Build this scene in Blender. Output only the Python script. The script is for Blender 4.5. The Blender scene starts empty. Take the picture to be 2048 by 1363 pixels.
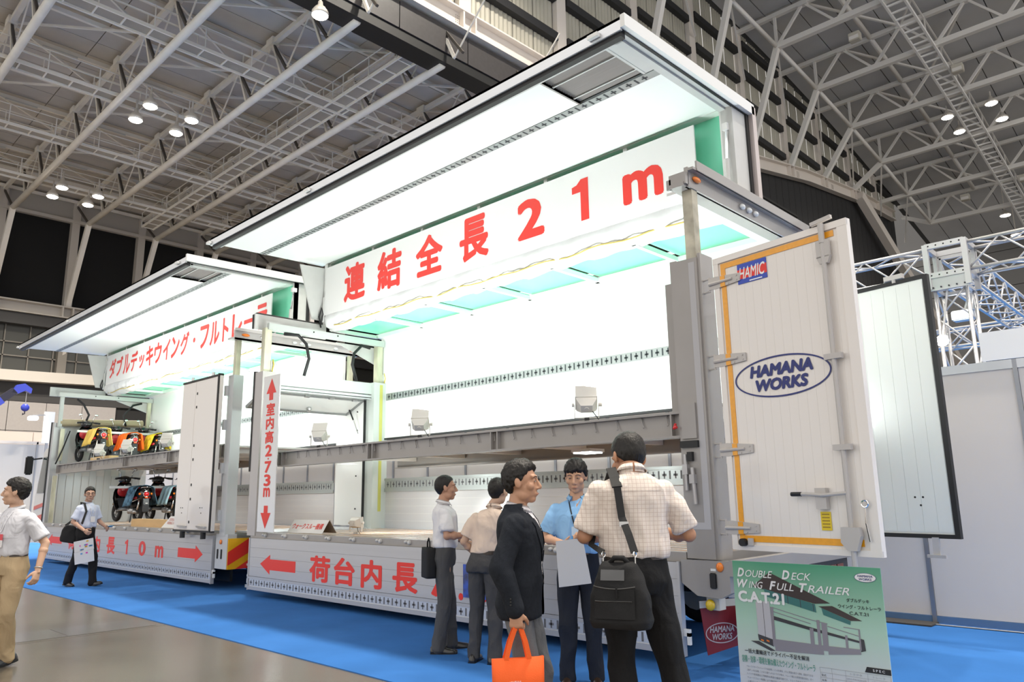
import bpy, bmesh, math, random
from math import sin, cos, pi, radians, sqrt, atan2
from mathutils import Vector, Matrix, noise
from mathutils.bvhtree import BVHTree
random.seed(7)
S = bpy.context.scene
COL = S.collection

# ------------------------------------------------------------------ camera
def camera():
    f_px, yaw, pitch, roll = 1505.476, -0.765445759, 0.202112596, -0.0154496062
    F = Vector((sin(yaw) * cos(pitch), cos(yaw) * cos(pitch), sin(pitch)))
    r = Vector((cos(yaw), -sin(yaw), 0))
    u = r.cross(F)
    r2 = cos(roll) * r + sin(roll) * u
    u2 = -sin(roll) * r + cos(roll) * u
    cd = bpy.data.cameras.new('camera')
    cd.sensor_width = 36.0
    cd.lens = 36.0 * f_px / 2048.0
    cd.clip_start, cd.clip_end = 0.05, 400
    co = bpy.data.objects.new('camera', cd)
    m = Matrix((r2, u2, -F)).transposed().to_4x4()
    m.translation = (0, 0, 1.5)
    co.matrix_world = m
    COL.objects.link(co)
    S.camera = co
camera()

# ------------------------------------------------------------------ view, world, big lights
S.view_settings.view_transform = 'Standard'
S.view_settings.look = 'None'
S.view_settings.gamma = 1.0
S.view_settings.use_curve_mapping = False
S.view_settings.exposure = 0.35
S.cycles.max_bounces = 6
S.cycles.diffuse_bounces = 4
S.cycles.glossy_bounces = 3
S.cycles.transmission_bounces = 2
S.cycles.caustics_reflective = False
S.cycles.caustics_refractive = False
S.cycles.adaptive_threshold = 0.025
w = bpy.data.worlds.new('hall_air')
w.use_nodes = True
w.node_tree.nodes['Background'].inputs[0].default_value = (1.0, 0.97, 0.93, 1)
w.node_tree.nodes['Background'].inputs[1].default_value = 1.12
S.world = w

def area_light(name, loc, target, power, size, color=(1, 1, 1), size_y=None, spread=None, parent=None):
    ld = bpy.data.lights.new(name, 'AREA')
    ld.energy = power
    ld.color = color
    ld.size = size
    if size_y:
        ld.shape = 'RECTANGLE'
        ld.size_y = size_y
    if spread:
        ld.spread = spread
    o = bpy.data.objects.new(name, ld)
    o.location = loc
    o.rotation_euler = (Vector(target) - Vector(loc)).to_track_quat('-Z', 'Y').to_euler()
    COL.objects.link(o)
    if parent:
        o.parent = parent
        o.location = Vector(loc) - parent.location
    return o

# ------------------------------------------------------------------ materials
MATS = {}
def mat(name, col, rough=0.5, metal=0.0, var=0.0, vscale=6.0, bump=0.0, bscale=40.0, emit=None, estr=0.0,
        alpha=1.0, trans=0.0, spec=0.5, coat=0.0, stretch=None, rvar=0.0, fold=0.0, fscale=7.0, fstretch=(1, 1, .55)):
    if name in MATS:
        return MATS[name]
    m = bpy.data.materials.new(name)
    m.use_nodes = True
    nt = m.node_tree
    b = nt.nodes['Principled BSDF']
    c4 = (col[0], col[1], col[2], 1)
    b.inputs['Base Color'].default_value = c4
    b.inputs['Roughness'].default_value = rough
    b.inputs['Metallic'].default_value = metal
    b.inputs['Specular IOR Level'].default_value = spec
    b.inputs['Coat Weight'].default_value = coat
    b.inputs['Transmission Weight'].default_value = trans
    b.inputs['Alpha'].default_value = alpha
    if emit:
        b.inputs['Emission Color'].default_value = (emit[0], emit[1], emit[2], 1)
        b.inputs['Emission Strength'].default_value = estr
    tc = mp = None
    if var or bump or rvar:
        tc = nt.nodes.new('ShaderNodeTexCoord')
        mp = nt.nodes.new('ShaderNodeMapping')
        if stretch:
            mp.inputs['Scale'].default_value = stretch
        nt.links.new(tc.outputs['Object'], mp.inputs['Vector'])
    if var:
        n = nt.nodes.new('ShaderNodeTexNoise')
        n.inputs['Scale'].default_value = vscale
        n.inputs['Detail'].default_value = 5
        nt.links.new(mp.outputs[0], n.inputs['Vector'])
        mx = nt.nodes.new('ShaderNodeMix')
        mx.data_type = 'RGBA'
        lo = [max(0, c * (1 - var)) for c in col]
        hi = [min(1, c * (1 + var)) for c in col]
        mx.inputs['A'].default_value = (*lo, 1)
        mx.inputs['B'].default_value = (*hi, 1)
        mr = nt.nodes.new('ShaderNodeMapRange')
        mr.inputs['From Min'].default_value = 0.3
        mr.inputs['From Max'].default_value = 0.7
        nt.links.new(n.outputs['Fac'], mr.inputs['Value'])
        nt.links.new(mr.outputs[0], mx.inputs['Factor'])
        nt.links.new(mx.outputs['Result'], b.inputs['Base Color'])
        if rvar:
            m2 = nt.nodes.new('ShaderNodeMapRange')
            m2.inputs['To Min'].default_value = max(0.02, rough - rvar)
            m2.inputs['To Max'].default_value = min(1, rough + rvar)
            nt.links.new(n.outputs['Fac'], m2.inputs['Value'])
            nt.links.new(m2.outputs[0], b.inputs['Roughness'])
    if bump:
        n2 = nt.nodes.new('ShaderNodeTexNoise')
        n2.inputs['Scale'].default_value = bscale
        n2.inputs['Detail'].default_value = 3
        nt.links.new(mp.outputs[0], n2.inputs['Vector'])
        bp = nt.nodes.new('ShaderNodeBump')
        bp.inputs['Strength'].default_value = bump
        bp.inputs['Distance'].default_value = 0.01
        nt.links.new(n2.outputs['Fac'], bp.inputs['Height'])
        nt.links.new(bp.outputs[0], b.inputs['Normal'])
    if fold:                                   # soft cloth creases
        tf = nt.nodes.new('ShaderNodeTexCoord'); mf_ = nt.nodes.new('ShaderNodeMapping')
        mf_.inputs['Scale'].default_value = fstretch
        mf_.inputs['Rotation'].default_value = (0.3, 0.5, 0.2)
        nt.links.new(tf.outputs['Object'], mf_.inputs['Vector'])
        nf_ = nt.nodes.new('ShaderNodeTexNoise')
        nf_.inputs['Scale'].default_value = fscale; nf_.inputs['Detail'].default_value = 2.5; nf_.inputs['Distortion'].default_value = 1.2
        nt.links.new(mf_.outputs[0], nf_.inputs['Vector'])
        bf = nt.nodes.new('ShaderNodeBump'); bf.inputs['Strength'].default_value = fold; bf.inputs['Distance'].default_value = 0.05
        nt.links.new(nf_.outputs['Fac'], bf.inputs['Height'])
        old = b.inputs['Normal'].links[0].from_socket if b.inputs['Normal'].links else None
        if old is not None: nt.links.new(old, bf.inputs['Normal'])
        nt.links.new(bf.outputs[0], b.inputs['Normal'])
    MATS[name] = m
    return m

def check_mat(name, base, line, pitch=0.018, width=0.12):
    """woven shirt cloth with a fine two-way line check (object space)"""
    if name in MATS:
        return MATS[name]
    m = mat(name, base, rough=0.85, bump=0.15, bscale=300, fold=0.55)
    nt = m.node_tree
    b = nt.nodes['Principled BSDF']
    tc = nt.nodes.new('ShaderNodeTexCoord')
    sx = nt.nodes.new('ShaderNodeSeparateXYZ')
    nt.links.new(tc.outputs['Object'], sx.inputs[0])
    outs = []
    for ax in ('X', 'Z'):
        d = nt.nodes.new('ShaderNodeMath'); d.operation = 'DIVIDE'; d.inputs[1].default_value = pitch
        nt.links.new(sx.outputs[ax], d.inputs[0])
        fr = nt.nodes.new('ShaderNodeMath'); fr.operation = 'FRACT'
        nt.links.new(d.outputs[0], fr.inputs[0])
        lt = nt.nodes.new('ShaderNodeMath'); lt.operation = 'LESS_THAN'; lt.inputs[1].default_value = width
        nt.links.new(fr.outputs[0], lt.inputs[0])
        outs.append(lt)
    mx = nt.nodes.new('ShaderNodeMath'); mx.operation = 'MAXIMUM'
    nt.links.new(outs[0].outputs[0], mx.inputs[0]); nt.links.new(outs[1].outputs[0], mx.inputs[1])
    cm = nt.nodes.new('ShaderNodeMix'); cm.data_type = 'RGBA'
    cm.inputs['A'].default_value = (*base, 1); cm.inputs['B'].default_value = (*line, 1)
    nt.links.new(mx.outputs[0], cm.inputs['Factor'])
    nt.links.new(cm.outputs['Result'], b.inputs['Base Color'])
    return m

WHITE = lambda: mat('white_paint', (0.80, 0.80, 0.78), 0.28, spec=0.5, coat=0.15)
PANELW = lambda: mat('white_wing_panel', (0.86, 0.88, 0.86), 0.35)
SIGNW = lambda: mat('white_sign_board', (0.82, 0.82, 0.81), 0.5)
RED = lambda: mat('red_vinyl', (0.80, 0.035, 0.022), 0.45)
GREYP = lambda: mat('grey_paint', (0.32, 0.298, 0.28), 0.32, coat=0.3, var=0.03, vscale=4)
LGREY = lambda: mat('pale_grey_paint', (0.58, 0.58, 0.56), 0.35, var=0.03)
ALU = lambda: mat('aluminium', (0.70, 0.71, 0.73), 0.33, 0.75, var=0.05, vscale=30, stretch=(0.1, 1, 8))
STEEL = lambda: mat('steel', (0.55, 0.55, 0.55), 0.3, 0.9)
CHROME = lambda: mat('chrome', (0.8, 0.8, 0.8), 0.08, 1.0)
BLACK = lambda: mat('black_rubber', (0.012, 0.012, 0.013), 0.55)
DARK = lambda: mat('dark_slot', (0.03, 0.035, 0.04), 0.6)
GREEN = lambda: mat('green_translucent_sheet', (0.20, 0.74, 0.49), 0.25, spec=0.5)
ORANGE = lambda: mat('amber_lens', (0.9, 0.22, 0.01), 0.2, coat=0.6)
YELGREASE = lambda: mat('greased_yellow_steel', (0.60, 0.59, 0.44), 0.4, 0.2, var=0.35, vscale=5, stretch=(1, 1, .3))
WOOD = lambda: mat('brown_floor_wood', (0.42, 0.22, 0.085), 0.4, var=0.25, vscale=7, stretch=(0.15, 4, 1), coat=0.2)
ROOFSTEEL = lambda: mat('cream_roof_steel', (0.82, 0.775, 0.70), 0.55, var=0.06, vscale=1.2)
NAVY = lambda: mat('navy_vinyl', (0.012, 0.022, 0.16), 0.4)

# ------------------------------------------------------------------ scratch scene: evaluates single shapes quickly
SCRATCH = bpy.data.scenes.new('scratch')
def evaluated_mesh(o):
    SCRATCH.collection.objects.link(o)
    with bpy.context.temp_override(scene=SCRATCH, view_layer=SCRATCH.view_layers[0]):
        dg = bpy.context.evaluated_depsgraph_get()
        dg.update()
        me = bpy.data.meshes.new_from_object(o.evaluated_get(dg))
    return me

# ------------------------------------------------------------------ mesh builder
class MB:
    def __init__(s):
        s.v = []; s.f = []
    def add(s, vs, fs):
        b = len(s.v)
        s.v.extend([Vector(p) for p in vs])
        s.f.extend([tuple(b + i for i in q) for q in fs])
        return s
    def box(s, x0, x1, y0, y1, z0, z1):
        if x0 > x1: x0, x1 = x1, x0
        if y0 > y1: y0, y1 = y1, y0
        if z0 > z1: z0, z1 = z1, z0
        return s.add([(x0, y0, z0), (x1, y0, z0), (x1, y1, z0), (x0, y1, z0), (x0, y0, z1), (x1, y0, z1), (x1, y1, z1), (x0, y1, z1)],
                     [(0, 3, 2, 1), (4, 5, 6, 7), (0, 1, 5, 4), (1, 2, 6, 5), (2, 3, 7, 6), (3, 0, 4, 7)])
    def bbox(s, x0, x1, y0, y1, z0, z1, r=0.01):
        """box with chamfered vertical+horizontal edges"""
        bm = bmesh.new()
        bmesh.ops.create_cube(bm, size=1)
        for v in bm.verts:
            v.co = Vector(((x0 + x1) / 2 + v.co.x * (x1 - x0), (y0 + y1) / 2 + v.co.y * (y1 - y0), (z0 + z1) / 2 + v.co.z * (z1 - z0)))
        bmesh.ops.bevel(bm, geom=bm.edges[:], offset=r, segments=2, affect='EDGES')
        bm.verts.index_update()
        s.add([v.co.copy() for v in bm.verts], [[v.index for v in f.verts] for f in bm.faces])
        bm.free()
        return s
    def obox(s, c, ax, h):
        """oriented box: centre, three axes, three half sizes"""
        c = Vector(c); a = [Vector(x).normalized() * k for x, k in zip(ax, h)]
        vs = [c + a[0] * i + a[1] * j + a[2] * k for k in (-1, 1) for i, j in ((-1, -1), (1, -1), (1, 1), (-1, 1))]
        return s.add(vs, [(0, 3, 2, 1), (4, 5, 6, 7), (0, 1, 5, 4), (1, 2, 6, 5), (2, 3, 7, 6), (3, 0, 4, 7)])
    def bar(s, p, q, w, h=None, up=(0, 0, 1)):
        p, q = Vector(p), Vector(q)
        d = q - p
        if d.length < 1e-6: return s
        d.normalize()
        u = Vector(up)
        if abs(d.dot(u)) > 0.98: u = Vector((1, 0, 0)) if abs(d.x) < 0.9 else Vector((0, 1, 0))
        a = d.cross(u).normalized(); b = a.cross(d).normalized()
        return s.obox((p + q) / 2, (d, a, b), ((q - p).length / 2, w / 2, (h or w) / 2))
    def tube(s, pts, r, n=8, caps=True, squash=None):
        pts = [Vector(p) for p in pts]
        rs = r if isinstance(r, (list, tuple)) else [r] * len(pts)
        rings = []
        ref = None
        for i, p in enumerate(pts):
            d = (pts[min(i + 1, len(pts) - 1)] - pts[max(i - 1, 0)])
            d = d.normalized() if d.length > 1e-9 else Vector((0, 0, 1))
            if ref is None:
                u = Vector((0, 0, 1)) if abs(d.z) < 0.9 else Vector((0, 1, 0))
                a = d.cross(u).normalized()
            else:
                a = (ref - d * ref.dot(d)).normalized()
            ref = a
            b = d.cross(a)
            ra, rb = (rs[i] if isinstance(rs[i], (tuple, list)) else (rs[i], rs[i]))
            rings.append([p + a * (ra * cos(2 * pi * k / n)) + b * (rb * sin(2 * pi * k / n)) for k in range(n)])
        return s.loft(rings, caps)
    def loft(s, rings, caps=True, closed=False):
        n = len(rings[0]); b = len(s.v)
        for rg in rings: s.v.extend([Vector(p) for p in rg])
        R = len(rings)
        for i in range(R - 1 + (1 if closed else 0)):
            for k in range(n):
                a0 = b + i * n + k; a1 = b + i * n + (k + 1) % n
                b0 = b + ((i + 1) % R) * n + k; b1 = b + ((i + 1) % R) * n + (k + 1) % n
                s.f.append((a0, a1, b1, b0))
        if caps and not closed:
            s.f.append(tuple(b + k for k in reversed(range(n))))
            s.f.append(tuple(b + (R - 1) * n + k for k in range(n)))
        return s
    def cyl(s, p, q, r, n=12, r2=None):
        return s.tube([p, q], [r, r if r2 is None else r2], n)
    def ell(s, c, r, n=12, m=8, rot=None):
        c = Vector(c); b = len(s.v)
        for i in range(m + 1):
            t = pi * i / m
            for k in range(n):
                p = Vector((r[0] * sin(t) * cos(2 * pi * k / n), r[1] * sin(t) * sin(2 * pi * k / n), r[2] * cos(t)))
                if rot: p = rot @ p
                s.v.append(c + p)
        for i in range(m):
            for k in range(n):
                s.f.append((b + i * n + k, b + (i + 1) * n + k, b + (i + 1) * n + (k + 1) % n, b + i * n + (k + 1) % n))
        return s
    def prism(s, poly, o, ax, ay, depth):
        """flat polygon (2-D points) in frame o,ax,ay pushed by depth along ax x ay"""
        o, ax, ay = Vector(o), Vector(ax), Vector(ay)
        n = ax.cross(ay).normalized() * depth
        k = len(poly)
        a = [o + ax * p[0] + ay * p[1] for p in poly]
        vs = a + [p + n for p in a]
        fs = [tuple(reversed(range(k))), tuple(range(k, 2 * k))] + [(i, (i + 1) % k, k + (i + 1) % k, k + i) for i in range(k)]
        return s.add(vs, fs)
    def torus(s, c, axis, R, r, n=24, m=8):
        c = Vector(c); ax = Vector(axis).normalized()
        u = Vector((0, 0, 1)) if abs(ax.z) < 0.9 else Vector((1, 0, 0))
        a = ax.cross(u).normalized(); b = ax.cross(a)
        rings = []
        for i in range(n):
            t = 2 * pi * i / n; d = a * cos(t) + b * sin(t)
            rings.append([c + d * (R + r * cos(2 * pi * k / m)) + ax * (r * sin(2 * pi * k / m)) for k in range(m)])
        return s.loft(rings, False, True)
    def xf(s, M):
        s.v = [M @ p for p in s.v]
        return s
    def mesh(s, name, off=None):
        me = bpy.data.meshes.new(name)
        o = Vector(off) if off is not None else None
        me.from_pydata([tuple(p - o) if o is not None else tuple(p) for p in s.v], [], s.f)
        me.update()
        return me
    def build(s, name, material, parent=None, smooth=False, world=True):
        off = parent_world(parent) if (parent is not None and world) else None
        me = s.mesh(name, off)
        if material: me.materials.append(material)
        fix_normals(me)
        if smooth:
            for p in me.polygons: p.use_smooth = True
            if smooth == 'auto':
                me.shade_auto = True if hasattr(me, 'shade_auto') else None
        o = bpy.data.objects.new(name, me)
        COL.objects.link(o)
        if parent is not None: o.parent = parent
        return o

def fix_normals(me):
    bm = bmesh.new(); bm.from_mesh(me)
    bmesh.ops.recalc_face_normals(bm, faces=bm.faces[:])
    bm.to_mesh(me); bm.free()

def parent_world(p):
    l = Vector((0, 0, 0))
    while p is not None:
        l += p.location
        p = p.parent
    return l

def sharp(o, ang=0.6):
    """smooth shading with sharp edges kept"""
    me = o.data
    bm = bmesh.new(); bm.from_mesh(me)
    for f in bm.faces: f.smooth = True
    for e in bm.edges:
        if len(e.link_faces) == 2 and e.calc_face_angle(0) > ang: e.smooth = False
    bm.to_mesh(me); bm.free()
    return o

def tag(o, label, cat=None, group=None, kind=None):
    if label: o['label'] = label
    if cat: o['category'] = cat
    if group: o['group'] = group
    if kind: o['kind'] = kind
    return o

def thing(name, label, cat, loc=(0, 0, 0), group=None, rotz=0.0):
    o = bpy.data.objects.new(name, None)
    o.empty_display_size = 0.2
    o.location = loc
    o.rotation_euler = (0, 0, rotz)
    COL.objects.link(o)
    return tag(o, label, cat, group)

def struct(name, mb, m, label=None, parent=None):
    o = mb.build(name, m, parent)
    if parent is None: o['kind'] = 'structure'
    if label: o['label'] = label
    return o

def copy_tree(o, parent=None):
    c = o.copy(); COL.objects.link(c); c.parent = parent
    for ch in list(o.children):
        copy_tree(ch, c)
    return c

# ------------------------------------------------------------------ lettering (flat print, built in font outlines)
def text_mb(body, size=1.0, bold=0.0, align='CENTER', sx=1.0, shear=0.0, space=1.0, spacing_line=1.0):
    """returns (verts2d, faces, w, h): the text laid flat, origin at its centre"""
    c = bpy.data.curves.new('lettering', 'FONT')
    c.body = body
    c.size = size
    c.offset = bold * size
    c.shear = shear
    c.space_character = space
    c.space_line = spacing_line
    c.align_x = align
    c.resolution_u = 3
    o = bpy.data.objects.new('lettering', c)
    me = evaluated_mesh(o)
    vs = [(v.co.x * sx, v.co.y) for v in me.vertices]
    fs = [tuple(p.vertices) for p in me.polygons]
    bpy.data.objects.remove(o); bpy.data.curves.remove(c); bpy.data.meshes.remove(me)
    if not vs: return [], [], 0, 0
    x0, x1 = min(p[0] for p in vs), max(p[0] for p in vs)
    y0, y1 = min(p[1] for p in vs), max(p[1] for p in vs)
    cx = (x0 + x1) / 2 if align == 'CENTER' else x0
    cy = (y0 + y1) / 2
    return [(x - cx, y - cy) for x, y in vs], fs, x1 - x0, y1 - y0

def put_text(mb, body, o, ax, ay, height=None, width=None, bold=0.0, align='CENTER', shear=0.0, space=1.0, spacing_line=1.0):
    """adds text to mb, centred at o in frame (ax, ay), scaled to height and/or width"""
    vs, fs, w0, h0 = text_mb(body, 1.0, 0.0, align, 1.0, shear, space, spacing_line)
    if not vs: return mb
    if bold:                                   # heavier strokes: the glyphs overprinted with tiny shifts
        w0 += 2 * bold; h0 += 2 * bold
        if align != 'CENTER': vs = [(x + bold, y) for x, y in vs]
    sy = height / h0 if height else (width / w0)
    sx = width / w0 if width else sy
    o, ax, ay = Vector(o), Vector(ax), Vector(ay)
    nrm = ax.cross(ay).normalized()
    sh = [(0, 0)] + ([(bold * cos(a), bold * sin(a)) for a in [pi / 4 * k for k in range(8)]] if bold else [])
    for i, (dx, dy) in enumerate(sh):
        mb.add([o + ax * ((x + dx) * sx) + ay * ((y + dy) * sy) + nrm * (i * 0.00007) for x, y in vs], fs)
    return mb

def text_part(name, body, material, parent, o, ax, ay, **kw):
    mb = MB()
    put_text(mb, body, o, ax, ay, **kw)
    return mb.build(name, material, parent)
# ================================================================== the hall
def concrete():
    m = mat('polished_concrete', (0.115, 0.099, 0.079), 0.24, var=0.20, vscale=0.7, rvar=0.05)
    return m
FLOOR = MB().box(-80, 45, -35, 110, -0.3, 0).build('floor', concrete())
tag(FLOOR, 'polished grey brown concrete hall floor', kind='structure')
for k, (a, b) in enumerate([((-9.9, -9), (-9.88, 4.05)), ((-21, -9), (-20.98, 4.05)), ((-40, -2.4), (8, -2.38))]):
    MB().box(a[0], b[0], a[1], b[1], 0.0, 0.0015).build('floor_joint', mat('floor_joint_dark', (0.10, 0.09, 0.08), 0.6), FLOOR)
# band of trench cover plates let into the concrete
for i in range(9):
    p = Vector((-10.35, 3.98 - i * 0.98, 0))
    MB().box(p.x - 0.36, p.x + 0.36, p.y - 0.97, p.y, 0.0, 0.003).build('trench_plate', mat('trench_plate_grey', (0.135, 0.128, 0.12), 0.22, 0.15, var=0.12, vscale=2), FLOOR)

CARPET = MB().box(-34, 6, 4.08, 30, 0.0, 0.008).build('carpet', mat('blue_carpet', (0.040, 0.165, 0.47), 0.95, var=0.10, vscale=1.3, bump=0.4, bscale=250, spec=0.15))
tag(CARPET, 'bright blue exhibition carpet laid under the trailer', 'carpet')

# ---- left roof: level ceiling strips over parallel trusses
ZL, ZU, ZC = 21.75, 24.15, 24.62
TY = [1.93 + 4.87 * j for j in range(-1, 9)]
ceil = struct('ceiling', MB().box(-64, -24.9, -12, 62, ZC + 0.12, ZC + 0.3), mat('ceiling_backing', (0.05, 0.05, 0.05), 0.8), 'ribbed grey roof ceiling over the left part of the hall')
PAN = mat('grey_roof_panel', (0.56, 0.52, 0.475), 0.6, var=0.07, vscale=0.8)
strip = None
for i in range(27):
    for j in range(6):
        x0 = -63.8 + i * 1.44; y0 = -9 + j * 9.74
        if strip is None:
            strip = MB().box(0, 1.40, 0, 9.70, 0, 0.1).mesh('roof_panel'); strip.materials.append(PAN)
        o = bpy.data.objects.new('roof_panel', strip); COL.objects.link(o); o.parent = ceil; o.location = (x0, y0, ZC)
RS = ROOFSTEEL()
for i in range(11):
    x = -62.4 + i * 3.6
    MB().bar((x, -9, ZU + 0.15), (x, 50, ZU + 0.15), 0.16, 0.22).build('purlin', RS, ceil)
tube_m = mat('unlit_fluorescent', (0.62, 0.60, 0.55), 0.4)
for x in (-33.5, -40.7, -47.9, -55.1):
    for y in TY[1:7]:
        MB().bar((x, y + 1.6, ZU - 0.02), (x, y + 3.2, ZU - 0.02), 0.16, 0.1).build('batten_light', tube_m, ceil)

DKST = mat('dark_brown_brace', (0.075, 0.065, 0.055), 0.6)
def left_truss(y, nth, xend=-59.4):
    t = thing('roof_truss', nth + ' cream roof truss from the left, running lengthwise under the left ceiling', 'truss', (-42, y, ZL), 'parallel trusses under the left ceiling')
    MB().tube([(xend, y, ZL), (-24.9, y, ZL)], 0.19, 10).build('lower_chord', RS, t, True)
    MB().bar((-62.9, y, ZU), (-24.9, y, ZU), 0.22, 0.26).build('upper_chord', RS, t)
    n = 10
    for i in range(n):
        xu = -57.6 + i * 3.6
        MB().bar((xu, y, ZU), (xu + 1.15, y, ZL), 0.13, 0.13).build('web_member', RS, t)
        MB().bar((xu, y, ZU), (xu + 1.75, y, ZL), 0.12, 0.12).build('web_member', DKST, t)
        MB().bar((xu + 3.6, y, ZU), (xu + 1.15, y, ZL), 0.06, 0.06).build('tie_rod', RS, t)
        MB().obox((xu, y, ZU), ((1, 0, 0), (0, 1, 0), (0, 0, 1)), (0.32, 0.2, 0.2)).build('node_plate', RS, t)
    MB().bar((xend, y, ZL), (-62.6, y, 15.95), 0.34, 0.34).build('knee_strut', RS, t)
    MB().bar((xend, y, ZL), (-62.8, y, ZU), 0.13, 0.13).build('web_member', DKST, t)
    # star bracing in the roof plane to the next truss
    for i in range(0, n, 2):
        xu = -54.0 + i * 3.6
        if xu > -28: continue
        for sx in (-3.6, 3.6):
            MB().bar((xu, y, ZU), (xu + sx, y + 4.87, ZU), 0.10, 0.10).build('roof_brace', RS, t)
    return t
ORD = ['first', 'second', 'third', 'fourth', 'fifth', 'sixth', 'seventh', 'eighth', 'ninth', 'tenth', 'eleventh', 'twelfth']
for k, y in enumerate(TY[1:9]):
    left_truss(y, ORD[k])

def catwalk(x, y0, y1, z, label, along='y', n_rail=True, group=None):
    t = thing('catwalk', label, 'catwalk', (x, (y0 + y1) / 2, z) if along == 'y' else ((y0 + y1) / 2, x, z), group)
    P = (lambda u, v, zz: (x + v, u, zz)) if along == 'y' else (lambda u, v, zz: (u, x + v, zz))
    m = mat('catwalk_cream', (0.86, 0.82, 0.75), 0.55)
    for s in (-0.42, 0.42):
        MB().bar(P(y0, s, z), P(y1, s, z), 0.07, 0.16).build('stringer', m, t)
    N = int((y1 - y0) / 1.1)
    for i in range(N + 1):
        u = y0 + (y1 - y0) * i / N
        MB().bar(P(u, -0.42, z), P(u, 0.42, z), 0.07, 0.06).build('rung', m, t)
    for i in range(N):
        u, u2 = y0 + (y1 - y0) * i / N, y0 + (y1 - y0) * (i + 1) / N
        MB().bar(P(u + 0.03, 0, z + 0.045), P(u2 - 0.03, 0, z + 0.045), 0.78, 0.012).build('mesh_floor', mat('catwalk_mesh', (0.50, 0.455, 0.39), 0.6, alpha=0.6), t)
    if n_rail:
        for s in (-0.45, 0.45):
            for i in range(0, N + 1, 2):
                u = y0 + (y1 - y0) * i / N
                MB().bar(P(u, s, z), P(u, s, z + 1.1), 0.045).build('rail_post', m, t)
            for zz in (0.55, 1.1):
                MB().tube([P(y0, s, z + zz), P(y1, s, z + zz)], 0.028, 6).build('handrail', m, t)
    return t
CWL = ['cream catwalk nearest the dark roof fascia under the left ceiling', 'cream catwalk carrying the larger cluster of four lit lamps',
       'cream catwalk between the two lit lamp clusters, without lamps', 'cream catwalk carrying the farther low cluster of four lit lamps']
for x, l in zip((-32.3, -39.4, -46.6, -53.8), CWL):
    catwalk(x, -3, 30, ZL + 0.22, l)
catwalk(20.2, -58, -25.2, ZL + 0.25, 'cream catwalk running lengthwise beside a roof truss, crossing the others', 'x')

# ---- wall_left: curtained black bays between columns, girders, glazed band, light wall below
WL = struct('wall_left', MB().box(-64.3, -63.2, -12, 62, 0, ZC + 0.1), mat('wall_behind', (0.02, 0.02, 0.02), 0.9), 'far end wall of the hall with black curtained bays')
blk = mat('black_curtain', (0.006, 0.006, 0.0065), 0.9)
MB().box(-63.2, -63.1, -12, 62, 15.9, 22.7).build('black_curtain', blk, WL)
gm = mat('cream_girder', (0.56, 0.52, 0.47), 0.5)
MB().box(-63.1, -62.2, -12, 62, 15.05, 15.12).box(-63.1, -62.2, -12, 62, 15.85, 15.95).box(-62.9, -62.75, -12, 62, 15.05, 15.95).build('girder', gm, WL)
MB().box(-63.1, -62.4, -12, 62, 14.2, 15.0).build('dark_fascia', mat('dark_fascia_grey', (0.045, 0.043, 0.043), 0.6), WL)
MB().bar((-62.6, -12, 22.75), (-62.6, 62, 22.75), 0.3, 0.25).build('rail_beam', gm, WL)
MB().box(-63.1, -62.7, -12, 62, 22.7, 24.4).build('upper_panel', mat('upper_wall_cream', (0.42, 0.39, 0.345), 0.6), WL)
MB().box(-63.2, -63.15, -12, 62, 10.9, 14.2).build('window_band', mat('dusky_glazing', (0.055, 0.055, 0.048), 0.25), WL)
mul = mat('mullion_brown', (0.17, 0.155, 0.135), 0.6)
for i in range(32):
    MB().box(-63.1, -63.0, -8 + i * 1.6, -7.92 + i * 1.6, 10.9, 14.2).build('mullion', mul, WL)
for z in (11.9, 12.9):
    MB().box(-63.1, -63.0, -12, 62, z, z + 0.09).build('transom', mul, WL)
cg = MB()
rings = []
for i in range(25):
    y = -12 + i * 2.2
    dz = 0.0016 * (y - 8) ** 2 * (1 if y > 8 else 0.3)
    rings.append([(-63.0, y, 10.0 + dz), (-62.2, y, 10.0 + dz), (-62.2, y, 10.75 + dz), (-63.0, y, 10.75 + dz)])
cg.loft(rings).build('curved_girder', gm, WL)
MB().box(-63.2, -63.05, -12, 62, 8.7, 10.9).build('dark_band', mat('dark_fascia_grey', (0.045, 0.043, 0.043), 0.6), WL)
lw = mat('pale_wall_panel', (0.37, 0.345, 0.335), 0.6, var=0.03)
for i in range(12):
    for z0, z1 in ((6.6, 8.66), (5.2, 6.56), (3.9, 5.16), (2.5, 3.86), (0, 2.46)):
        MB().box(-63.2, -63.0, -8 + i * 2.4, -5.64 + i * 2.4, z0, z1).build('wall_panel', lw, WL)
for y in TY:
    MB().box(-63.1, -62.5, y - 0.27, y + 0.27, 15.95, 24.4).build('column', gm, WL)
    MB().box(-63.1, -62.5, y - 0.30, y + 0.30, 10.7, 14.9).build('column', mul, WL)
    for s in (-0.35, 0.35):
        MB().box(-62.75, -62.2, y + s - 0.05, y + s + 0.05, 15.12, 15.85).build('stiffener', gm, WL)
    MB().bar((-62.0, y + 0.2, 14.6), (-63.0, y, 10.9), 0.22).build('window_strut', gm, WL)

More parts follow.
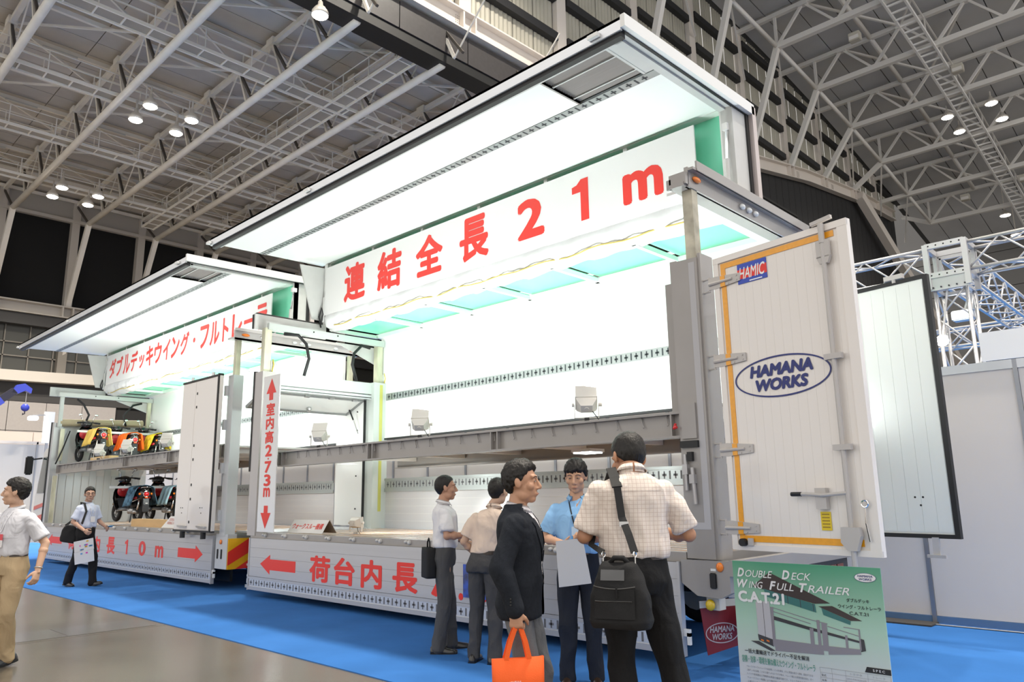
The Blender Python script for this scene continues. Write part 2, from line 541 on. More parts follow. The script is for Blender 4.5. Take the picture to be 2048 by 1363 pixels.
# ---- wall between the low left roof and the high right roof
XW = -24.75
WR = struct('wall_right', MB().box(XW - 0.5, XW - 0.3, 2, 46, 21.8, 40), mat('wall_behind', (0.02, 0.02, 0.02), 0.9), 'high clerestory wall of corrugated sheet between the two roofs')
fas = mat('fascia_charcoal', (0.055, 0.05, 0.05), 0.45, var=0.08)
for i in range(10):
    MB().box(XW - 0.02, XW + 0.16, 6 + i * 4.2, 10.15 + i * 4.2, 22.25, 23.62).build('fascia_panel', fas, WR)
MB().box(XW - 1.0, XW + 0.1, 6, 48, 21.75, 22.2).build('fascia_soffit', mat('soffit_black', (0.012, 0.012, 0.012), 0.5), WR)
ggm = mat('warm_white_girder', (0.74, 0.68, 0.62), 0.45)
YG = [(4, 23.65), (30, 23.85), (42, 24.9), (53, 26.4), (64, 28.5), (78, 30.4), (88, 31.1)]
for nm, dz0, dz1, dx in (('girder_web', 0.05, 1.05, 0.10), ('girder_flange', 0.0, 0.07, 0.45), ('girder_flange', 1.03, 1.12, 0.45)):
    g = MB()
    g.loft([[(XW - 0.1, y, z + dz0), (XW + dx, y, z + dz0), (XW + dx, y, z + dz1), (XW - 0.1, y, z + dz1)] for y, z in YG])
    g.build(nm, ggm, WR)
cor = mat('corrugated_sheet', (0.46, 0.44, 0.37), 0.5, 0.1, var=0.08, vscale=0.7)
dkb = mat('black_purlin', (0.018, 0.018, 0.02), 0.6)
def corr(y0, y1, z0, z1):
    n = max(6, int((y1 - y0) / 0.16)); rings = []
    b = MB()
    pts = []
    for i in range(n + 1):
        y = y0 + (y1 - y0) * i / n
        pts.append((XW - 0.28 + (0.05 if i % 2 else 0.0), y))
    vs = [(x, y, z0) for x, y in pts] + [(x, y, z1) for x, y in pts]
    b.add(vs, [(i, i + 1, n + 2 + i, n + 1 + i) for i in range(n)])
    return b
RY = [7.6 + 7.55 * j for j in range(12)]          # right-hand trusses / columns
def zlow(y):
    pts = [(-30, 36), (45.5, 35.9), (53, 35.5), (60.9, 34.9), (68.6, 34.1), (76, 33.1), (83.5, 31.9), (91, 30.7), (104, 28.2)]
    for (a, za), (b, zb) in zip(pts, pts[1:]):
        if y <= b: return za + (zb - za) * (y - a) / (b - a)
    return 28.2
def zgird(y):
    for (a, za), (b, zb) in zip(YG, YG[1:]):
        if y <= b: return za + (zb - za) * (y - a) / (b - a)
    return 31.1
for j, y in enumerate(RY[:-1]):
    y1 = RY[j + 1]
    if y > 84: break
    for h in range(4):
        ya, yb = y + 0.45 + h * 1.67, y + 0.45 + (h + 1) * 1.67 - 0.04
        corr(ya, yb, zgird(ya) + 1.0, zlow(ya) + 3.2).build('corrugated_panel', cor, WR)
    MB().box(XW - 0.5, XW + 0.05, y - 0.40, y + 0.40, zgird(y) + 1.05, zlow(y) + 3.2).build('wall_column', ggm, WR)
    z = zgird(y) + 3.0
    while z < zlow(y) + 2.2:
        MB().box(XW - 0.25, XW + 0.15, y + 0.45, y1 - 0.45, z, z + 0.5).build('black_purlin', dkb, WR)
        z += 2.6
    for s in (-0.45, 0.35):
        MB().box(XW + 0.05, XW + 0.42, y + s, y + s + 0.1, zgird(y) + 0.05, zgird(y) + 1.06).build('girder_stiffener', ggm, WR)
for y in range(14, 84, 8):
    g = MB()
    for a in range(5):
        for b in range(6):
            g.box(XW + 0.10, XW + 0.125, y + a * 0.11, y + a * 0.11 + 0.045, zgird(y) + 0.2 + b * 0.12, zgird(y) + 0.245 + b * 0.12)
    tag(g.build('bolt_group', mat('girder_bolt', (0.42, 0.38, 0.34), 0.5), WR), None, None, None, 'stuff')
# black cladding beneath the rising girder
bw = mat('black_cladding', (0.016, 0.016, 0.018), 0.65)
for i in range(38):
    y = 42 + i * 1.25
    MB().box(XW - 0.5, XW - 0.25, y, y + 1.21, 0, zgird(y) + 0.7).build('cladding_board', bw, WR)
MB().bar((XW + 0.6, 76, 30.6), (XW + 1.4, 93, 21.0), 0.75, 0.9).build('raking_leg', ggm, WR)
MB().bar((XW + 1.4, 93, 21.0), (XW + 1.8, 103.5, 15.0), 0.75, 0.9).build('raking_leg', ggm, WR)

# ---- right roof, falling away from the camera
c2 = MB()
ys = [-25, 20, 45.5, 53, 60.9, 68.6, 76, 83.5, 91, 104]
c2.loft([[(XW - 0.4, y, zlow(y) + 3.35), (12, y, zlow(y) + 3.35), (12, y, zlow(y) + 3.5), (XW - 0.4, y, zlow(y) + 3.5)] for y in ys])
ceil2 = struct('ceiling_right', c2, mat('ceiling_backing', (0.05, 0.05, 0.05), 0.8), 'grey panelled high roof over the right part of the hall')
PAN2 = mat('cool_grey_roof_panel', (0.50, 0.50, 0.505), 0.6, var=0.05, vscale=0.5)
for i in range(16):
    x0 = -24.6 + i * 2.2
    for (a, b) in zip(ys[1:], ys[2:]):
        za, zb = zlow(a) + 3.22, zlow(b) + 3.22
        MB().add([(x0, a + 0.03, za), (x0 + 2.13, a + 0.03, za), (x0 + 2.13, b - 0.03, zb), (x0, b - 0.03, zb),
                  (x0, a + 0.03, za + 0.1), (x0 + 2.13, a + 0.03, za + 0.1), (x0 + 2.13, b - 0.03, zb + 0.1), (x0, b - 0.03, zb + 0.1)],
                 [(0, 3, 2, 1), (4, 5, 6, 7), (0, 1, 5, 4), (1, 2, 6, 5), (2, 3, 7, 6), (3, 0, 4, 7)]).build('roof_panel', PAN2, ceil2)
RW = mat('pale_roof_steel', (0.80, 0.775, 0.735), 0.5)
XN = -21.6
prev = None
for j, y in enumerate(RY):
    z = zlow(y)
    if j < 4: continue
    t = thing('roof_truss', ORD[j - 4] + ' pale kneed truss from the top of the picture under the high right roof', 'truss', (-10, y, z), 'trusses under the high right roof')
    MB().bar((XN, y, z), (8, y, z), 0.42, 0.42).build('lower_chord', RW, t)
    MB().bar((XW, y, z + 2.7), (8, y, z + 2.7), 0.34, 0.34).build('upper_chord', RW, t)
    MB().bar((XN, y, z), (XW + 0.3, y, zgird(min(y, 88)) + 1.1 if y < 60 else max(zgird(min(y, 88)) + 1.1, z - 6.2)), 0.40, 0.40).build('knee_brace', RW, t)
    MB().bar((XN, y, z), (XN, y, z + 2.7), 0.2).build('web_member', RW, t)
    for i in range(6):
        xa = XN + i * 4.6
        MB().bar((xa, y, z), (xa + 2.3, y, z + 2.7), 0.2).build('web_member', RW, t)
        MB().bar((xa + 4.6, y, z), (xa + 2.3, y, z + 2.7), 0.17).build('web_member', RW, t)
        MB().obox((xa + 2.3, y, z + 2.6), ((1, 0, 0), (0, 1, 0), (0, 0, 1)), (0.35, 0.22, 0.16)).build('node_plate', RW, t)
    if j + 1 < len(RY):
        y2, z2 = RY[j + 1], zlow(RY[j + 1])
        MB().tube([(XN, y, z), (XN, y2, z2)], 0.17, 8).build('edge_tube', RW, t, True)
        MB().tube([(XN + 4.6, y, z + 2.7), (XN + 4.6, y2, z2 + 2.7)], 0.2, 8).build('edge_tube', RW, t, True)
        MB().bar((XN + 2.3, y, z + 2.7), (XN + 6.9, y2, z2 + 2.7), 0.15).build('roof_brace', RW, t)
        MB().bar((XN + 11.5, y, z + 2.7), (XN + 6.9, y2, z2 + 2.7), 0.15).build('roof_brace', RW, t)
        MB().bar((XN, y, z), (XW + 0.3, y2, z2 - 1.6), 0.13).build('edge_brace', RW, t)
# ladder-like catwalk under it
t = thing('catwalk', 'ladder shaped white catwalk hanging under the high right roof', 'catwalk', (-13.1, 68, 33))
for s in (-0.62, 0.62):
    g = MB()
    g.loft([[(-13.1 + s - 0.07, y, zlow(y) - 0.35), (-13.1 + s + 0.07, y, zlow(y) - 0.35), (-13.1 + s + 0.07, y, zlow(y) - 0.1), (-13.1 + s - 0.07, y, zlow(y) - 0.1)] for y in (40, 53, 60.9, 68.6, 76, 83.5, 91, 102)])
    g.build('stringer', mat('ladder_white', (0.88, 0.87, 0.85), 0.5), t)
y = 40.0
while y < 102:
    MB().box(-13.72, -12.48, y, y + 0.14, zlow(y) - 0.32, zlow(y) - 0.2).build('rung', mat('ladder_white', (0.88, 0.87, 0.85), 0.5), t)
    y += 0.95
for y in range(42, 100, 4):
    MB().box(-12.5, -12.42, y, y + 0.08, zlow(y) - 0.2, zlow(y) + 0.9).build('rail_post', RW, t)
MB().loft([[(-12.52, y, zlow(y) + 0.85), (-12.42, y, zlow(y) + 0.85), (-12.42, y, zlow(y) + 0.93), (-12.52, y, zlow(y) + 0.93)] for y in (40, 53, 60.9, 68.6, 76, 83.5, 91, 102)]).build('handrail', RW, t)
for (x, y, wch) in ((-16.5, 55, 'left of the ladder near the top'), (-11.9, 64, 'beside the ladder above the lamps'), (-11.6, 85, 'low, right of the ladder'), (-17, 86, 'low, left of the ladder')):
    t = thing('junction_box', 'beige box under the high right roof, ' + wch, 'box', (x, y, zlow(y) - 0.2), 'beige boxes under the right roof')
    MB().bbox(x - 0.4, x + 0.4, y - 0.3, y + 0.3, zlow(y) - 0.75, zlow(y) - 0.1, 0.04).build('housing', mat('beige_box', (0.55, 0.52, 0.45), 0.5), t)
    MB().box(x - 0.34, x + 0.34, y - 0.32, y - 0.30, zlow(y) - 0.68, zlow(y) - 0.4).build('lid', RW, t)
# far wall behind everything
WB = struct('wall_back', MB().box(-80, 40, 104.2, 104.6, 0, 40), mat('back_wall_grey', (0.16, 0.155, 0.15), 0.7), 'far grey hall wall of horizontal cladding')
for i in range(14):
    MB().box(-28, 20, 104.0, 104.2, 1 + i * 2.2, 3.12 + i * 2.2).build('cladding_strip', mat('back_cladding', (0.17, 0.165, 0.16), 0.6), WB)

# ---- high bay lamps: each a thing, its light inside
LAMPG = mat('lamp_glow', (1, 1, 1), 0.5, emit=(1.0, 0.93, 0.82), estr=14.0)
LAMPM = mat('lamp_reflector', (0.7, 0.66, 0.6), 0.35, 0.4)
def high_bay(x, y, z, label, group, warm=(1.0, 0.92, 0.8), power=900, r=0.36, spot=True, hang=1.1):
    t = thing('high_bay_lamp', label, 'lamp', (x, y, z), group)
    n = 14
    prof = [(r, 0.0), (r * 0.93, 0.16), (r * 0.62, 0.34), (r * 0.32, 0.44), (r * 0.26, 0.62), (0.05, 0.66)]
    MB().loft([[(x + a * cos(2 * pi * k / n), y + a * sin(2 * pi * k / n), z + h) for k in range(n)] for a, h in prof]).build('reflector', LAMPM, t, True)
    MB().ell((x, y, z - 0.01), (r * 0.92, r * 0.92, 0.10), 14, 6).build('lens', LAMPG, t, True)
    MB().tube([(x, y, z + 0.6), (x, y, z + 0.95), (x, y, z + hang)], 0.05, 6).build('hanger', LAMPM, t)
    if spot:
        ld = bpy.data.lights.new('high_bay_light', 'SPOT')
        ld.energy = power * 6; ld.spot_size = radians(130); ld.spot_blend = 0.7; ld.shadow_soft_size = r; ld.color = warm
        o = bpy.data.objects.new('high_bay_light', ld); o.location = (0, 0, -0.14); o.parent = t; COL.objects.link(o)
    return t
G1 = 'four lit lamps of the nearer left cluster'
G2 = 'four lit lamps of the farther left cluster'
for x, y, wch in ((-36.95, 12.5, 'topmost'), (-36.95, 14.58, 'rightmost'), (-38.9, 12.5, 'leftmost'), (-38.9, 14.58, 'lowest')):
    high_bay(x, y, 20.9, wch + ' lit lamp of the larger cluster of four under the left ceiling', G1)
for x, y, wch in ((-51.1, 12.5, 'topmost'), (-51.1, 14.6, 'rightmost'), (-53.1, 12.5, 'leftmost'), (-53.1, 14.6, 'lowest')):
    high_bay(x, y, 20.9, wch + ' lit lamp of the smaller, farther cluster of four at the left', G2)
high_bay(-24.62, 14.55, 20.9, 'lit round high bay lamp beside the dark roof fascia', None)
high_bay(-24.62, 12.45, 20.9, 'lit round high bay lamp cut by the top edge, above the large wing', None)
for x, y, wch in ((-10.9, 69.5, 'topmost'), (-10.9, 73.3, 'rightmost'), (-14.2, 69.5, 'leftmost'), (-14.2, 73.3, 'lowest')):
        high_bay(x, y, 32.9, wch + ' lit lamp of the cluster of four under the high right roof', 'four lit lamps under the right roof', power=1200, r=0.5)
for y, wch in ((93.0, 'upper'), (97.5, 'lower')):
    high_bay(-14.9, y, 30.4 - (y - 93) * 0.25, wch + ' of two far lamps at the right edge above the box truss', 'two far lamps under the right roof', power=500, r=0.55, spot=False, hang=3.6)
for x in (-37.9, -52.1):
    for y in (-1.8, 29.2):
        high_bay(x, y, 20.9, 'lit high bay lamp under the left ceiling, out of the picture', 'left hall lamps outside the picture', power=2600, r=0.5)  # unseen lamps added to brighten the left floor and ceiling
# unseen lamps added for light overhead, under the right roof above the picture
for x in (-16, -4, 8):
    for y in (7.6, 22.7):
        high_bay(x, y, 34.6, 'lit high bay lamp overhead, above the picture', 'hall lamps overhead above the picture', power=3000, r=0.6, hang=4.7)
# ================================================================== wing bodied truck and trailer
YN, YF, YH = 6.10, 8.60, 7.35      # near side, far side, roof hinge line
ZB = 0.95                          # load floor
AX, AZ = Vector((1, 0, 0)), Vector((0, 0, 1))

def slots_x(x0, x1, z0, z1, y, pitch=0.10, depth=0.006, side=-1):
    """lashing rail cut-outs in a plane of constant y: a cross, then a bar"""
    g = MB(); h = z1 - z0; n = int((x1 - x0) / pitch)
    ya, yb = y, y + side * depth
    for i in range(n):
        x = x0 + (i + 0.5) * pitch; zc = (z0 + z1) / 2
        if i % 2 == 0:
            g.box(x - pitch * .36, x + pitch * .36, ya, yb, zc - h * .10, zc + h * .10)
            g.box(x - pitch * .10, x + pitch * .10, ya, yb, zc - h * .34, zc + h * .34)
        else:
            g.box(x - pitch * .13, x + pitch * .13, ya, yb, zc - h * .38, zc + h * .38)
    return g

def gate_planks(parent, x0, x1, y0, y1, z0, z1, m):
    n = 4; h = (z1 - z0) / n
    for i in range(n):
        MB().box(x0, x1, y0, y1, z0 + i * h + 0.001, z0 + (i + 1) * h - 0.001).build('gate_plank', m, parent)

def wing_body(root, x0, x1, deck_z, deck_x0, deck_x1, wing_x0, wing_x1, sky_n, zroof=4.50, zh=5.77, near_z=5.72, gate_x=None, knob=0.60):
    W, PW, A, G, LG = WHITE(), PANELW(), ALU(), GREYP(), LGREY()
    gp = mat('gate_aluminium', (0.50, 0.495, 0.505), 0.28, 0.3, var=0.03, vscale=3, stretch=(.2, 1, 3))
    # --- load floor
    MB().box(x0, x1, YN + 0.08, YF - 0.05, ZB - 0.16, ZB - 0.012).build('floor_frame', G, root)
    n = 9; pw = (YF - YN - 0.2) / n
    for i in range(n):
        ya = YN + 0.12 + i * pw
        MB().box(x0 + 0.15, x1 - 0.1, ya, ya + pw - 0.07, ZB - 0.012, ZB).build('floor_plank', WOOD(), root)
        MB().box(x0 + 0.15, x1 - 0.1, ya + pw - 0.066, ya + pw - 0.004, ZB - 0.012, ZB + 0.004).build('floor_rail', A, root)
    # --- near side rail with hinge knobs
    sr = MB().box(x0, x1, YN - 0.03, YN + 0.10, ZB - 0.06, ZB + 0.03).build('side_rail', G, root)
    kb = None
    x = gate_x[0] + 0.42
    kn = mat('knob_beige', (0.62, 0.60, 0.57), 0.35)
    while x < gate_x[1] - 0.2:
        if kb is None:
            kb = MB().ell((-0.035, 0, 0), (0.03, 0.028, 0.02), 8, 6).ell((0.035, 0, -0.008), (0.026, 0.034, 0.03), 8, 6).mesh('hinge_knob'); kb.materials.append(kn)
        o = bpy.data.objects.new('hinge_knob', kb); COL.objects.link(o); o.parent = sr
        o.location = Vector((x, YN - 0.04, ZB + 0.002)) - parent_world(sr)
        x += knob
    # --- near side gate, hanging down
    g0, g1 = gate_x
    gt = MB().box(g0, g1, YN - 0.045, YN - 0.012, 0.11, 0.895).build('side_gate', DARK(), root)
    gate_planks(gt, g0, g1, YN - 0.062, YN - 0.045, 0.315, 0.895, gp)
    MB().box(g0, g1, YN - 0.068, YN - 0.045, 0.11, 0.165).build('lower_rail', gp, gt)
    MB().box(g0, g1, YN - 0.056, YN - 0.045, 0.165, 0.275).build('lashing_rail', A, gt)
    MB().box(g0, g1, YN - 0.068, YN - 0.045, 0.275, 0.312).build('upper_rail', gp, gt)
    tag(slots_x(g0 + 0.05, g1 - 0.05, 0.165, 0.275, YN - 0.0565, 0.085, 0.0015).build('rail_slots', mat('slot_grey', (0.13, 0.13, 0.14), 0.6), gt), None, None, None, 'stuff')
    for xe in (g0, g1):
        s = -1 if xe == g0 else 1
        MB().box(xe - 0.012, xe + 0.012, YN - 0.072, YN - 0.01, 0.10, 0.90).build('end_cap', gp, gt)
        MB().box(xe, xe + s * 0.07, YN - 0.05, YN - 0.02, 0.27, 0.33).box(xe + s * 0.04, xe + s * 0.07, YN - 0.05, YN - 0.02, 0.20, 0.30).build('latch_hook', W, gt)
    # --- far side gate, standing up
    fg = MB().box(x0 + 0.2, x1 - 0.2, YF - 0.02, YF + 0.02, ZB, 1.80).build('far_gate', gp, root)
    MB().box(x0 + 0.2, x1 - 0.2, YF - 0.05, YF - 0.02, 1.60, 1.66).box(x0 + 0.2, x1 - 0.2, YF - 0.05, YF - 0.02, 1.80, 1.84).box(x0 + 0.2, x1 - 0.2, YF - 0.035, YF - 0.02, 1.66, 1.80).build('lashing_rail', mat('galvanised_rail', (0.36, 0.385, 0.38), 0.4, 0.5), fg)
    tag(slots_x(x0 + 0.25, x1 - 0.25, 1.66, 1.80, YF - 0.036, 0.085, 0.002).build('rail_slots', mat('slot_grey', (0.13, 0.13, 0.14), 0.6), fg), None, None, None, 'stuff')
    for i in range(1, 5):
        MB().box(x0 + 0.2, x1 - 0.2, YF - 0.024, YF - 0.0195, ZB + i * 0.13, ZB + i * 0.13 + 0.006).build('gate_seam', LG, fg)
    # --- second deck
    d0, d1, dz = deck_x0, deck_x1, deck_z
    dk = MB().box(d0, d1, YN + 0.14, YF - 0.12, dz - 0.05, dz - 0.02).build('upper_deck', LG, root)
    for nm, ysgn, yb in (('deck_beam', 1, YN), ('deck_beam', -1, YF - 0.06)):
        b = MB().box(d0, d1, yb + 0.06 * ysgn, yb + 0.075 * ysgn, dz - 0.24, dz)
        b.box(d0, d1, yb, yb + 0.15 * ysgn, dz - 0.022, dz).box(d0, d1, yb, yb + 0.15 * ysgn, dz - 0.24, dz - 0.222)
        b.build(nm, G, root)
    n = max(3, int(round((d1 - d0) / 2.4)))
    for i in range(n + 1):
        x = d0 + 0.05 + (d1 - d0 - 0.1) * i / n
        MB().box(x - 0.06, x - 0.045, YN + 0.003, YN + 0.06, dz - 0.23, dz - 0.01).box(x + 0.045, x + 0.06, YN + 0.003, YN + 0.06, dz - 0.23, dz - 0.01).build('beam_stiffener', G, root)
    for i in range(n * 2):
        x = d0 + 0.5 + (d1 - d0 - 1) * i / (n * 2 - 1)
        MB().box(x - 0.06, x + 0.06, YN + 0.15, YF - 0.15, dz - 0.13, dz - 0.05).build('cross_beam', W, dk)
    hk = MB().tube([(0, 0, 0.015), (0, -0.012, -0.01), (0.005, -0.018, -0.04), (0.012, -0.02, -0.062), (0.022, -0.026, -0.082), (0.018, -0.035, -0.09)], 0.006, 5).mesh('lashing_hook')
    hk.materials.append(G)
    x = d0 + 0.2; i = 0
    while x < d1 - 0.1:
        o = bpy.data.objects.new('lashing_hook', hk); COL.objects.link(o); o.parent = root
        o.location = Vector((x, YN + 0.055, dz - 0.035)) - parent_world(root)
        if i % 2: o.rotation_euler = (0, 0, 0.5)
        x += 0.29; i += 1
    # --- far wing, closed: upright white wall with a lashing rail
    fw = MB().box(x0, x1, YF - 0.03, YF + 0.03, 2.575, zroof + 0.06).build('far_wing', PW, root)
    MB().box(x0, x1, YF - 0.05, YF + 0.04, 2.555, 2.585).build('gasket', BLACK(), fw)
    MB().box(x0 + 0.2, x1 - 0.1, YF - 0.045, YF - 0.03, 3.29, 3.42).build('lashing_rail', mat('galvanised_rail', (0.36, 0.385, 0.38), 0.4, 0.5), fw)
    tag(slots_x(x0 + 0.25, x1 - 0.15, 3.29, 3.42, YF - 0.0455, 0.085, 0.002).build('rail_slots', DARK(), fw), None, None, None, 'stuff')
    # --- fixed half of the roof with green panes
    rf = MB().box(x0, x1, YF - 0.16, YF - 0.03, zroof, zroof + 0.07).box(x0, x1, YH + 0.05, YH + 0.13, zroof, zroof + 0.07).build('roof_rail', W, root)
    step = (x1 - x0) / sky_n
    for i in range(sky_n):
        xa, xb = x0 + i * step, x0 + (i + 1) * step
        MB().box(xa - 0.03, xa + 0.03, YH + 0.1, YF - 0.1, zroof, zroof + 0.06).build('roof_rib', W, root)
        MB().box(xa + 0.03, xb - 0.03, YH + 0.1, YF - 0.1, zroof + 0.09, zroof + 0.10).build('roof_pane', GREEN(), root)
    # --- raised wing: roof half upright, side wall overhead
    w0, w1 = wing_x0, wing_x1
    wg = MB().box(x0, x1, YH + 0.12, YH + 0.16, zroof + 0.1, zh).build('raised_wing', GREEN(), root)
    for i in range(sky_n + 1):
        xa = x0 + i * step
        MB().box(xa - 0.03, xa + 0.03, YH + 0.02, YH + 0.12, zroof + 0.1, zh).build('wing_rib', W, wg)
    MB().box(x0, x1, YH - 0.0, YH + 0.14, zh - 0.005, zh + 0.05).build('wing_corner_rail', W, wg)
    ny = 5.21
    P = lambda y, dz=0.0: zh + (near_z - zh) * (YH - y) / (YH - ny) + dz
    hx0 = w1 - 1.17; hx1 = w1 - 0.33                     # uncovered bay near the rear end
    def slab(xa, xb, ya, yb, d0_, d1_):
        return MB().add([(xa, ya, P(ya, d0_)), (xb, ya, P(ya, d0_)), (xb, yb, P(yb, d0_)), (xa, yb, P(yb, d0_)),
                         (xa, ya, P(ya, d1_)), (xb, ya, P(ya, d1_)), (xb, yb, P(yb, d1_)), (xa, yb, P(yb, d1_))],
                        [(0, 3, 2, 1), (4, 5, 6, 7), (0, 1, 5, 4), (1, 2, 6, 5), (2, 3, 7, 6), (3, 0, 4, 7)])
    slab(w0 + 0.05, w1 - 0.12, 6.20, YH, 0.0, 0.03).build('inner_panel', PW, wg)
    slab(w0 + 0.05, hx0, 5.40, 6.07, 0.0, 0.03).build('inner_panel', PW, wg)
    slab(w0, w1, ny, YH + 0.3, 0.07, 0.10).build('outer_skin', W, wg)
    slab(w0, w1, ny, ny + 0.03, -0.03, 0.10).build('wing_edge_rail', A, wg)
    slab(w0 + 0.02, w1 - 0.02, ny + 0.03, ny + 0.10, -0.075, 0.07).build('edge_gasket', BLACK(), wg)
    slab(w0 + 0.02, w1 - 0.1, ny + 0.10, ny + 0.18, -0.03, 0.05).build('edge_strip', LG, wg)
    er = slab(w0 + 0.05, w1 - 0.2, 6.075, 6.195, -0.006, 0.02).build('lashing_rail', mat('galvanised_rail', (0.36, 0.385, 0.38), 0.4, 0.5), wg)
    g = MB(); pitch = 0.10
    for i in range(int((w1 - w0 - 0.3) / pitch)):
        x = w0 + 0.1 + i * pitch
        if i % 2 == 0:
            g.v += slab(x - .034, x + .034, 6.125, 6.145, -0.0085, -0.006).v; g.f += [tuple(q + len(g.v) - 8 for q in f) for f in [(0, 3, 2, 1), (4, 5, 6, 7), (0, 1, 5, 4), (1, 2, 6, 5), (2, 3, 7, 6), (3, 0, 4, 7)]]
            g.v += slab(x - .009, x + .009, 6.095, 6.175, -0.0085, -0.006).v
        else:
            g.v += slab(x - .011, x + .011, 6.09, 6.18, -0.0085, -0.006).v
        g.f += [tuple(q + len(g.v) - 8 for q in f) for f in [(0, 3, 2, 1), (4, 5, 6, 7), (0, 1, 5, 4), (1, 2, 6, 5), (2, 3, 7, 6), (3, 0, 4, 7)]]
    tag(g.build('rail_slots', DARK(), wg), None, None, None, 'stuff')
    # uncovered bay: corrugated outer skin and two battens
    n = 16; g = MB(); vs = []
    for i in range(n * 2 + 1):
        y = 5.42 + (6.07 - 5.42) * i / (n * 2)
        d = 0.055 if i % 2 else 0.03
        vs += [(hx0, y, P(y, d)), (hx1, y, P(y, d))]
    g.add(vs, [(2 * i, 2 * i + 1, 2 * i + 3, 2 * i + 2) for i in range(n * 2)])
    g.build('corrugated_skin', A, wg)
    for y in (5.60, 5.95):
        slab(hx0, hx1, y, y + 0.018, 0.012, 0.03).build('batten', LG, wg)
    slab(hx0 - 0.02, hx0, 5.40, 6.07, -0.004, 0.06).build('bay_edge', G, wg)
    slab(hx1, hx1 + 0.03, 5.40, 6.07, -0.004, 0.06).build('bay_edge', LG, wg)
    slab(hx1 + 0.03, w1 - 0.2, 5.40, 6.07, 0.0, 0.03).build('inner_panel', LG, wg)
    # rear end frame of the wing: L shaped border
    slab(w1 - 0.18, w1 - 0.10, 5.35, YH + 0.05, -0.03, 0.06).build('end_rail', LG, wg)
    slab(w1 - 0.10, w1 - 0.02, 5.3, YH + 0.2, -0.005, 0.07).build('end_channel', LG, wg)
    slab(w1 - 0.03, w1, 5.25, YH + 0.32, -0.02, 0.11).build('end_gasket', BLACK(), wg)
    slab(w1, w1 + 0.05, ny, YH + 0.42, -0.01, 0.12).build('end_trim', W, wg)
    MB().box(x1, w1 - 0.02, YH, YH + 0.33, zroof + 0.15, zh + 0.03).build('end_post', LG, wg)
    MB().box(w1 - 0.04, w1 + 0.0, YH + 0.30, YH + 0.36, zroof + 0.05, zh + 0.05).build('end_gasket', BLACK(), wg)
    MB().box(w1 - 0.03, w1 + 0.05, YH + 0.36, YH + 0.45, zroof + 0.2, zh + 0.1).build('end_trim', mat('pinkish_trim', (0.55, 0.48, 0.46), 0.3, 0.3), wg)
    # front end of the wing: gusset plate
    MB().prism([(6.82, zh - 0.09), (YH + 0.12, zh - 0.06), (YH + 0.12, zroof + 0.2), (7.10, zroof + 0.2)], (x0 - 0.14, 0, 0), (0, 1, 0), (0, 0, 1), 0.03).build('gusset_plate', LG, wg)
    MB().box(x0 - 0.1, x0, YH - 0.03, YH + 0.1, zroof + 0.1, zh).build('end_post', W, wg)
    for xe in (x0 - 0.03, x1 + 0.06):
        MB().cyl((xe, YH - 0.07, zroof + 0.15), (xe, YH - 0.05, zroof + 0.62), 0.030, 8).build('ram_body', LG, wg)
        MB().cyl((xe, YH - 0.05, zroof + 0.62), (xe, YH - 0.0, zroof + 1.02), 0.016, 8).build('ram_rod', CHROME(), wg)
        MB().obox((xe, YH + 0.0, zroof + 1.02), ((1, 0, 0), (0, 1, 0), (0, 0, 1)), (0.03, 0.05, 0.04)).build('ram_clevis', W, wg)
    MB().tube([(x0 - 0.05, YH - 0.1, zroof + 0.05), (x0 - 0.06, YH - 0.14, zroof + 0.25), (x0 - 0.04, YH - 0.1, zroof + 0.42), (x0 - 0.02, YH - 0.08, zroof + 0.3), (x0 - 0.03, YH - 0.12, zroof + 0.1)], 0.016, 6).build('hydraulic_hose', BLACK(), wg, True)
    for xe in (w0 - 0.06, (w0 + w1) / 2 - 1.2, w1 - 0.35):
        slab(xe, xe + 0.12, ny - 0.05, ny + 0.03, 0.0, 0.04).build('edge_latch', W, wg)
    return wg

def drape(root, x0, x1, zb):
    """white cloth gathered below the sign, with a yellow cord"""
    n, m = 160, 9
    prof = [(YH - 0.06, zb + 0.05), (YH - 0.09, zb - 0.04), (YH - 0.07, zb - 0.11), (YH - 0.01, zb - 0.165), (YH + 0.08, zb - 0.20), (YH + 0.17, zb - 0.22), (YH + 0.24, zb - 0.215), (YH + 0.29, zb - 0.18), (YH + 0.28, zb - 0.15)]
    g = MB(); vs = []
    for i in range(n + 1):
        x = x0 + (x1 - x0) * i / n
        for j, (y, z) in enumerate(prof):
            a = 0.022 * sin(x * 9 + j * 0.8 + 2 * noise.noise((x * .7, j * .4, 1))) + 0.03 * noise.noise((x * 1.7, j * 0.7, 3.0)) + 0.015 * sin(x * 23 + j)
            k = min(1, j / 3.0) * (0.4 + 0.6 * min(1, (m - 1 - j) / 3 + .3))
            sag = 0.05 * sin(pi * 2 * (x - x0) / 1.15) ** 2 * (1 if 2 < j < 8 else 0)
            vs.append((x, y + a * k, z - sag * 0.5 + a * 0.6 * k))
    fs = [(i * m + j, i * m + j + 1, (i + 1) * m + j + 1, (i + 1) * m + j) for i in range(n) for j in range(m - 1)]
    g.add(vs, fs)
    o = g.build('cloth_drape', mat('white_cloth', (0.72, 0.73, 0.73), 0.8, var=0.04), root, True)
    pts = [(x0 + 0.25 + (x1 - x0 - 0.6) * i / 40, YH - 0.035 + 0.02 * sin(i * .9), zb - 0.185 - 0.015 * sin(i * 1.3)) for i in range(41)]
    MB().tube(pts, 0.010, 5).build('cord', mat('yellow_cord', (0.55, 0.42, 0.10), 0.7), o)
    return o

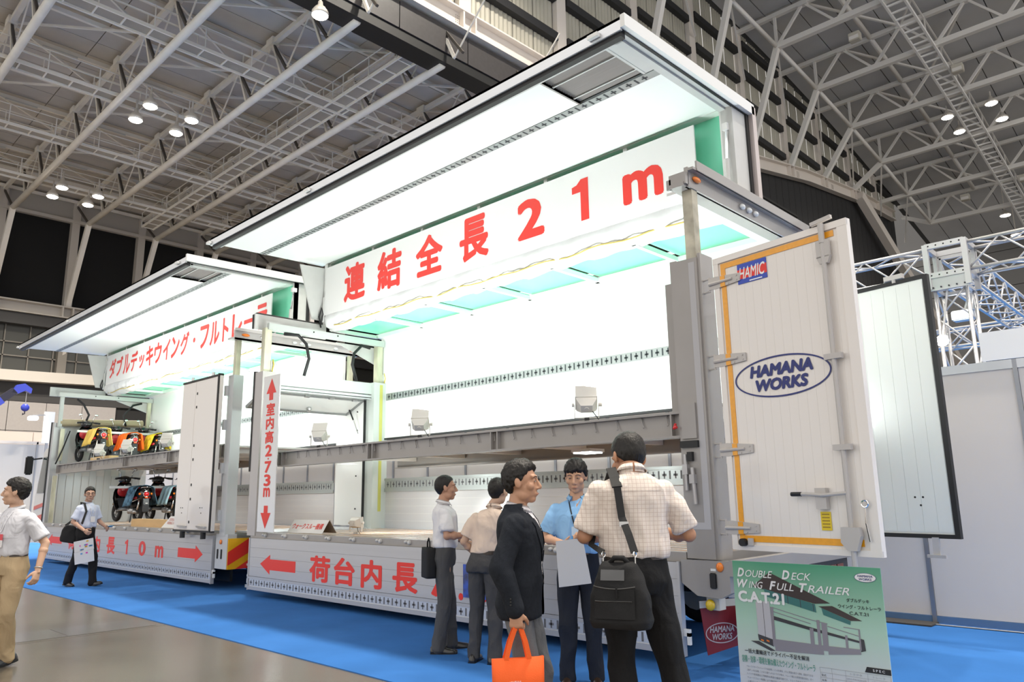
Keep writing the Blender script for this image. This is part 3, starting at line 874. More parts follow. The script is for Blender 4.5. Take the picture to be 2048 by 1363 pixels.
def floodlight(x, y, z, label, group, tilt=0.6, yaw=0.0, on=None, hood=True, col=(0.72, 0.69, 0.64)):
    t = thing('floodlight', label, 'floodlight', (x, y, z), group)
    m = mat('floodlight_beige', col, 0.4)
    R = Matrix.Rotation(yaw, 4, 'Z')
    Q = R @ Matrix.Translation((0, 0, 0.17)) @ Matrix.Rotation(tilt, 4, 'X')
    def part(nm, mb, mm=m):
        mb.xf(Matrix.Translation((x, y, z)))
        return mb.build(nm, mm, t)
    hs = MB().loft([[(-.105, .03, -.075), (.105, .03, -.075), (.105, .03, .075), (-.105, .03, .075)], [(-.105, .0, -.075), (.105, .0, -.075), (.105, .0, .075), (-.105, .0, .075)], [(-.06, -.075, -.045), (.06, -.075, -.045), (.06, -.075, .045), (-.06, -.075, .045)]]).xf(Q)
    part('housing', hs)
    part('front_frame', MB().box(-.115, .115, .03, .045, -.085, .085).xf(Q))
    part('glass', MB().box(-.095, .095, .045, .048, -.065, .065).xf(Q), mat('flood_glass_lit', (1, 1, 1), 0.3, emit=(0.93, 0.98, 1.0), estr=6.0))
    if hood:
        part('hood', MB().obox((0, .10, .10), ((1, 0, 0), (0, 1, .35), (0, -.35, 1)), (.11, .07, .004)).xf(Q))
    part('boss', MB().cyl((0, -.075, 0), (0, -.085, 0), .025, 10).xf(Q))
    br = MB().bar((-.125, 0, .17), (-.125, 0, .035), .008, .022, (0, 1, 0)).bar((.125, 0, .17), (.125, 0, .035), .008, .022, (0, 1, 0)).bar((-.127, 0, .035), (.127, 0, .035), .022, .008, (0, 0, 1)).xf(R)
    part('bracket', br)
    part('knob', MB().cyl((.125, 0, .17), (.16, 0, .17), .02, 8).cyl((-.125, 0, .17), (-.15, 0, .17), .02, 8).xf(R))
    part('clamp', MB().box(-.025, .025, -.025, .025, 0, .035).xf(R), BLACK() if hood and on else m)
    part('cable', MB().tube([(.06, -.03, .1), (.10, -.05, .04), (.13, -.03, .0)], .005, 5).xf(R), BLACK())
    return t
# ------------------------------------------------------------------ the trailer (nearer, larger wing)
TR = thing('wing_trailer', 'large white double deck wing trailer with its wing raised over the visitors', 'trailer', (-7.6, 7.35, 0))
TX0, TX1 = -11.75, -3.72
wing_body(TR, TX0, TX1, 2.24, -11.05, -3.72, -12.02, -3.56, 6, gate_x=(-11.70, -3.79))
drape(TR, -11.72, -3.85, 4.74)
W, G, LG, A, B = WHITE(), GREYP(), LGREY(), ALU(), BLACK()
gate = [c for c in TR.children if c.name.startswith('side_gate')][0]
def digit_one(w_, h_):
    return [(x * w_, z * h_) for x, z in ((.5, .5), (.5, -.5), (.02, -.5), (.02, .2), (-.5, .2), (-.5, .36), (-.2, .39), (.06, .5))]
def arrow(x_tip, x_tail, zc, hh, sh, hl, y):
    s = 1 if x_tip > x_tail else -1
    p = [(x_tip, zc), (x_tip - s * hl, zc + hh), (x_tip - s * hl, zc + sh), (x_tail, zc + sh), (x_tail, zc - sh), (x_tip - s * hl, zc - sh), (x_tip - s * hl, zc - hh)]
    return MB().prism(p, (0, y, 0), (1, 0, 0), (0, 0, 1), 0.0015)
arrow(-11.33, -10.28, 0.515, 0.145, 0.08, 0.30, YN - 0.0625).build('red_arrow', RED(), gate)
for ch, x, wd, hh in (('荷', -9.63, 0.53, 0.36), ('台', -9.02, 0.50, 0.36), ('内', -8.40, 0.46, 0.36), ('長', -7.70, 0.50, 0.36), ('7', -7.03, 0.40, 0.36), ('.', -6.67, 0.08, 0.08), ('9', -6.25, 0.40, 0.36), ('m', -5.66, 0.46, 0.27)):
    text_part('red_lettering', ch, RED(), gate, (x, YN - 0.064, 0.525 if ch not in 'm.' else (0.49 if ch == 'm' else 0.38)), AX, AZ, height=hh, width=wd, bold=0.034)
arrow(-4.05, -4.85, 0.515, 0.145, 0.08, 0.30, YN - 0.0625).build('red_arrow', RED(), gate)
# blue leaflet pinned to the gate between the two standing men
bl = mat('blue_leaflet', (0.004, 0.05, 0.34), 0.3, var=0.9, vscale=9, coat=0.4)
lf = tag(MB().box(-6.62, -6.05, YN - 0.075, YN - 0.068, 0.38, 0.74).build('blue_leaflet', bl), 'glossy deep blue leaflet on the trailer gate between two visitors', 'leaflet')

# near rear corner post, its telescoping tube, tape
def rear_post(y0, y1, name='rear_post'):
    p = MB().box(-3.71, -3.43, y0, y1, ZB - 0.02, 3.66).build(name, G, TR)
    MB().box(-3.43, -3.40, y0 + 0.02, y1 + 0.05, ZB - 0.02, 3.70).build('post_flange', G, p)
    MB().box(-3.555, -3.45, y0 + 0.04, y0 + 0.14, 3.6, 4.36).build('telescopic_tube', mat('weathered_tube', (0.42, 0.39, 0.31), 0.4, 0.3, var=0.3, vscale=6), p)
    return p
rp = rear_post(YN - 0.03, YN + 0.17)
MB().box(-3.86, -3.72, YN + 0.10, YN + 0.18, 2.2, 3.5).build('guide_plate', G, rp)
MB().box(-3.80, -3.73, YN + 0.11, YN + 0.17, 3.5, 3.72).build('pulley_cheek', G, rp)
tape = mat('silver_tape', (0.44, 0.43, 0.44), 0.5)
MB().box(-3.515, -3.452, YN - 0.0325, YN - 0.0305, 1.18, 3.62).build('reflective_tape', tape, rp)
MB().box(-3.68, -3.515, YN - 0.0325, YN - 0.0305, 1.18, 1.24).build('reflective_tape', tape, rp)
MB().box(-3.68, -3.53, YN - 0.05, YN - 0.031, 1.98, 2.30).build('access_cover', G, rp)
MB().box(-3.70, -3.52, YN - 0.06, YN - 0.031, 1.90, 1.96).build('drip_lip', B, rp)
hd = mat('handle_grey', (0.46, 0.45, 0.45), 0.3, 0.5)
MB().cyl((-3.655, YN - 0.06, 1.84), (-3.655, YN - 0.06, 1.52), 0.018, 8).box(-3.68, -3.63, YN - 0.08, YN - 0.03, 1.66, 1.75).build('lever_handle', hd, rp)
MB().cyl((-3.59, YN - 0.06, 1.72), (-3.575, YN - 0.06, 1.40), 0.018, 8).box(-3.615, -3.565, YN - 0.08, YN - 0.03, 1.58, 1.66).build('lever_handle', hd, rp)
MB().box(-3.63, -3.58, YN - 0.07, YN - 0.03, 1.78, 1.86).build('lever_bracket', B, rp)
MB().tube([(-3.76, YN - 0.02, 2.12), (-3.74, YN - 0.08, 2.08), (-3.71, YN - 0.08, 2.09)], 0.014, 6).build('red_pull', mat('red_plastic', (0.65, 0.03, 0.03), 0.4), rp)
rp2 = rear_post(YF - 0.17, YF + 0.03)
# rear top rail
rr = MB().box(-3.62, -3.46, YN - 0.12, YF + 0.1, 4.36, 4.40).box(-3.48, -3.44, YN - 0.06, YF + 0.1, 4.36, 4.56).box(-3.44, -3.38, YN - 0.06, YF + 0.1, 4.52, 4.545).box(-3.39, -3.37, YN, YF + 0.1, 4.52, 4.62).build('rear_top_rail', G, TR)
MB().box(-3.62, -3.44, YN - 0.35 + 0.24, YN - 0.05, 4.38, 4.50).box(-3.65, -3.60, YN - 0.11, YN - 0.09, 4.36, 4.46).build('rail_end_bracket', G, rr)
for y in (YN + 0.08, YF - 0.05):
    MB().ell((-3.425, y, 4.46), (0.025, 0.075, 0.030), 10, 6).build('marker_lamp', ORANGE(), rr, True)
cl = mat('clear_lens', (0.75, 0.76, 0.76), 0.12, coat=0.8)
for y in (7.1, 7.25, 7.40):
    MB().ell((-3.425, y, 4.44), (0.03, 0.05, 0.032), 10, 6).build('clear_lamp', cl, rr, True)
MB().box(-3.78, -3.62, YN + 0.1, YF, 4.40, 4.43).build('rail_soffit', W, rr)
# rear lower corner box, lamps, mudflap
rb = MB().prism([(-3.77, 0.92), (-3.30, 0.92), (-3.30, 0.66), (-3.40, 0.61), (-3.62, 0.62), (-3.77, 0.72)], (0, YN + 0.05, 0), (1, 0, 0), (0, 0, 1), 0.10).build('corner_box', G, TR)
MB().box(-3.30, -3.22, YN - 0.05, YF, 0.80, 0.93).build('rear_sill', G, TR)
MB().box(-3.40, -3.28, YN + 0.3, YF, 0.50, 0.80).build('tail_lamp_board', mat('dark_board', (0.05, 0.05, 0.055), 0.5), TR)
for y in (7.9, 8.1, 8.3):
    MB().box(-3.285, -3.27, y, y + 0.16, 0.60, 0.74).build('tail_lamp', mat('dark_red_lens', (0.25, 0.02, 0.01), 0.2, coat=0.5), TR)
MB().ell((-3.385, YN - 0.055, 0.87), (0.036, 0.016, 0.040), 12, 6).build('side_marker', ORANGE(), rb, True)
MB().bbox(-3.485, -3.42, YN - 0.068, YN - 0.05, 0.69, 0.82, 0.008).build('black_catch', B, rb)
MB().box(-3.475, -3.425, YN - 0.054, YN - 0.05, 0.835, 0.855).build('small_sticker', W, rb)
MB().ell((-3.53, YN + 0.0, 0.545), (0.045, 0.03, 0.048), 12, 8).build('fog_lamp', mat('yellow_lens', (0.75, 0.50, 0.01), 0.15, coat=0.7), TR, True)
MB().box(-3.58, -3.46, YN + 0.03, YN + 0.14, 0.50, 0.64).build('lamp_bracket', LG, TR)
MB().bbox(-3.33, -3.19, YN + 0.05, YN + 0.25, 0.30, 0.52, 0.02).build('rubber_buffer', B, TR)
rd = Vector((0.62, 0.62, 0)).normalized()
fl_o = Vector((-3.66, YN + 0.03, 0.115))
mf = MB().prism([(0, 0.45), (0.33, 0.47), (0.36, 0.09), (0.05, 0.0)], fl_o, rd, AZ, 0.012).build('mudflap', mat('red_mudflap', (0.20, 0.012, 0.018), 0.4), TR)
nf = rd.cross(AZ).normalized()
tw = mat('flap_white', (0.50, 0.46, 0.47), 0.5)
MB().prism([(0, 0.39), (0.33, 0.41), (0.33, 0.47), (0, 0.45)], fl_o + nf * 0.014, rd, AZ, 0.004).build('flap_clamp', LG, mf)
def ring_ellipse(c, ax, ay, a, b, wdt, n=40):
    g = MB(); c, ax, ay = Vector(c), Vector(ax), Vector(ay)
    vs = []
    for k in range(n):
        t = 2 * pi * k / n
        vs += [c + ax * (a * cos(t)) + ay * (b * sin(t)), c + ax * ((a - wdt) * cos(t)) + ay * ((b - wdt) * sin(t))]
    g.add(vs, [(2 * k, 2 * ((k + 1) % n), 2 * ((k + 1) % n) + 1, 2 * k + 1) for k in range(n)])
    return g
cf = fl_o + rd * 0.185 + AZ * 0.185 + nf * 0.016
tilt_ax = (rd * 0.985 + AZ * 0.06).normalized()
ring_ellipse(cf, tilt_ax, AZ, 0.145, 0.085, 0.008).build('logo_ring', tw, mf)
text_part('logo_lettering', 'HAMANA', tw, mf, cf + AZ * 0.032, tilt_ax, AZ, height=0.052, width=0.215, bold=0.024, shear=0.2)
text_part('logo_lettering', 'WORKS', tw, mf, cf - AZ * 0.030, tilt_ax, AZ, height=0.052, width=0.175, bold=0.024, shear=0.2)
# chassis, wheels below
for x0_, x1_ in ((-11.3, -10.1), (-8.2, -5.9)):
    MB().box(x0_, x1_, 6.42, 6.47, 0.10, 0.76).build('shade_panel', mat('chassis_black', (0.02, 0.02, 0.022), 0.5), TR)  # added black panels that block light and deepen the shade under the trailer
MB().box(-11.4, -3.8, 6.75, 6.9, 0.55, 0.78).box(-11.4, -3.8, 7.8, 7.95, 0.55, 0.78).build('chassis_rails', mat('chassis_black', (0.02, 0.02, 0.022), 0.5), TR)
def wheel(parent, x, y, r=0.40, wd=0.28):
    w_ = MB().torus((x, y, r), (0, 1, 0), r - wd * 0.36, wd * 0.36, 22, 8).build('tyre', mat('tyre_black', (0.015, 0.015, 0.016), 0.75), parent, True)
    MB().cyl((x, y - 0.11, r), (x, y + 0.11, r), r * 0.58, 16).build('wheel_rim', LGREY(), w_)
for x in (-9.6, -8.7, -5.4, -4.9):
    for y in (6.45, 8.25):
        wheel(TR, x, y, 0.37)
# --- near rear door, swung right open
def door_frame(h, e):
    h, e = Vector(h), Vector(e)
    ax = (e - h); L = ax.length; ax.normalize()
    return h, ax, L, ax.cross(AZ).normalized()
h, ax, L, nn = door_frame((-3.27, 6.10, 0), (-1.985, 5.885, 0))
def on_door(u, v, d=0.0): return h + ax * u + AZ * v + nn * d
def dbox(u0, u1, v0, v1, d0, d1):
    return MB().obox(on_door((u0 + u1) / 2, (v0 + v1) / 2, (d0 + d1) / 2), (ax, nn, AZ), ((u1 - u0) / 2, abs(d1 - d0) / 2, (v1 - v0) / 2))
dw = mat('door_warm_white', (0.80, 0.75, 0.70), 0.22, coat=0.35)
dr = dbox(0.0, L, 1.02, 3.60, -0.045, -0.005).build('rear_door', dw, TR)
for i in range(14):
    u0 = 0.06 + i * (L - 0.12) / 14
    dbox(u0 + 0.0004, u0 + (L - 0.12) / 14 - 0.0004, 1.06, 3.54, -0.005, -0.002).build('door_plank', dw, dr)
dbox(0, 0.055, 1.02, 3.60, -0.005, 0.012).build('door_border', dw, dr)
dbox(L - 0.085, L, 1.02, 3.60, -0.005, 0.012).build('door_border', dw, dr)
dbox(0, L, 1.02, 1.065, -0.005, 0.014).build('door_border', dw, dr)
dbox(0, L, 3.545, 3.60, -0.005, 0.014).build('door_border', dw, dr)
yt = mat('yellow_reflective_tape', (0.85, 0.36, 0.01), 0.35, coat=0.4, var=0.06, vscale=30)
dbox(0.075, 0.125, 1.12, 3.53, 0.001, 0.003).build('yellow_tape', yt, dr)
dbox(0.075, L - 0.12, 3.485, 3.535, 0.001, 0.0035).build('yellow_tape', yt, dr)
dbox(0.075, L - 0.13, 1.09, 1.14, 0.001, 0.0035).build('yellow_tape', yt, dr)
hm = mat('hinge_grey', (0.50, 0.47, 0.445), 0.35, coat=0.2)
for v in (3.37, 2.65, 1.86, 1.20):
    hg = MB().prism([(-0.06, -0.05), (0.02, -0.055), (0.28, -0.035), (0.28, 0.035), (0.02, 0.06), (-0.06, 0.055)], on_door(0, v, 0.004), ax, AZ, 0.012).build('hinge', hm, dr)
    MB().tube([on_door(-0.05, v, 0.02), on_door(0.2, v, 0.02)], [0.018, 0.012], 8).build('hinge_rib', hm, hg)
    for a, b in ((0.25, 0.02), (0.25, -0.02), (0.16, -0.032)):
        MB().cyl(on_door(a, v + b, 0.012), on_door(a, v + b, 0.022), 0.008, 6).build('bolt', hm, hg)
    dbox(0.075, 0.125, v - 0.05, v + 0.05, 0.0165, 0.02).build('yellow_tape', yt, hg)
    MB().tube([on_door(-0.06, v + 0.06, 0.0), on_door(-0.15, v + 0.06, -0.02)], 0.008, 6).tube([on_door(-0.06, v - 0.06, 0.0), on_door(-0.15, v - 0.06, -0.02)], 0.008, 6).tube([on_door(-0.06, v + 0.07, 0.0), on_door(-0.06, v - 0.07, 0.0)], 0.010, 6).build('hinge_pin', hm, hg)
# lock rod
ur = L - 0.20
MB().cyl(on_door(ur, 0.93, 0.04), on_door(ur, 3.50, 0.04), 0.020, 10).build('lock_rod', hm, dr)
MB().bar(on_door(ur, 0.70, 0.04), on_door(ur, 0.95, 0.04), 0.05, 0.012).build('lock_rod_tail', hm, dr)
MB().prism([(-0.06, 3.33), (0.06, 3.33), (0.035, 3.27), (-0.035, 3.27)], on_door(ur, 0, 0.02), ax, AZ, 0.03).add(*[(q.v, q.f) for q in [dbox(ur - 0.055, ur + 0.055, 3.32, 3.46, 0.02, 0.05)]][0]).build('rod_guide', hm, dr)
MB().cyl(on_door(ur, 3.44, 0.04), on_door(ur, 3.60, 0.04), 0.024, 10).build('rod_head', hm, dr)
MB().bar(on_door(ur - 0.09, 3.62, 0.03), on_door(ur + 0.09, 3.64, 0.03), 0.03, 0.03).build('cam_bar', hm, dr)
for v in (2.52, 1.82):
    dbox(ur - 0.07, ur + 0.07, v - 0.022, v + 0.022, 0.02, 0.065).build('rod_strap', hm, dr)
MB().prism([(-0.07, 1.23), (0.07, 1.23), (0.08, 1.17), (0.04, 1.06), (-0.03, 1.06), (-0.08, 1.12)], on_door(ur, 0, 0.02), ax, AZ, 0.045).build('rod_guide', hm, dr)
uh = L - 0.42
lk = MB().add(*(lambda q: (q.v, q.f))(dbox(uh - 0.045, uh + 0.045, 1.36, 1.52, 0.005, 0.05))).build('lock_case', hm, dr)
MB().tube([on_door(uh - 0.24, 1.475, 0.05), on_door(uh - 0.12, 1.475, 0.05), on_door(uh + 0.02, 1.465, 0.06), on_door(ur, 1.48, 0.05)], 0.014, 8).build('lock_lever', hm, lk)
MB().cyl(on_door(uh - 0.25, 1.475, 0.05), on_door(uh - 0.16, 1.475, 0.05), 0.017, 8).build('lever_grip', B, lk)
dbox(uh - 0.04, uh + 0.045, 1.20, 1.34, 0.003, 0.005).build('yellow_sticker', mat('yellow_sticker', (0.75, 0.55, 0.02), 0.4), dr)
tx = MB()
for k in range(5):
    q = dbox(uh - 0.03, uh + 0.034, 1.315 - k * 0.024, 1.325 - k * 0.024, 0.005, 0.0055); tx.add(q.v, q.f)
tx.build('sticker_print', mat('brown_print', (0.35, 0.22, 0.02), 0.5), dr)
MB().cyl(on_door(0.13, 1.085, 0.015), on_door(0.13, 1.085, 0.06), 0.032, 12).build('rubber_stop', B, dr)
dbox(0.17, 0.22, 1.06, 1.12, 0.014, 0.03).build('stop_bracket', hm, dr)
MB().tube([on_door(L - 0.07, 1.13, 0.03), on_door(L - 0.085, 1.26, 0.035), on_door(L - 0.08, 1.37, 0.03)], 0.006, 6).torus(on_door(L - 0.08, 1.40, 0.035), nn, 0.025, 0.006, 12, 5).build('safety_hook', CHROME(), dr)
# markings on the door
sk = dbox(0.255, 0.555, 3.30, 3.48, 0.002, 0.004).build('brand_sticker', mat('blue_sticker', (0.02, 0.06, 0.45), 0.35), dr)
dbox(0.255, 0.555, 3.345, 3.43, 0.004, 0.005).build('red_band', RED(), sk)
text_part('sticker_lettering', 'HAMIC', mat('white_vinyl', (0.85, 0.85, 0.85), 0.4), sk, on_door(0.405, 3.392, 0.006), ax, AZ, height=0.11, width=0.27, bold=0.012, shear=0.25)
MB().add(*(lambda q: (q.v, q.f))(dbox(0.375, 0.505, 3.308, 3.318, 0.004, 0.0055))).build('sticker_line', mat('white_vinyl', (0.85, 0.85, 0.85), 0.4), sk)
cl_ = on_door(0.60, 2.44, 0.004)
ring_ellipse(cl_, ax, AZ, 0.455, 0.175, 0.014, 64).build('logo_ring', NAVY(), dr)
text_part('logo_lettering', 'HAMANA', NAVY(), dr, cl_ + AZ * 0.062, ax, AZ, height=0.105, width=0.60, bold=0.055, shear=0.18)
text_part('logo_lettering', 'WORKS', NAVY(), dr, cl_ - AZ * 0.062, ax, AZ, height=0.105, width=0.50, bold=0.055, shear=0.18)
# --- far rear door, swung open, seen from inside
h, ax, L, nn = door_frame((-3.27, 8.62, 0), (-2.125, 8.395, 0))
dw2 = mat('door_inner_white', (0.80, 0.82, 0.77), 0.3, coat=0.2)
d2 = dbox(0, L, 1.05, 3.64, -0.03, 0.0).build('rear_door', dw2, TR)
for i in range(8):
    u0 = 0.02 + i * (L - 0.05) / 8
    dbox(u0 + 0.0012, u0 + (L - 0.05) / 8 - 0.0012, 1.08, 3.61, 0.0, 0.004).build('door_plank', dw2, d2)
for q in (dbox(L - 0.02, L + 0.03, 1.02, 3.68, -0.04, 0.012), dbox(0, L, 3.64, 3.685, -0.04, 0.012), dbox(0, L, 1.02, 1.06, -0.04, 0.012)):
    q.build('door_gasket', B, d2)
for a, b in ((0.80, 1.42), (0.88, 1.42), (0.85, 1.34)):
    MB().cyl(on_door(a, b, 0.0), on_door(a, b, 0.006), 0.011, 8).build('bolt_hole', B, d2)
MB().box(-2.36, -2.30, 8.40, 8.44, 0.86, 1.03).bar((-2.42, 8.42, 0.85), (-2.24, 8.38, 0.85), 0.03, 0.03).build('lock_tail', hm, d2)
MB().bar(on_door(0.75, 3.72, 0), on_door(0.95, 3.72, 0), 0.05, 0.05).cyl(on_door(0.85, 3.66, 0), on_door(0.85, 3.74, 0), 0.025, 8).build('lock_head', hm, d2)

# ---- front frame of the trailer
fp = MB().box(-11.86, -11.60, YN - 0.04, YN + 0.19, ZB - 0.02, 3.60).build('front_post', mat('post_taupe', (0.44, 0.41, 0.395), 0.3, coat=0.3), TR)
MB().box(-11.90, -11.86, YN - 0.05, YN + 0.03, 1.95, 3.62).build('post_gasket', B, fp)
def tele(x, y, nm='telescopic_post'):
    o = MB().box(x - 0.06, x + 0.06, y - 0.06, y + 0.06, 3.5, 4.36).build(nm, YELGREASE(), TR)
    MB().box(x - 0.02, x + 0.08, y + 0.06, y + 0.10, 3.55, 3.80).build('guide_cheek', LG, o)
    MB().tube([(x + 0.08, y + 0.08, 3.6), (x + 0.12, y + 0.09, 3.72), (x + 0.08, y + 0.09, 3.82)], 0.01, 5).build('hose_loop', mat('yellow_hose', (0.6, 0.5, 0.05), 0.4), o)
    return o
tele(-11.72, YN + 0.06); tele(-11.72, YF - 0.12)
fj = MB().box(-11.82, -11.58, YF - 0.30, YF + 0.02, ZB, 3.62).build('front_post', mat('pale_green_white', (0.52, 0.56, 0.53), 0.35), TR)
MB().box(-11.585, -11.57, YF - 0.17, YF - 0.11, ZB + 0.3, 3.58).build('grease_track', mat('yellow_grease', (0.50, 0.49, 0.12), 0.4), fj)
MB().box(-11.78, -11.66, YN + 0.19, YF - 0.3, 3.40, 3.61).build('portal_header', mat('pale_green_white', (0.52, 0.56, 0.53), 0.35), TR)
MB().box(-11.80, -11.66, YN + 0.19, YF - 0.3, 3.34, 3.38).box(-11.80, -11.64, YN + 0.19, YF - 0.3, 3.30, 3.32).build('header_rail', A, TR)
# door leaf folded back beside the far post, with a gas strut
dl = MB().box(-12.75, -11.84, YF - 0.33, YF - 0.29, 1.0, 3.33).build('portal_door', W, TR)
MB().box(-11.84, -11.82, YF - 0.345, YF - 0.29, 1.0, 3.36).build('door_gasket', B, dl)
for z in (1.3, 1.9, 2.2, 2.75, 3.1):
    MB().cyl((-12.05, YF - 0.33, z), (-12.05, YF - 0.345, z), 0.014, 8).build('door_bolt', B, dl)
MB().cyl((-12.3, YF - 0.40, 3.25), (-12.12, YF - 0.38, 2.95), 0.014, 8).build('gas_strut', B, dl)
MB().cyl((-12.12, YF - 0.38, 2.95), (-11.98, YF - 0.36, 2.68), 0.008, 8).build('strut_rod', CHROME(), dl)
# upward flap hinged on the header
flp = MB()
o_ = Vector((-11.85, 0, 3.30)); dn = Vector((-0.93, 0, -0.36)).normalized()
def fbox(y0, y1, s0, s1, t0, t1):
    nrm = Vector((0.36, 0, -0.93)).normalized()
    return MB().obox(Vector((0, (y0 + y1) / 2, 0)) + o_ + dn * ((s0 + s1) / 2) + nrm * ((t0 + t1) / 2), ((0, 1, 0), dn, nrm), ((y1 - y0) / 2, (s1 - s0) / 2, abs(t1 - t0) / 2))
fl = fbox(YN + 0.15, YF - 0.35, 0.02, 0.60, -0.015, 0.0).build('upper_flap', W, TR)
for q in (fbox(YN + 0.13, YF - 0.33, -0.01, 0.03, -0.03, 0.02), fbox(YN + 0.13, YF - 0.33, 0.57, 0.62, -0.03, 0.02), fbox(YN + 0.10, YN + 0.15, 0, 0.62, -0.03, 0.02), fbox(YF - 0.37, YF - 0.32, 0, 0.62, -0.03, 0.02)):
    q.build('flap_frame', mat('flap_frame_grey', (0.32, 0.33, 0.33), 0.35, 0.6), fl)
MB().ell(o_ + dn * 0.45 + Vector((0.01, 7.35, -0.03)), (0.05, 0.05, 0.05), 10, 6).build('flap_latch', STEEL(), fl, True)
for y in (7.0, 7.5, 8.0):
    fbox(y, y + 0.1, -0.03, 0.02, 0, 0.04).build('flap_hinge', STEEL(), fl)
# front top rail with backing plate and hoses
fr = MB().box(-11.70, -11.62, YN + 0.04, YF - 0.05, 4.33, 4.44).build('front_top_rail', mat('pale_green_white', (0.52, 0.56, 0.53), 0.35), TR)
MB().box(-11.90, -11.86, YN - 0.10, YH + 0.05, 4.36, 4.62).build('rail_back_plate', LG, fr)
MB().tube([(-11.91, YN - 0.10, 4.36), (-11.91, YN - 0.105, 4.60), (-11.91, YN - 0.05, 4.64), (-11.91, YH + 0.05, 4.64)], 0.018, 6).build('plate_gasket', B, fr)
MB().prism([(7.6, 4.33), (YF - 0.05, 4.33), (YF - 0.05, 3.98)], (-11.85, 0, 0), (0, 1, 0), (0, 0, 1), 0.02).build('corner_gusset', LG, fr)
for y in (7.0, 7.5):
    MB().cyl((-11.62, y, 4.40), (-11.615, y, 4.40), 0.014, 8).build('rail_hole', B, fr)
MB().tube([(-11.68, YN + 0.36, 4.30), (-11.66, YN + 0.62, 4.31), (-11.6, YN + 0.75, 4.16), (-11.58, YN + 0.80, 3.9), (-11.62, YN + 0.74, 3.60)], 0.028, 8).build('hydraulic_hose', B, fr, True)
MB().tube([(-11.68, YF - 0.35, 4.28), (-11.66, YF - 0.55, 4.30), (-11.6, YF - 0.75, 4.12), (-11.58, YF - 0.80, 3.9), (-11.64, YF - 0.66, 3.62)], 0.028, 8).build('hydraulic_hose', B, fr, True)
MB().box(-12.9, -11.7, 6.4, 8.3, ZB - 0.01, ZB + 0.02).build('walkway_plate', A, TR)

# ---- signs and loose things on the trailer
sg = thing('sign_board', 'long white sign board with red 連結全長21m over the trailer', 'sign', (-7.9, 7.29, 4.77))
MB().box(-11.74, -4.03, YH - 0.075, YH - 0.055, 4.77, 5.665).build('board', SIGNW(), sg)
for ch, x, wd, hh, zc in (('連', -10.80, 0.64, 0.68, 5.22), ('結', -9.80, 0.66, 0.68, 5.22), ('全', -8.77, 0.66, 0.66, 5.23), ('長', -7.74, 0.63, 0.68, 5.24), ('2', -6.60, 0.50, 0.57, 5.235), ('m', -4.76, 0.58, 0.40, 5.16)):
    text_part('red_lettering', ch, RED(), sg, (x, YH - 0.077, zc), AX, AZ, height=hh, width=wd, bold=0.036)
MB().prism(digit_one(0.27, 0.57), (-5.72, YH - 0.077, 5.235), AX, AZ, 0.001).build('red_lettering', RED(), sg)
# upright height sign on the front post
vs = thing('height_sign', 'tall narrow white board marked 室内高2.73m with red arrows', 'sign', (-11.1, 6.0, 1.0))
MB().box(-11.40, -10.88, 5.985, 5.999, 1.0, 3.46).build('board', SIGNW(), vs)
def varrow(z_tip, z_tail, xc, hw, sw, hl, y):
    s = 1 if z_tip > z_tail else -1
    p = [(xc, z_tip), (xc + hw, z_tip - s * hl), (xc + sw, z_tip - s * hl), (xc + sw, z_tail), (xc - sw, z_tail), (xc - sw, z_tip - s * hl), (xc - hw, z_tip - s * hl)]
    return MB().prism(p, (0, y, 0), (1, 0, 0), (0, 0, 1), 0.0015)
varrow(3.41, 3.06, -11.14, 0.155, 0.06, 0.24, 5.983).build('red_arrow', RED(), vs)
varrow(1.05, 1.40, -11.14, 0.155, 0.06, 0.24, 5.983).build('red_arrow', RED(), vs)
zz = 3.015
for ch, hh, wd in (('室', 0.205, 0.27), ('内', 0.20, 0.25), ('高', 0.20, 0.26), ('2', 0.185, 0.21), ('.', 0.03, 0.04), ('7', 0.185, 0.21), ('3', 0.185, 0.21), ('m', 0.145, 0.21)):
    text_part('red_lettering', ch, RED(), vs, (-11.14, 5.982, zz - hh / 2), AX, AZ, height=hh, width=wd, bold=0.034)
    zz -= hh + 0.021
# tent card on the trailer floor
tc = thing('tent_card', 'folded white tent card reading ウォークスルー機構 on the trailer floor', 'card', (-10.6, 6.42, ZB))
cm_ = mat('card_white', (0.80, 0.79, 0.77), 0.55)
MB().add([(-11.02, 6.30, 0.985), (-10.02, 6.30, 0.985), (-10.02, 6.42, 1.18), (-11.02, 6.42, 1.18), (-11.02, 6.306, 0.985), (-10.02, 6.306, 0.985), (-10.02, 6.424, 1.178), (-11.02, 6.424, 1.178)],
         [(0, 1, 2, 3), (7, 6, 5, 4), (0, 4, 5, 1), (1, 5, 6, 2), (3, 2, 6, 7), (0, 3, 7, 4)]).build('front_face', cm_, tc)
MB().add([(-11.02, 6.55, 0.985), (-10.02, 6.55, 0.985), (-10.02, 6.424, 1.18), (-11.02, 6.424, 1.18), (-11.02, 6.555, 0.985), (-10.02, 6.555, 0.985), (-10.02, 6.43, 1.18), (-11.02, 6.43, 1.18)],
         [(0, 1, 2, 3), (7, 6, 5, 4), (0, 4, 5, 1), (1, 5, 6, 2), (3, 2, 6, 7), (0, 3, 7, 4)]).build('back_face', mat('card_brown', (0.30, 0.26, 0.22), 0.7), tc)
ay_ = Vector((0, 0.12, 0.195)).normalized()
text_part('red_lettering', 'ウォークスルー機構', RED(), tc, Vector((-10.52, 6.357, 1.085)), AX, ay_, height=0.10, width=0.86, bold=0.012)
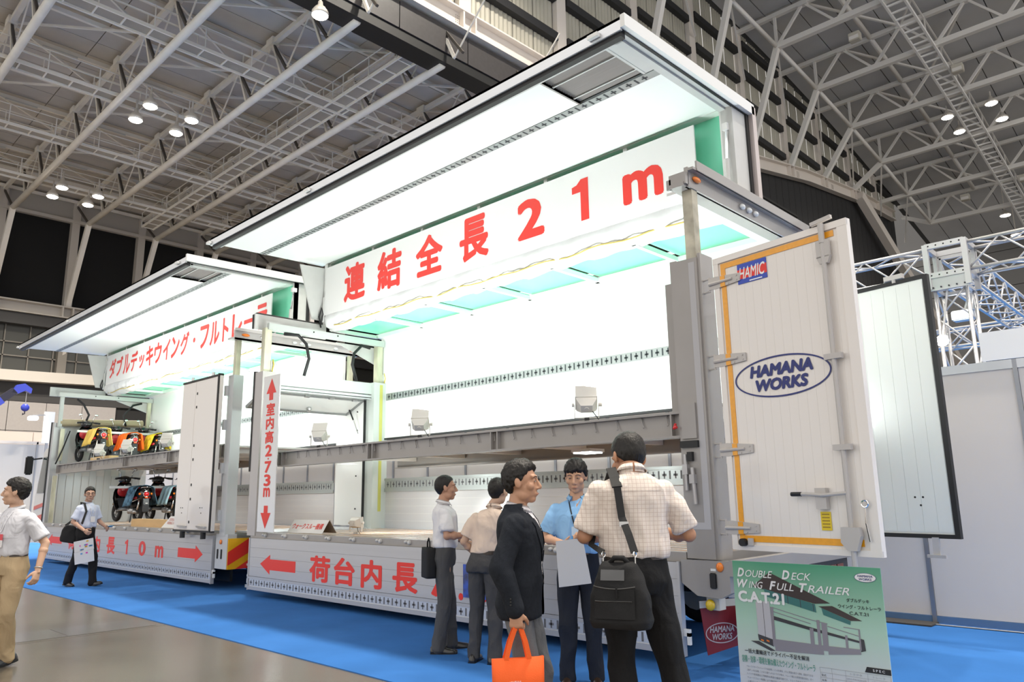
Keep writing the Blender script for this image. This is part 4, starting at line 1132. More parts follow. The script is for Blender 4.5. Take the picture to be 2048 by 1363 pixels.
# floodlights on the deck
floodlight(-9.96, YN + 0.06, 2.24, 'hooded beige floodlight on the trailer deck beside the height sign', 'floodlights along the trailer deck', 0.75, 0.7, True)
floodlight(-7.58, YN + 0.06, 2.24, 'hooded beige floodlight near the middle of the trailer deck', 'floodlights along the trailer deck', 0.75, 0.7, True)
floodlight(-4.86, YN + 0.06, 2.24, 'hooded beige floodlight at the rear end of the trailer deck', 'floodlights along the trailer deck', 0.75, 0.7, True)
floodlight(-10.1, 6.95, ZB, 'beige floodlight standing on the trailer floor behind the tent card', None, 0.1, 0.2, False, False)
ul = thing('work_light', 'glowing square work light under the trailer deck', 'lamp', (-6.0, 7.6, 1.93))
MB().box(-6.15, -5.85, 7.45, 7.75, 2.02, 2.06).build('case', W, ul)
MB().box(-6.13, -5.87, 7.47, 7.73, 2.005, 2.02).build('lens', mat('worklight_glow', (1, 1, 1), 0.5, emit=(0.92, 0.95, 1.0), estr=12), ul)

# light the floods throw onto wing and wall, then light below the deck
def flood_or_fill_beam(x, y, z, tx_, ty_, tz_, p, size=0.35, spread=None):
    area_light('flood_or_fill_beam', (x, y, z), (tx_, ty_, tz_), p, size, (0.93, 1.0, 0.97), spread=spread)
for x in (-10.2, -7.6, -4.9):
    flood_or_fill_beam(x, YN + 0.25, 2.55, x - 0.3, 7.3, 5.2, 50)
    flood_or_fill_beam(x + 0.3, YN + 0.5, 2.5, x + 0.3, 8.6, 3.3, 20)
flood_or_fill_beam(-10.0, 7.1, 1.25, -10.3, 8.6, 1.3, 14)
flood_or_fill_beam(-6.0, 7.6, 1.98, -6.0, 7.6, 0.0, 22)
flood_or_fill_beam(-9.6, 7.6, 1.98, -9.6, 7.9, 0.0, 18)  # downward light under the deck, no fixture modelled for it
# ------------------------------------------------------------------ the truck in front (farther, smaller wing)
TK = thing('wing_truck', 'white double deck wing truck carrying scooters, with its wing raised, beyond the trailer', 'truck', (-18, 7.35, 0))
KX0, KX1 = -23.25, -13.05
wing_body(TK, KX0, KX1, 2.47, -22.55, -12.95, -23.75, -13.0, 8, zh=5.70, near_z=5.66, gate_x=(-22.6, -13.02), knob=0.62)
drape(TK, -23.2, -13.5, 4.70)
gate = [c for c in TK.children if c.name.startswith('side_gate')][0]
arrow(-22.35, -21.25, 0.58, 0.14, 0.08, 0.30, YN - 0.0625).build('red_arrow', RED(), gate)
for ch, x, wd, hh in (('荷', -20.5, 0.5, 0.34), ('台', -19.7, 0.5, 0.34), ('内', -18.78, 0.46, 0.34), ('長', -17.88, 0.50, 0.36), ('0', -16.13, 0.36, 0.29), ('m', -15.28, 0.40, 0.22)):
    text_part('red_lettering', ch, RED(), gate, (x, YN - 0.064, 0.575 if ch != 'm' else 0.545), AX, AZ, height=hh, width=wd, bold=0.034)
arrow(-13.38, -14.42, 0.57, 0.145, 0.085, 0.30, YN - 0.0625).build('red_arrow', RED(), gate)
MB().prism(digit_one(0.16, 0.29), (-16.98, YN - 0.064, 0.575), AX, AZ, 0.001).build('red_lettering', RED(), gate)
sg = thing('sign_board', 'long white sign board with red ダブルデッキウイング・フルトレーラ over the truck', 'sign', (-18.4, 7.29, 4.75))
MB().box(-23.1, -13.72, YH - 0.075, YH - 0.055, 4.75, 5.59).build('board', SIGNW(), sg)
for i, ch in enumerate('ダブルデッキウイング・フルトレーラ'):
    hh, ww, dz = {'ッ': (0.36, 0.34, -0.08), '・': (0.12, 0.12, 0.0), 'ー': (0.09, 0.44, 0.0), 'ト': (0.54, 0.28, 0), 'イ': (0.52, 0.40, 0)}.get(ch, (0.54, 0.46, 0))
    text_part('red_lettering', ch, RED(), sg, (-22.62 + i * 0.532, YH - 0.078, 5.17 + dz), AX, AZ, height=hh, width=ww, bold=0.03)
# rear folded door leaf lying along the near side
fd = MB().box(-14.36, -12.84, YN - 0.19, YN - 0.13, 0.98, 3.66).build('folded_door', mat('door_warm_white', (0.80, 0.75, 0.70), 0.22, coat=0.35), TK)
for a, b in ((-14.35, -13.80), (-13.79, -12.93)):
    MB().box(a, b, YN - 0.2, YN - 0.19, 1.0, 3.64).build('door_leaf', mat('door_warm_white', (0.80, 0.75, 0.70), 0.22, coat=0.35), fd)
MB().box(-12.90, -12.865, YN - 0.21, YN - 0.12, 0.96, 3.70).box(-14.38, -12.86, YN - 0.205, YN - 0.12, 0.955, 0.985).box(-14.38, -12.86, YN - 0.205, YN - 0.12, 3.655, 3.69).build('door_gasket', B, fd)
for x in (-13.72,):
    for z in (3.4, 3.15, 2.45, 2.2, 1.75, 1.5, 1.1):
        MB().box(x - 0.018, x + 0.018, YN - 0.206, YN - 0.199, z, z + 0.045).build('door_bolt', B, fd)
for x0_ in (-14.05, -13.25):
    for dx, dz in ((-0.05, 0.09), (0.03, 0.09), (0, 0)):
        MB().cyl((x0_ + dx, YN - 0.2, 1.28 + dz), (x0_ + dx, YN - 0.206, 1.28 + dz), 0.010, 6).build('screw_hole', B, fd)
    MB().bar((x0_ - 0.1, YN - 0.22, 1.05), (x0_ + 0.25, YN - 0.22, 1.04), 0.03, 0.03).build('sliding_bolt', STEEL(), fd)
for x in (-14.05, -13.2):
    MB().cyl((x, YN - 0.16, 0.96), (x, YN - 0.16, 0.84), 0.045, 10).build('rubber_foot', B, fd)
    MB().cyl((x, YN - 0.16, 3.69), (x, YN - 0.16, 3.76), 0.03, 8).build('top_pin', STEEL(), fd)
# rear posts and rail
LGp = mat('post_silver', (0.58, 0.59, 0.60), 0.3, 0.3)
kp = MB().box(-12.82, -12.62, YN - 0.05, YN + 0.13, ZB - 0.05, 3.66).build('rear_post', LGp, TK)
for z in (1.15, 1.95, 2.7, 3.3):
    MB().box(-12.86, -12.78, YN - 0.10, YN - 0.03, z, z + 0.18).build('post_hinge', LGp, kp)
MB().box(-12.78, -12.69, YN, YN + 0.09, 3.6, 4.32).build('telescopic_post', YELGREASE(), TK)
MB().box(-12.80, -12.62, YF - 0.14, YF + 0.02, ZB - 0.05, 3.66).build('rear_post', LGp, TK)
MB().box(-12.78, -12.69, YF - 0.12, YF - 0.03, 3.6, 4.32).build('telescopic_post', YELGREASE(), TK)
kr = MB().box(-12.80, -12.62, YN - 0.12, YF + 0.06, 4.30, 4.33).box(-12.66, -12.62, YN - 0.08, YF + 0.06, 4.30, 4.47).box(-12.62, -12.58, YN - 0.08, YF + 0.06, 4.45, 4.50).build('rear_top_rail', mat('rail_pale', (0.55, 0.52, 0.51), 0.3, coat=0.2), TK)
for y in (YN + 0.12, YF - 0.1):
    MB().ell((-12.61, y, 4.39), (0.02, 0.08, 0.028), 10, 6).build('marker_lamp', ORANGE(), kr, True)
for y in (6.55, 7.2, 7.35, 7.5, 8.1):
    MB().ell((-12.61, y, 4.385), (0.025, 0.055, 0.03), 10, 6).build('clear_lamp', mat('clear_lens', (0.75, 0.76, 0.76), 0.12, coat=0.8), kr, True)
# rear corner below: marker board, lamps
rb = MB().box(-12.95, -12.52, YN - 0.04, YN + 0.12, 0.36, 0.93).build('corner_box', LGp, TK)
wm = MB().box(-12.50, -12.485, YN - 0.04, YN + 0.34, 0.36, 0.86).build('warning_board', mat('warning_yellow', (0.85, 0.42, 0.01), 0.4), TK)
MB().add([(-12.483, YN - 0.04, 0.42), (-12.483, YN - 0.04, 0.64), (-12.483, YN + 0.34, 0.86), (-12.483, YN + 0.34, 0.62)], [(0, 1, 2, 3)]).build('red_stripe', RED(), wm)
MB().add([(-12.483, YN + 0.10, 0.36), (-12.483, YN + 0.34, 0.50), (-12.483, YN + 0.34, 0.36)], [(0, 1, 2)]).build('red_stripe', RED(), wm)
MB().box(-12.95, -12.52, YN + 0.4, YF, 0.42, 0.70).build('tail_lamp_board', mat('dark_board', (0.05, 0.05, 0.055), 0.5), TK)
for i, c in enumerate(((0.3, 0.02, 0.01), (0.6, 0.25, 0.02), (0.6, 0.6, 0.6))):
    MB().box(-12.52, -12.50, YN + 0.5 + i * 0.22, YN + 0.68 + i * 0.22, 0.46, 0.64).build('tail_lamp', mat('tail_lens_%d' % i, c, 0.2, coat=0.6), TK)
MB().ell((-12.75, YN - 0.05, 0.80), (0.035, 0.02, 0.04), 10, 6).build('side_marker', ORANGE(), rb, True)
for x in (-12.86, -12.72):
    MB().bbox(x - 0.025, x + 0.025, YN - 0.05, YN - 0.035, 0.52, 0.68, 0.006).build('black_catch', B, rb)
MB().box(-12.5, -12.0, YN + 0.3, YN + 1.2, 0.05, 0.10).box(-12.5, -12.0, YN + 0.3, YN + 1.2, 0.40, 0.44).build('under_run_bar', LGp, TK)
for x0_, x1_ in ((-22.3, -17.4), (-14.4, -13.1)):
    MB().box(x0_, x1_, 6.42, 6.47, 0.10, 0.76).build('shade_panel', mat('chassis_black', (0.02, 0.02, 0.022), 0.5), TK)  # black panels added to keep the space below the truck dark
MB().box(-22.4, -12.7, 6.75, 6.9, 0.55, 0.78).box(-22.4, -12.7, 7.8, 7.95, 0.55, 0.78).build('chassis_rails', mat('chassis_black', (0.02, 0.02, 0.022), 0.5), TK)
for x in (-22.9, -16.8, -15.9, -15.0):
    for y in (6.45, 8.25):
        wheel(TK, x, y, 0.40)
# front bulkhead and frame
PGW = mat('pale_green_white', (0.52, 0.56, 0.53), 0.35)
MB().box(-23.3, -23.12, YN + 0.0, YN + 0.22, ZB, 3.62).build('front_post', LGp, TK)
MB().box(-23.34, -23.30, YN - 0.02, YN + 0.05, 0.95, 3.64).build('post_gasket', B, TK)
MB().box(-23.05, -22.96, YN + 0.05, YN + 0.14, 3.5, 4.34).build('telescopic_post', PGW, TK)
MB().box(-23.05, -22.96, YF - 0.16, YF - 0.07, 3.5, 4.36).build('telescopic_post', YELGREASE(), TK)
MB().box(-22.98, -22.94, YN + 0.12, YN + 0.22, 2.6, 3.45).box(-22.98, -22.94, YN + 0.05, YN + 0.15, ZB, 2.2).build('grease_track', YELGREASE(), TK)
bh = MB().box(-23.2, -23.15, YN + 0.2, YF, ZB, 3.66).build('bulkhead', LGREY(), TK)
for i in range(12):
    y = YN + 0.24 + i * 0.19
    MB().box(-23.15, -23.135, y, y + 0.17, ZB, 2.2 if i % 2 else 3.5).build('bulkhead_panel', mat('bulkhead_grey', (0.50, 0.53, 0.53), 0.4, 0.2), bh)
MB().cyl((-23.05, YN + 0.1, 3.62), (-23.05, YF - 0.25, 3.70), 0.10, 12).build('brown_roller', mat('cardboard_tube', (0.42, 0.35, 0.22), 0.6), TK)
fr = MB().box(-23.0, -22.92, YN + 0.0, YF - 0.05, 4.32, 4.43).build('front_top_rail', PGW, TK)
MB().box(-23.3, -23.26, YN - 0.15, YH, 4.35, 4.60).build('rail_back_plate', PGW, fr)
MB().prism([(7.6, 4.32), (YF - 0.05, 4.32), (YF - 0.05, 4.0)], (-23.1, 0, 0), (0, 1, 0), (0, 0, 1), 0.02).build('corner_gusset', LG, fr)
for y in (7.0, 7.6):
    MB().cyl((-22.92, y, 4.39), (-22.915, y, 4.39), 0.016, 8).build('rail_hole', B, fr)
MB().tube([(-22.95, YN + 0.45, 4.28), (-22.9, YN + 0.6, 4.15), (-22.85, YN + 0.75, 3.85), (-22.9, YN + 0.68, 3.6)], 0.028, 8).build('hydraulic_hose', B, fr, True)
MB().tube([(-22.95, YF - 0.35, 4.28), (-22.9, YF - 0.6, 4.2), (-22.85, YF - 0.85, 3.9), (-22.9, YF - 0.75, 3.6)], 0.028, 8).build('hydraulic_hose', B, fr, True)
MB().tube([(-22.95, YN + 0.35, 3.4), (-22.9, YN + 0.2, 2.9), (-22.85, YN + 0.05, 2.5)], 0.018, 6).build('coiled_cable', B, TK, True)
# cab
cw = mat('cab_white', (0.66, 0.65, 0.63), 0.25, coat=0.5)
prof = [(-24.25, 0.45), (-24.32, 1.5), (-24.15, 2.0), (-23.85, 2.85), (-23.7, 2.95), (-23.38, 2.95), (-23.38, 0.45)]
cab = MB().prism(prof, (0, YN + 0.02 + 2.36, 0), (1, 0, 0), (0, 0, 1), 2.36).build('cab', cw, TK)
MB().prism([(-24.12, 1.75), (-24.08, 2.0), (-23.82, 2.72), (-23.5, 2.72), (-23.5, 1.75)], (0, YN + 0.018, 0), (1, 0, 0), (0, 0, 1), 0.01).build('side_window', mat('cab_glass', (0.03, 0.05, 0.05), 0.08, coat=0.6), cab)
rs = mat('cab_red', (0.60, 0.04, 0.03), 0.3, coat=0.4)
for z0, z1 in ((1.30, 1.50), (0.95, 1.20), (0.55, 0.80)):
    MB().prism([(-24.25, z0), (-24.25, z1 - 0.1), (-23.42, z1), (-23.42, z0 + 0.1)], (0, YN + 0.017, 0), (1, 0, 0), (0, 0, 1), 0.012).build('red_stripe', rs, cab)
MB().bar((-23.95, YN + 0.02, 2.7), (-24.05, YN - 0.28, 2.65), 0.04).bbox(-24.1, -23.98, YN - 0.36, YN - 0.18, 2.25, 2.75, 0.03).build('wing_mirror', B, cab)
MB().ell((-23.62, YN, 1.0), (0.03, 0.03, 0.03), 8, 6).build('side_marker', ORANGE(), cab, True)
# card and timber on the truck floor
tc = thing('tent_card', 'white card reading DOUBLE DECK WING FULL TRAILER beside the scooters', 'card', (-14.9, 6.2, ZB))
MB().add([(-15.55, 6.15, 0.985), (-14.42, 6.15, 0.985), (-14.38, 6.26, 1.20), (-15.4, 6.26, 1.20), (-15.55, 6.16, 0.985), (-14.42, 6.16, 0.985), (-14.38, 6.27, 1.20), (-15.4, 6.27, 1.20)],
         [(0, 1, 2, 3), (7, 6, 5, 4), (0, 4, 5, 1), (1, 5, 6, 2), (3, 2, 6, 7), (0, 3, 7, 4)]).build('card_face', cm_, tc)
MB().add([(-15.4, 6.26, 1.2), (-14.4, 6.26, 1.2), (-14.4, 6.38, 0.96), (-15.4, 6.38, 0.96)], [(0, 1, 2, 3)]).build('card_back', cm_, tc)
ay2 = Vector((0, 0.11, 0.215)).normalized()
pr = mat('faded_red_print', (0.70, 0.30, 0.26), 0.5)
text_part('red_lettering', 'DOUBLE DECK', pr, tc, Vector((-15.05, 6.226, 1.14)), AX, ay2, height=0.06, width=0.62, bold=0.01)
text_part('red_lettering', 'WING FULL TRAILER', pr, tc, Vector((-14.96, 6.192, 1.075)), AX, ay2, height=0.06, width=0.85, bold=0.01)
tb = tag(MB().bbox(-17.9, -14.95, 6.42, 6.62, ZB, ZB + 0.17, 0.01).build('timber_ramp', mat('pale_timber', (0.62, 0.42, 0.20), 0.6, var=0.1, vscale=6, stretch=(.2, 3, 1))), 'long pale timber block under the lower scooters', 'timber')
tag(MB().bbox(-20.6, -19.3, 6.30, 6.52, 2.47, 2.57, 0.01).build('timber_ramp', mat('pale_timber', (0.62, 0.42, 0.20), 0.6)), 'short timber block under the yellow towelled scooter', 'timber')
for x, l in ((-19.5, 'beige floodlight clamped in front of the yellow towelled scooter'), (-17.75, 'beige floodlight clamped in front of the orange towelled scooter'), (-15.6, 'beige floodlight clamped at the right of the upper scooters')):
    floodlight(x, YN + 0.04, 2.47, l, 'floodlights along the truck deck', 0.75, 0.7, True)
for x in (-19.9, -17.6, -15.0):
    flood_or_fill_beam(x, YN + 0.25, 3.0 if x < -19 else 2.8, x - 0.3, 7.3, 5.2, 50)
    flood_or_fill_beam(x + 0.3, YN + 0.5, 2.75, x + 0.3, 8.6, 3.5, 22)
flood_or_fill_beam(-17.5, 7.4, 2.2, -17.5, 7.0, 0.0, 24)  # lower light added under the truck deck, without a fixture
flood_or_fill_beam(-21.3, 7.2, 2.2, -21.6, 7.4, 0.0, 24)  # fill added to brighten the bulkhead end, no lamp there
flood_or_fill_beam(-13.6, 7.4, 2.2, -13.6, 7.4, 0.0, 20)  # another lower light with no lamp of its own
# ================================================================== people
def remeshed(mb, voxel, smooth=4, name='tmp', factor=0.5):
    """union of closed shapes as one continuous surface"""
    me = mb.mesh(name)
    fix_normals(me)
    o = bpy.data.objects.new(name, me)
    r = o.modifiers.new('r', 'REMESH'); r.mode = 'VOXEL'; r.voxel_size = voxel; r.use_smooth_shade = True
    if smooth:
        s = o.modifiers.new('s', 'SMOOTH'); s.iterations = smooth; s.factor = factor
    out = evaluated_mesh(o)
    bpy.data.objects.remove(o); bpy.data.meshes.remove(me)
    for p in out.polygons: p.use_smooth = True
    return out

def wrinkle(me, amp, fn, seed=0.0, stretch=(1, 1, 1)):
    ns = [v.normal.copy() for v in me.vertices]
    for v, nn_ in zip(me.vertices, ns):
        p = v.co
        q = Vector((p.x * stretch[0], p.y * stretch[1], p.z * stretch[2])) * fn + Vector((seed, seed * 2, 0))
        a = 1 - 2 * abs(noise.noise(q))            # ridges
        b = noise.noise(q * 0.45 + Vector((9, 2, 4)))
        v.co = p + nn_ * amp * (0.8 * (a - 0.35) + 0.6 * b)
    me.update()

def add_mesh(name, me, m, parent):
    me.name = name
    me.materials.clear(); me.materials.append(m)
    o = bpy.data.objects.new(name, me); COL.objects.link(o); o.parent = parent
    return o

def lerp(a, b, t): return Vector(a) + (Vector(b) - Vector(a)) * t

def limb(mb, pts, rs, n=14):
    """rounded tapered limb through joints"""
    P, Rr = [], []
    for i in range(len(pts) - 1):
        for k in range(4):
            t = k / 4
            P.append(lerp(pts[i], pts[i + 1], t)); Rr.append(rs[i] + (rs[i + 1] - rs[i]) * t)
    P.append(Vector(pts[-1])); Rr.append(rs[-1])
    mb.tube(P, Rr, n)
    for p, r in zip(pts, rs): mb.ell(p, (r, r, r), 12, 8)

SKIN = lambda tone: mat('skin_%d' % int(tone[0] * 1000), tone, 0.48, var=0.06, vscale=14, spec=0.4)

def torso_rings(spec, n=28, lean=(0, 0), pw=2.4):
    rings = []
    for z, rx, ry, cy in spec:
        t = (z - 0.95)
        rg = []
        for k in range(n):
            a = 2 * pi * k / n
            c_, s_ = cos(a), sin(a)
            x = rx * (abs(c_) ** (2 / pw)) * (1 if c_ >= 0 else -1)
            y = ry * (abs(s_) ** (2 / pw)) * (1 if s_ >= 0 else -1)
            rg.append((x + lean[0] * t, y + cy + lean[1] * t, z))
        rings.append(rg)
    return rings

def hand(mb, wrist, d, palm, side, curl=0.5, spread=1.0):
    """palm, four fingers of unequal length and a thumb. d: along the hand, palm: out of the palm, side: +1 right hand"""
    d = Vector(d).normalized(); palm = (Vector(palm) - d * Vector(palm).dot(d)).normalized()
    w_ = d.cross(palm).normalized() * side          # towards the thumb
    wrist = Vector(wrist)
    R = Matrix((w_, d, palm)).transposed()
    mb.ell(wrist + d * 0.05, (0.040, 0.055, 0.017), 12, 8, R)
    mb.ell(wrist + d * 0.085 , (0.041, 0.018, 0.015), 12, 8, R)
    mb.tube([wrist - d * 0.02, wrist + d * 0.03], [(0.027, 0.022), (0.034, 0.018)], 10)
    for i, (off, ln) in enumerate(((0.031, 0.070), (0.0105, 0.079), (-0.0105, 0.073), (-0.031, 0.057))):
        p = wrist + d * (0.092 - abs(off) * 0.15) + w_ * off
        pts = [p - d * 0.02, p]
        dirn = d + w_ * (off * 1.2 * spread)
        ang = 0
        for k, f in enumerate((0.45, 0.31, 0.24)):
            ang += curl * (0.85 if k else 0.75)
            v = (dirn * cos(ang) + palm * sin(ang)).normalized()
            p = p + v * ln * f; pts.append(p)
        mb.tube(pts, [0.0098, 0.0098, 0.0092, 0.0086, 0.0070], 8)
        mb.ell(pts[-1], (0.0072, 0.0072, 0.0072), 8, 6)
    b0 = wrist + d * 0.028 + w_ * 0.026 + palm * 0.004
    b1 = b0 + (w_ * 0.75 + d * 0.7 + palm * 0.35).normalized() * 0.034
    b2 = b1 + (w_ * 0.25 + d * 0.85 + palm * (0.25 + 0.5 * curl)).normalized() * 0.030
    b3 = b2 + (d * 0.9 + palm * (0.3 + 0.6 * curl) - w_ * 0.1 * curl).normalized() * 0.024
    mb.tube([b0, b1, b2, b3], [0.015, 0.0125, 0.0105, 0.0080], 8); mb.ell(b3, (0.008, 0.008, 0.008), 8, 6)

def head_shapes(mb, Hm):
    """Hm: head-local (y forward, z up) to body-local"""
    h = MB()
    h.ell((0, -0.014, 0.028), (0.077, 0.097, 0.090), 20, 14)
    h.ell((0, 0.020, -0.030), (0.063, 0.070, 0.088), 18, 12)
    h.ell((0, 0.056, -0.092), (0.030, 0.028, 0.024), 12, 8)
    for s in (-1, 1):
        h.ell((s * 0.041, 0.010, -0.068), (0.022, 0.042, 0.036), 12, 8)
        h.ell((s * 0.044, 0.055, -0.022), (0.026, 0.026, 0.026), 12, 8)
        h.tube([(s * 0.054, 0.064, 0.030), (s * 0.034, 0.078, 0.036), (s * 0.008, 0.084, 0.028)], [0.010, 0.011, 0.010], 8)
        h.ell((s * 0.079, -0.012, -0.004), (0.010, 0.020, 0.032), 10, 8, Matrix.Rotation(s * 0.25, 3, 'Z') @ Matrix.Rotation(0.2, 3, 'X'))
        h.ell((s * 0.012, 0.094, -0.034), (0.009, 0.010, 0.008), 8, 6)
        h.ell((s * 0.031, 0.074, 0.008), (0.017, 0.012, 0.012), 10, 8)
    h.tube([(0, 0.082, 0.022), (0, 0.093, 0.002), (0, 0.109, -0.026), (0, 0.104, -0.038)], [0.010, 0.011, 0.0125, 0.009], 10)
    h.ell((0, 0.078, -0.064), (0.026, 0.018, 0.018), 12, 8)
    h.ell((0, 0.088, -0.0605), (0.022, 0.0075, 0.006), 12, 6)
    h.ell((0, 0.086, -0.0715), (0.019, 0.0078, 0.0065), 12, 6)
    h.xf(Hm)
    mb.add(h.v, h.f)

def hair_mesh(Hm, style, seed):
    """a closed cap that dives under the skin outside the hairline"""
    bm = bmesh.new()
    bmesh.ops.create_icosphere(bm, subdivisions=5, radius=1.0)
    c = Vector((0, -0.014, 0.028))
    def hl(az):                      # hairline height against angle from the front
        pts = [(0, style.get('front', 0.068)), (35, style.get('front', 0.068) - 0.006), (58, 0.040), (72, 0.005), (84, -0.028), (96, -0.012), (112, -0.030), (140, -0.070), (180, style.get('nape', -0.085))]
        for (a, za), (b, zb) in zip(pts, pts[1:]):
            if az <= b: return za + (zb - za) * (az - a) / (b - a)
        return -0.08
    th, tuft = style.get('thick', 0.018), style.get('tuft', 0.006)
    for v in bm.verts:
        d = v.co.normalized()
        R = Vector((0.077 * d.x, 0.097 * d.y, 0.090 * d.z))
        if d.z < -0.2: R.z *= 1.12
        p = c + R
        az = math.degrees(atan2(abs(p.x), p.y + 0.014))
        m_ = (p.z - hl(az) - tuft * 1.6 * noise.noise(Vector((p.x * 70, p.y * 40, seed)))) / 0.016
        m_ = max(0, min(1, m_ * 0.5 + 0.5)); m_ = m_ * m_ * (3 - 2 * m_)
        q = d * 9 + Vector((seed, 0, 0))
        comb = noise.noise(Vector((q.x * 1.1, q.y * 0.5, q.z * 0.5))) * tuft * 0.6 + noise.noise(Vector((d.x * 40, d.y * 9, d.z * 14)) + Vector((seed, 3, 1))) * tuft * 0.55
        top = max(0, d.z)
        t = -0.014 + m_ * (0.014 + th * (0.45 + 0.75 * top) + comb + style.get('quiff', 0) * max(0, d.y) * top)
        v.co = Hm @ (p + d * t)
    me = bpy.data.meshes.new('hair'); bm.to_mesh(me); bm.free()
    for p in me.polygons: p.use_smooth = True
    return me

HAIRM = lambda: mat('black_hair', (0.013, 0.011, 0.010), 0.45, bump=0.5, bscale=110, stretch=(1, 1, .2), var=0.3, vscale=40, spec=0.3)

def person(label, loc, face, h=1.72, skin=(0.42, 0.235, 0.15), hair=None, head=(0, 0, 0), arms=None, legs=None, lean=(0, 0),
           shirt=None, sleeve=0.55, trousers=(0.02, 0.02, 0.025), jacket=None, build=1.0, belt=(0.03, 0.02, 0.015), shoes=(0.012, 0.011, 0.011),
           collar=True, collar_open=0.0, eyes_down=False, curl=(0.5, 0.5), palms=None, hem_out=False, hdir=None, seed=1.0, tie_band=None, waist=1.0, glasses=False, face_detail=True, hspread=1.0, head_off=(0, 0, 0)):
    s = h / 1.72
    t = thing('person', label, 'person', (loc[0], loc[1], 0), None)
    f = Vector((face[0], face[1], 0)).normalized()
    t.rotation_euler = (0, 0, atan2(f.y, f.x) - pi / 2)
    t.scale = (s, s, s)
    hair = hair or {}
    arms = arms or {}
    Ls = Vector((-0.168 * build, -0.005, 1.352)); Rs = Vector((0.168 * build, -0.005, 1.352))
    zt = lambda p: Vector((p[0] + lean[0] * (p[2] - 0.95), p[1] + lean[1] * (p[2] - 0.95), p[2]))
    Ls, Rs = zt(Ls), zt(Rs)
    A_ = {-1: arms.get('L', ((-0.24, -0.03, 1.11), (-0.25, 0.06, 0.86))), 1: arms.get('R', ((0.24, -0.03, 1.11), (0.25, 0.06, 0.86)))}
    lg = legs or {}
    LG_ = {-1: lg.get('L', ((-0.10, 0.015, 0.49), (-0.11, -0.03, 0.085))), 1: lg.get('R', ((0.10, 0.015, 0.49), (0.11, -0.03, 0.085)))}
    foot = lg.get('foot', {-1: (-0.15, 1, 0), 1: (0.15, 1, 0)})
    nb = zt(Vector((0, -0.015, 1.45)))
    hc = zt(Vector((0, 0.015, 1.602))) + Vector(head_off)
    Hm = Matrix.Translation(hc + Vector((0, 0.03 * sin(-head[1]) * 0, 0))) @ Matrix.Rotation(head[0], 4, 'Z') @ Matrix.Rotation(head[1], 4, 'X') @ Matrix.Rotation(head[2], 4, 'Y') @ Matrix.Scale(1.05, 4)
    # ---- body
    b = MB()
    head_shapes(b, Hm)
    b.tube([nb - Vector((0, 0, 0.05)), nb + Vector((0, 0.006, 0.04)), Hm @ Vector((0, -0.018, -0.075)), Hm @ Vector((0, -0.012, -0.02))], [0.066, 0.056, 0.054, 0.050], 16)
    b.loft(torso_rings([(0.86, .13, .09, 0), (0.95, .13 * build, .085, 0), (1.08, .115 * build, .075, 0), (1.26, .130 * build, .08, 0), (1.34, .125 * build, .075, -.005), (1.41, .08, .06, -.01)], lean=lean))
    for sd in (-1, 1):
        sh = Ls if sd < 0 else Rs
        el, wr = Vector(A_[sd][0]), Vector(A_[sd][1])
        limb(b, [sh, el, wr], [0.038, 0.040, 0.027])
        b.ell(lerp(el, wr, 0.28), (0.043, 0.043, 0.043), 12, 8)
        hd_ = Vector(hdir[sd]) if hdir and sd in hdir else (wr - el)
        pl = Vector(palms[sd]) if palms and sd in palms else Vector((-sd, 0, 0))
        hand(b, wr, hd_, pl, sd, curl[0 if sd < 0 else 1], hspread)
        limb(b, [(sd * 0.085, 0, 0.90), LG_[sd][0], LG_[sd][1]], [0.075, 0.05, 0.035])
    body = remeshed(b, 0.0052, 3)
    bo = add_mesh('body', body, SKIN(skin), t)
    # ---- face
    if face_detail:
        bvh = BVHTree.FromPolygons([v.co for v in body.vertices], [tuple(p.vertices) for p in body.polygons])
        Hi = Hm.to_3x3()
        def on_face(x, z):
            o = Hm @ Vector((x, 0.25, z)); d = Hi @ Vector((0, -1, 0))
            hit = bvh.ray_cast(o, d)
            return hit[0] if hit[0] is not None else Hm @ Vector((x, 0.085, z))
        fw = Hi @ Vector((0, 1, 0))
        brow = mat('eyebrow', (0.02, 0.015, 0.012), 0.8)
        for sd in (-1, 1):
            pts = [on_face(sd * x, z) + fw * 0.0008 for x, z in ((0.014, 0.030), (0.026, 0.0345), (0.040, 0.034), (0.051, 0.027))]
            MB().tube(pts, [0.0020, 0.0026, 0.0024, 0.0012], 6).build('eyebrow', brow, t, True, world=False)
            e = on_face(sd * 0.031, 0.006)
            MB().ell(e - fw * 0.002, (0.0115, 0.0050, 0.0020 if eyes_down else 0.0036), 12, 8, Hi).build('eye_white', mat('eye_white', (0.62, 0.58, 0.54), 0.25), t, True, world=False)
            MB().ell(e + fw * 0.0012, (0.0050, 0.0030, 0.0022 if eyes_down else 0.0038), 10, 8, Hi).build('iris', mat('iris_dark', (0.012, 0.008, 0.006), 0.15), t, True, world=False)
            pts = [on_face(sd * x, z) + fw * 0.0018 for x, z in ((0.018, 0.0060), (0.026, 0.0095), (0.036, 0.0098), (0.045, 0.0060))]
            MB().tube(pts, [0.0012, 0.0022, 0.0022, 0.0014], 6).build('eyelid', brow, t, True, world=False)
        lip = mat('lip_tone', (skin[0] * 0.82, skin[1] * 0.58, skin[2] * 0.58), 0.45)
        pts = [on_face(x, -0.0655 + 0.003 * (abs(x) < 0.01)) + fw * 0.0008 for x in (-0.022, -0.012, 0, 0.012, 0.022)]
        MB().tube(pts, [0.0015, 0.0042, 0.0048, 0.0042, 0.0015], 6).build('lips', lip, t, True, world=False)
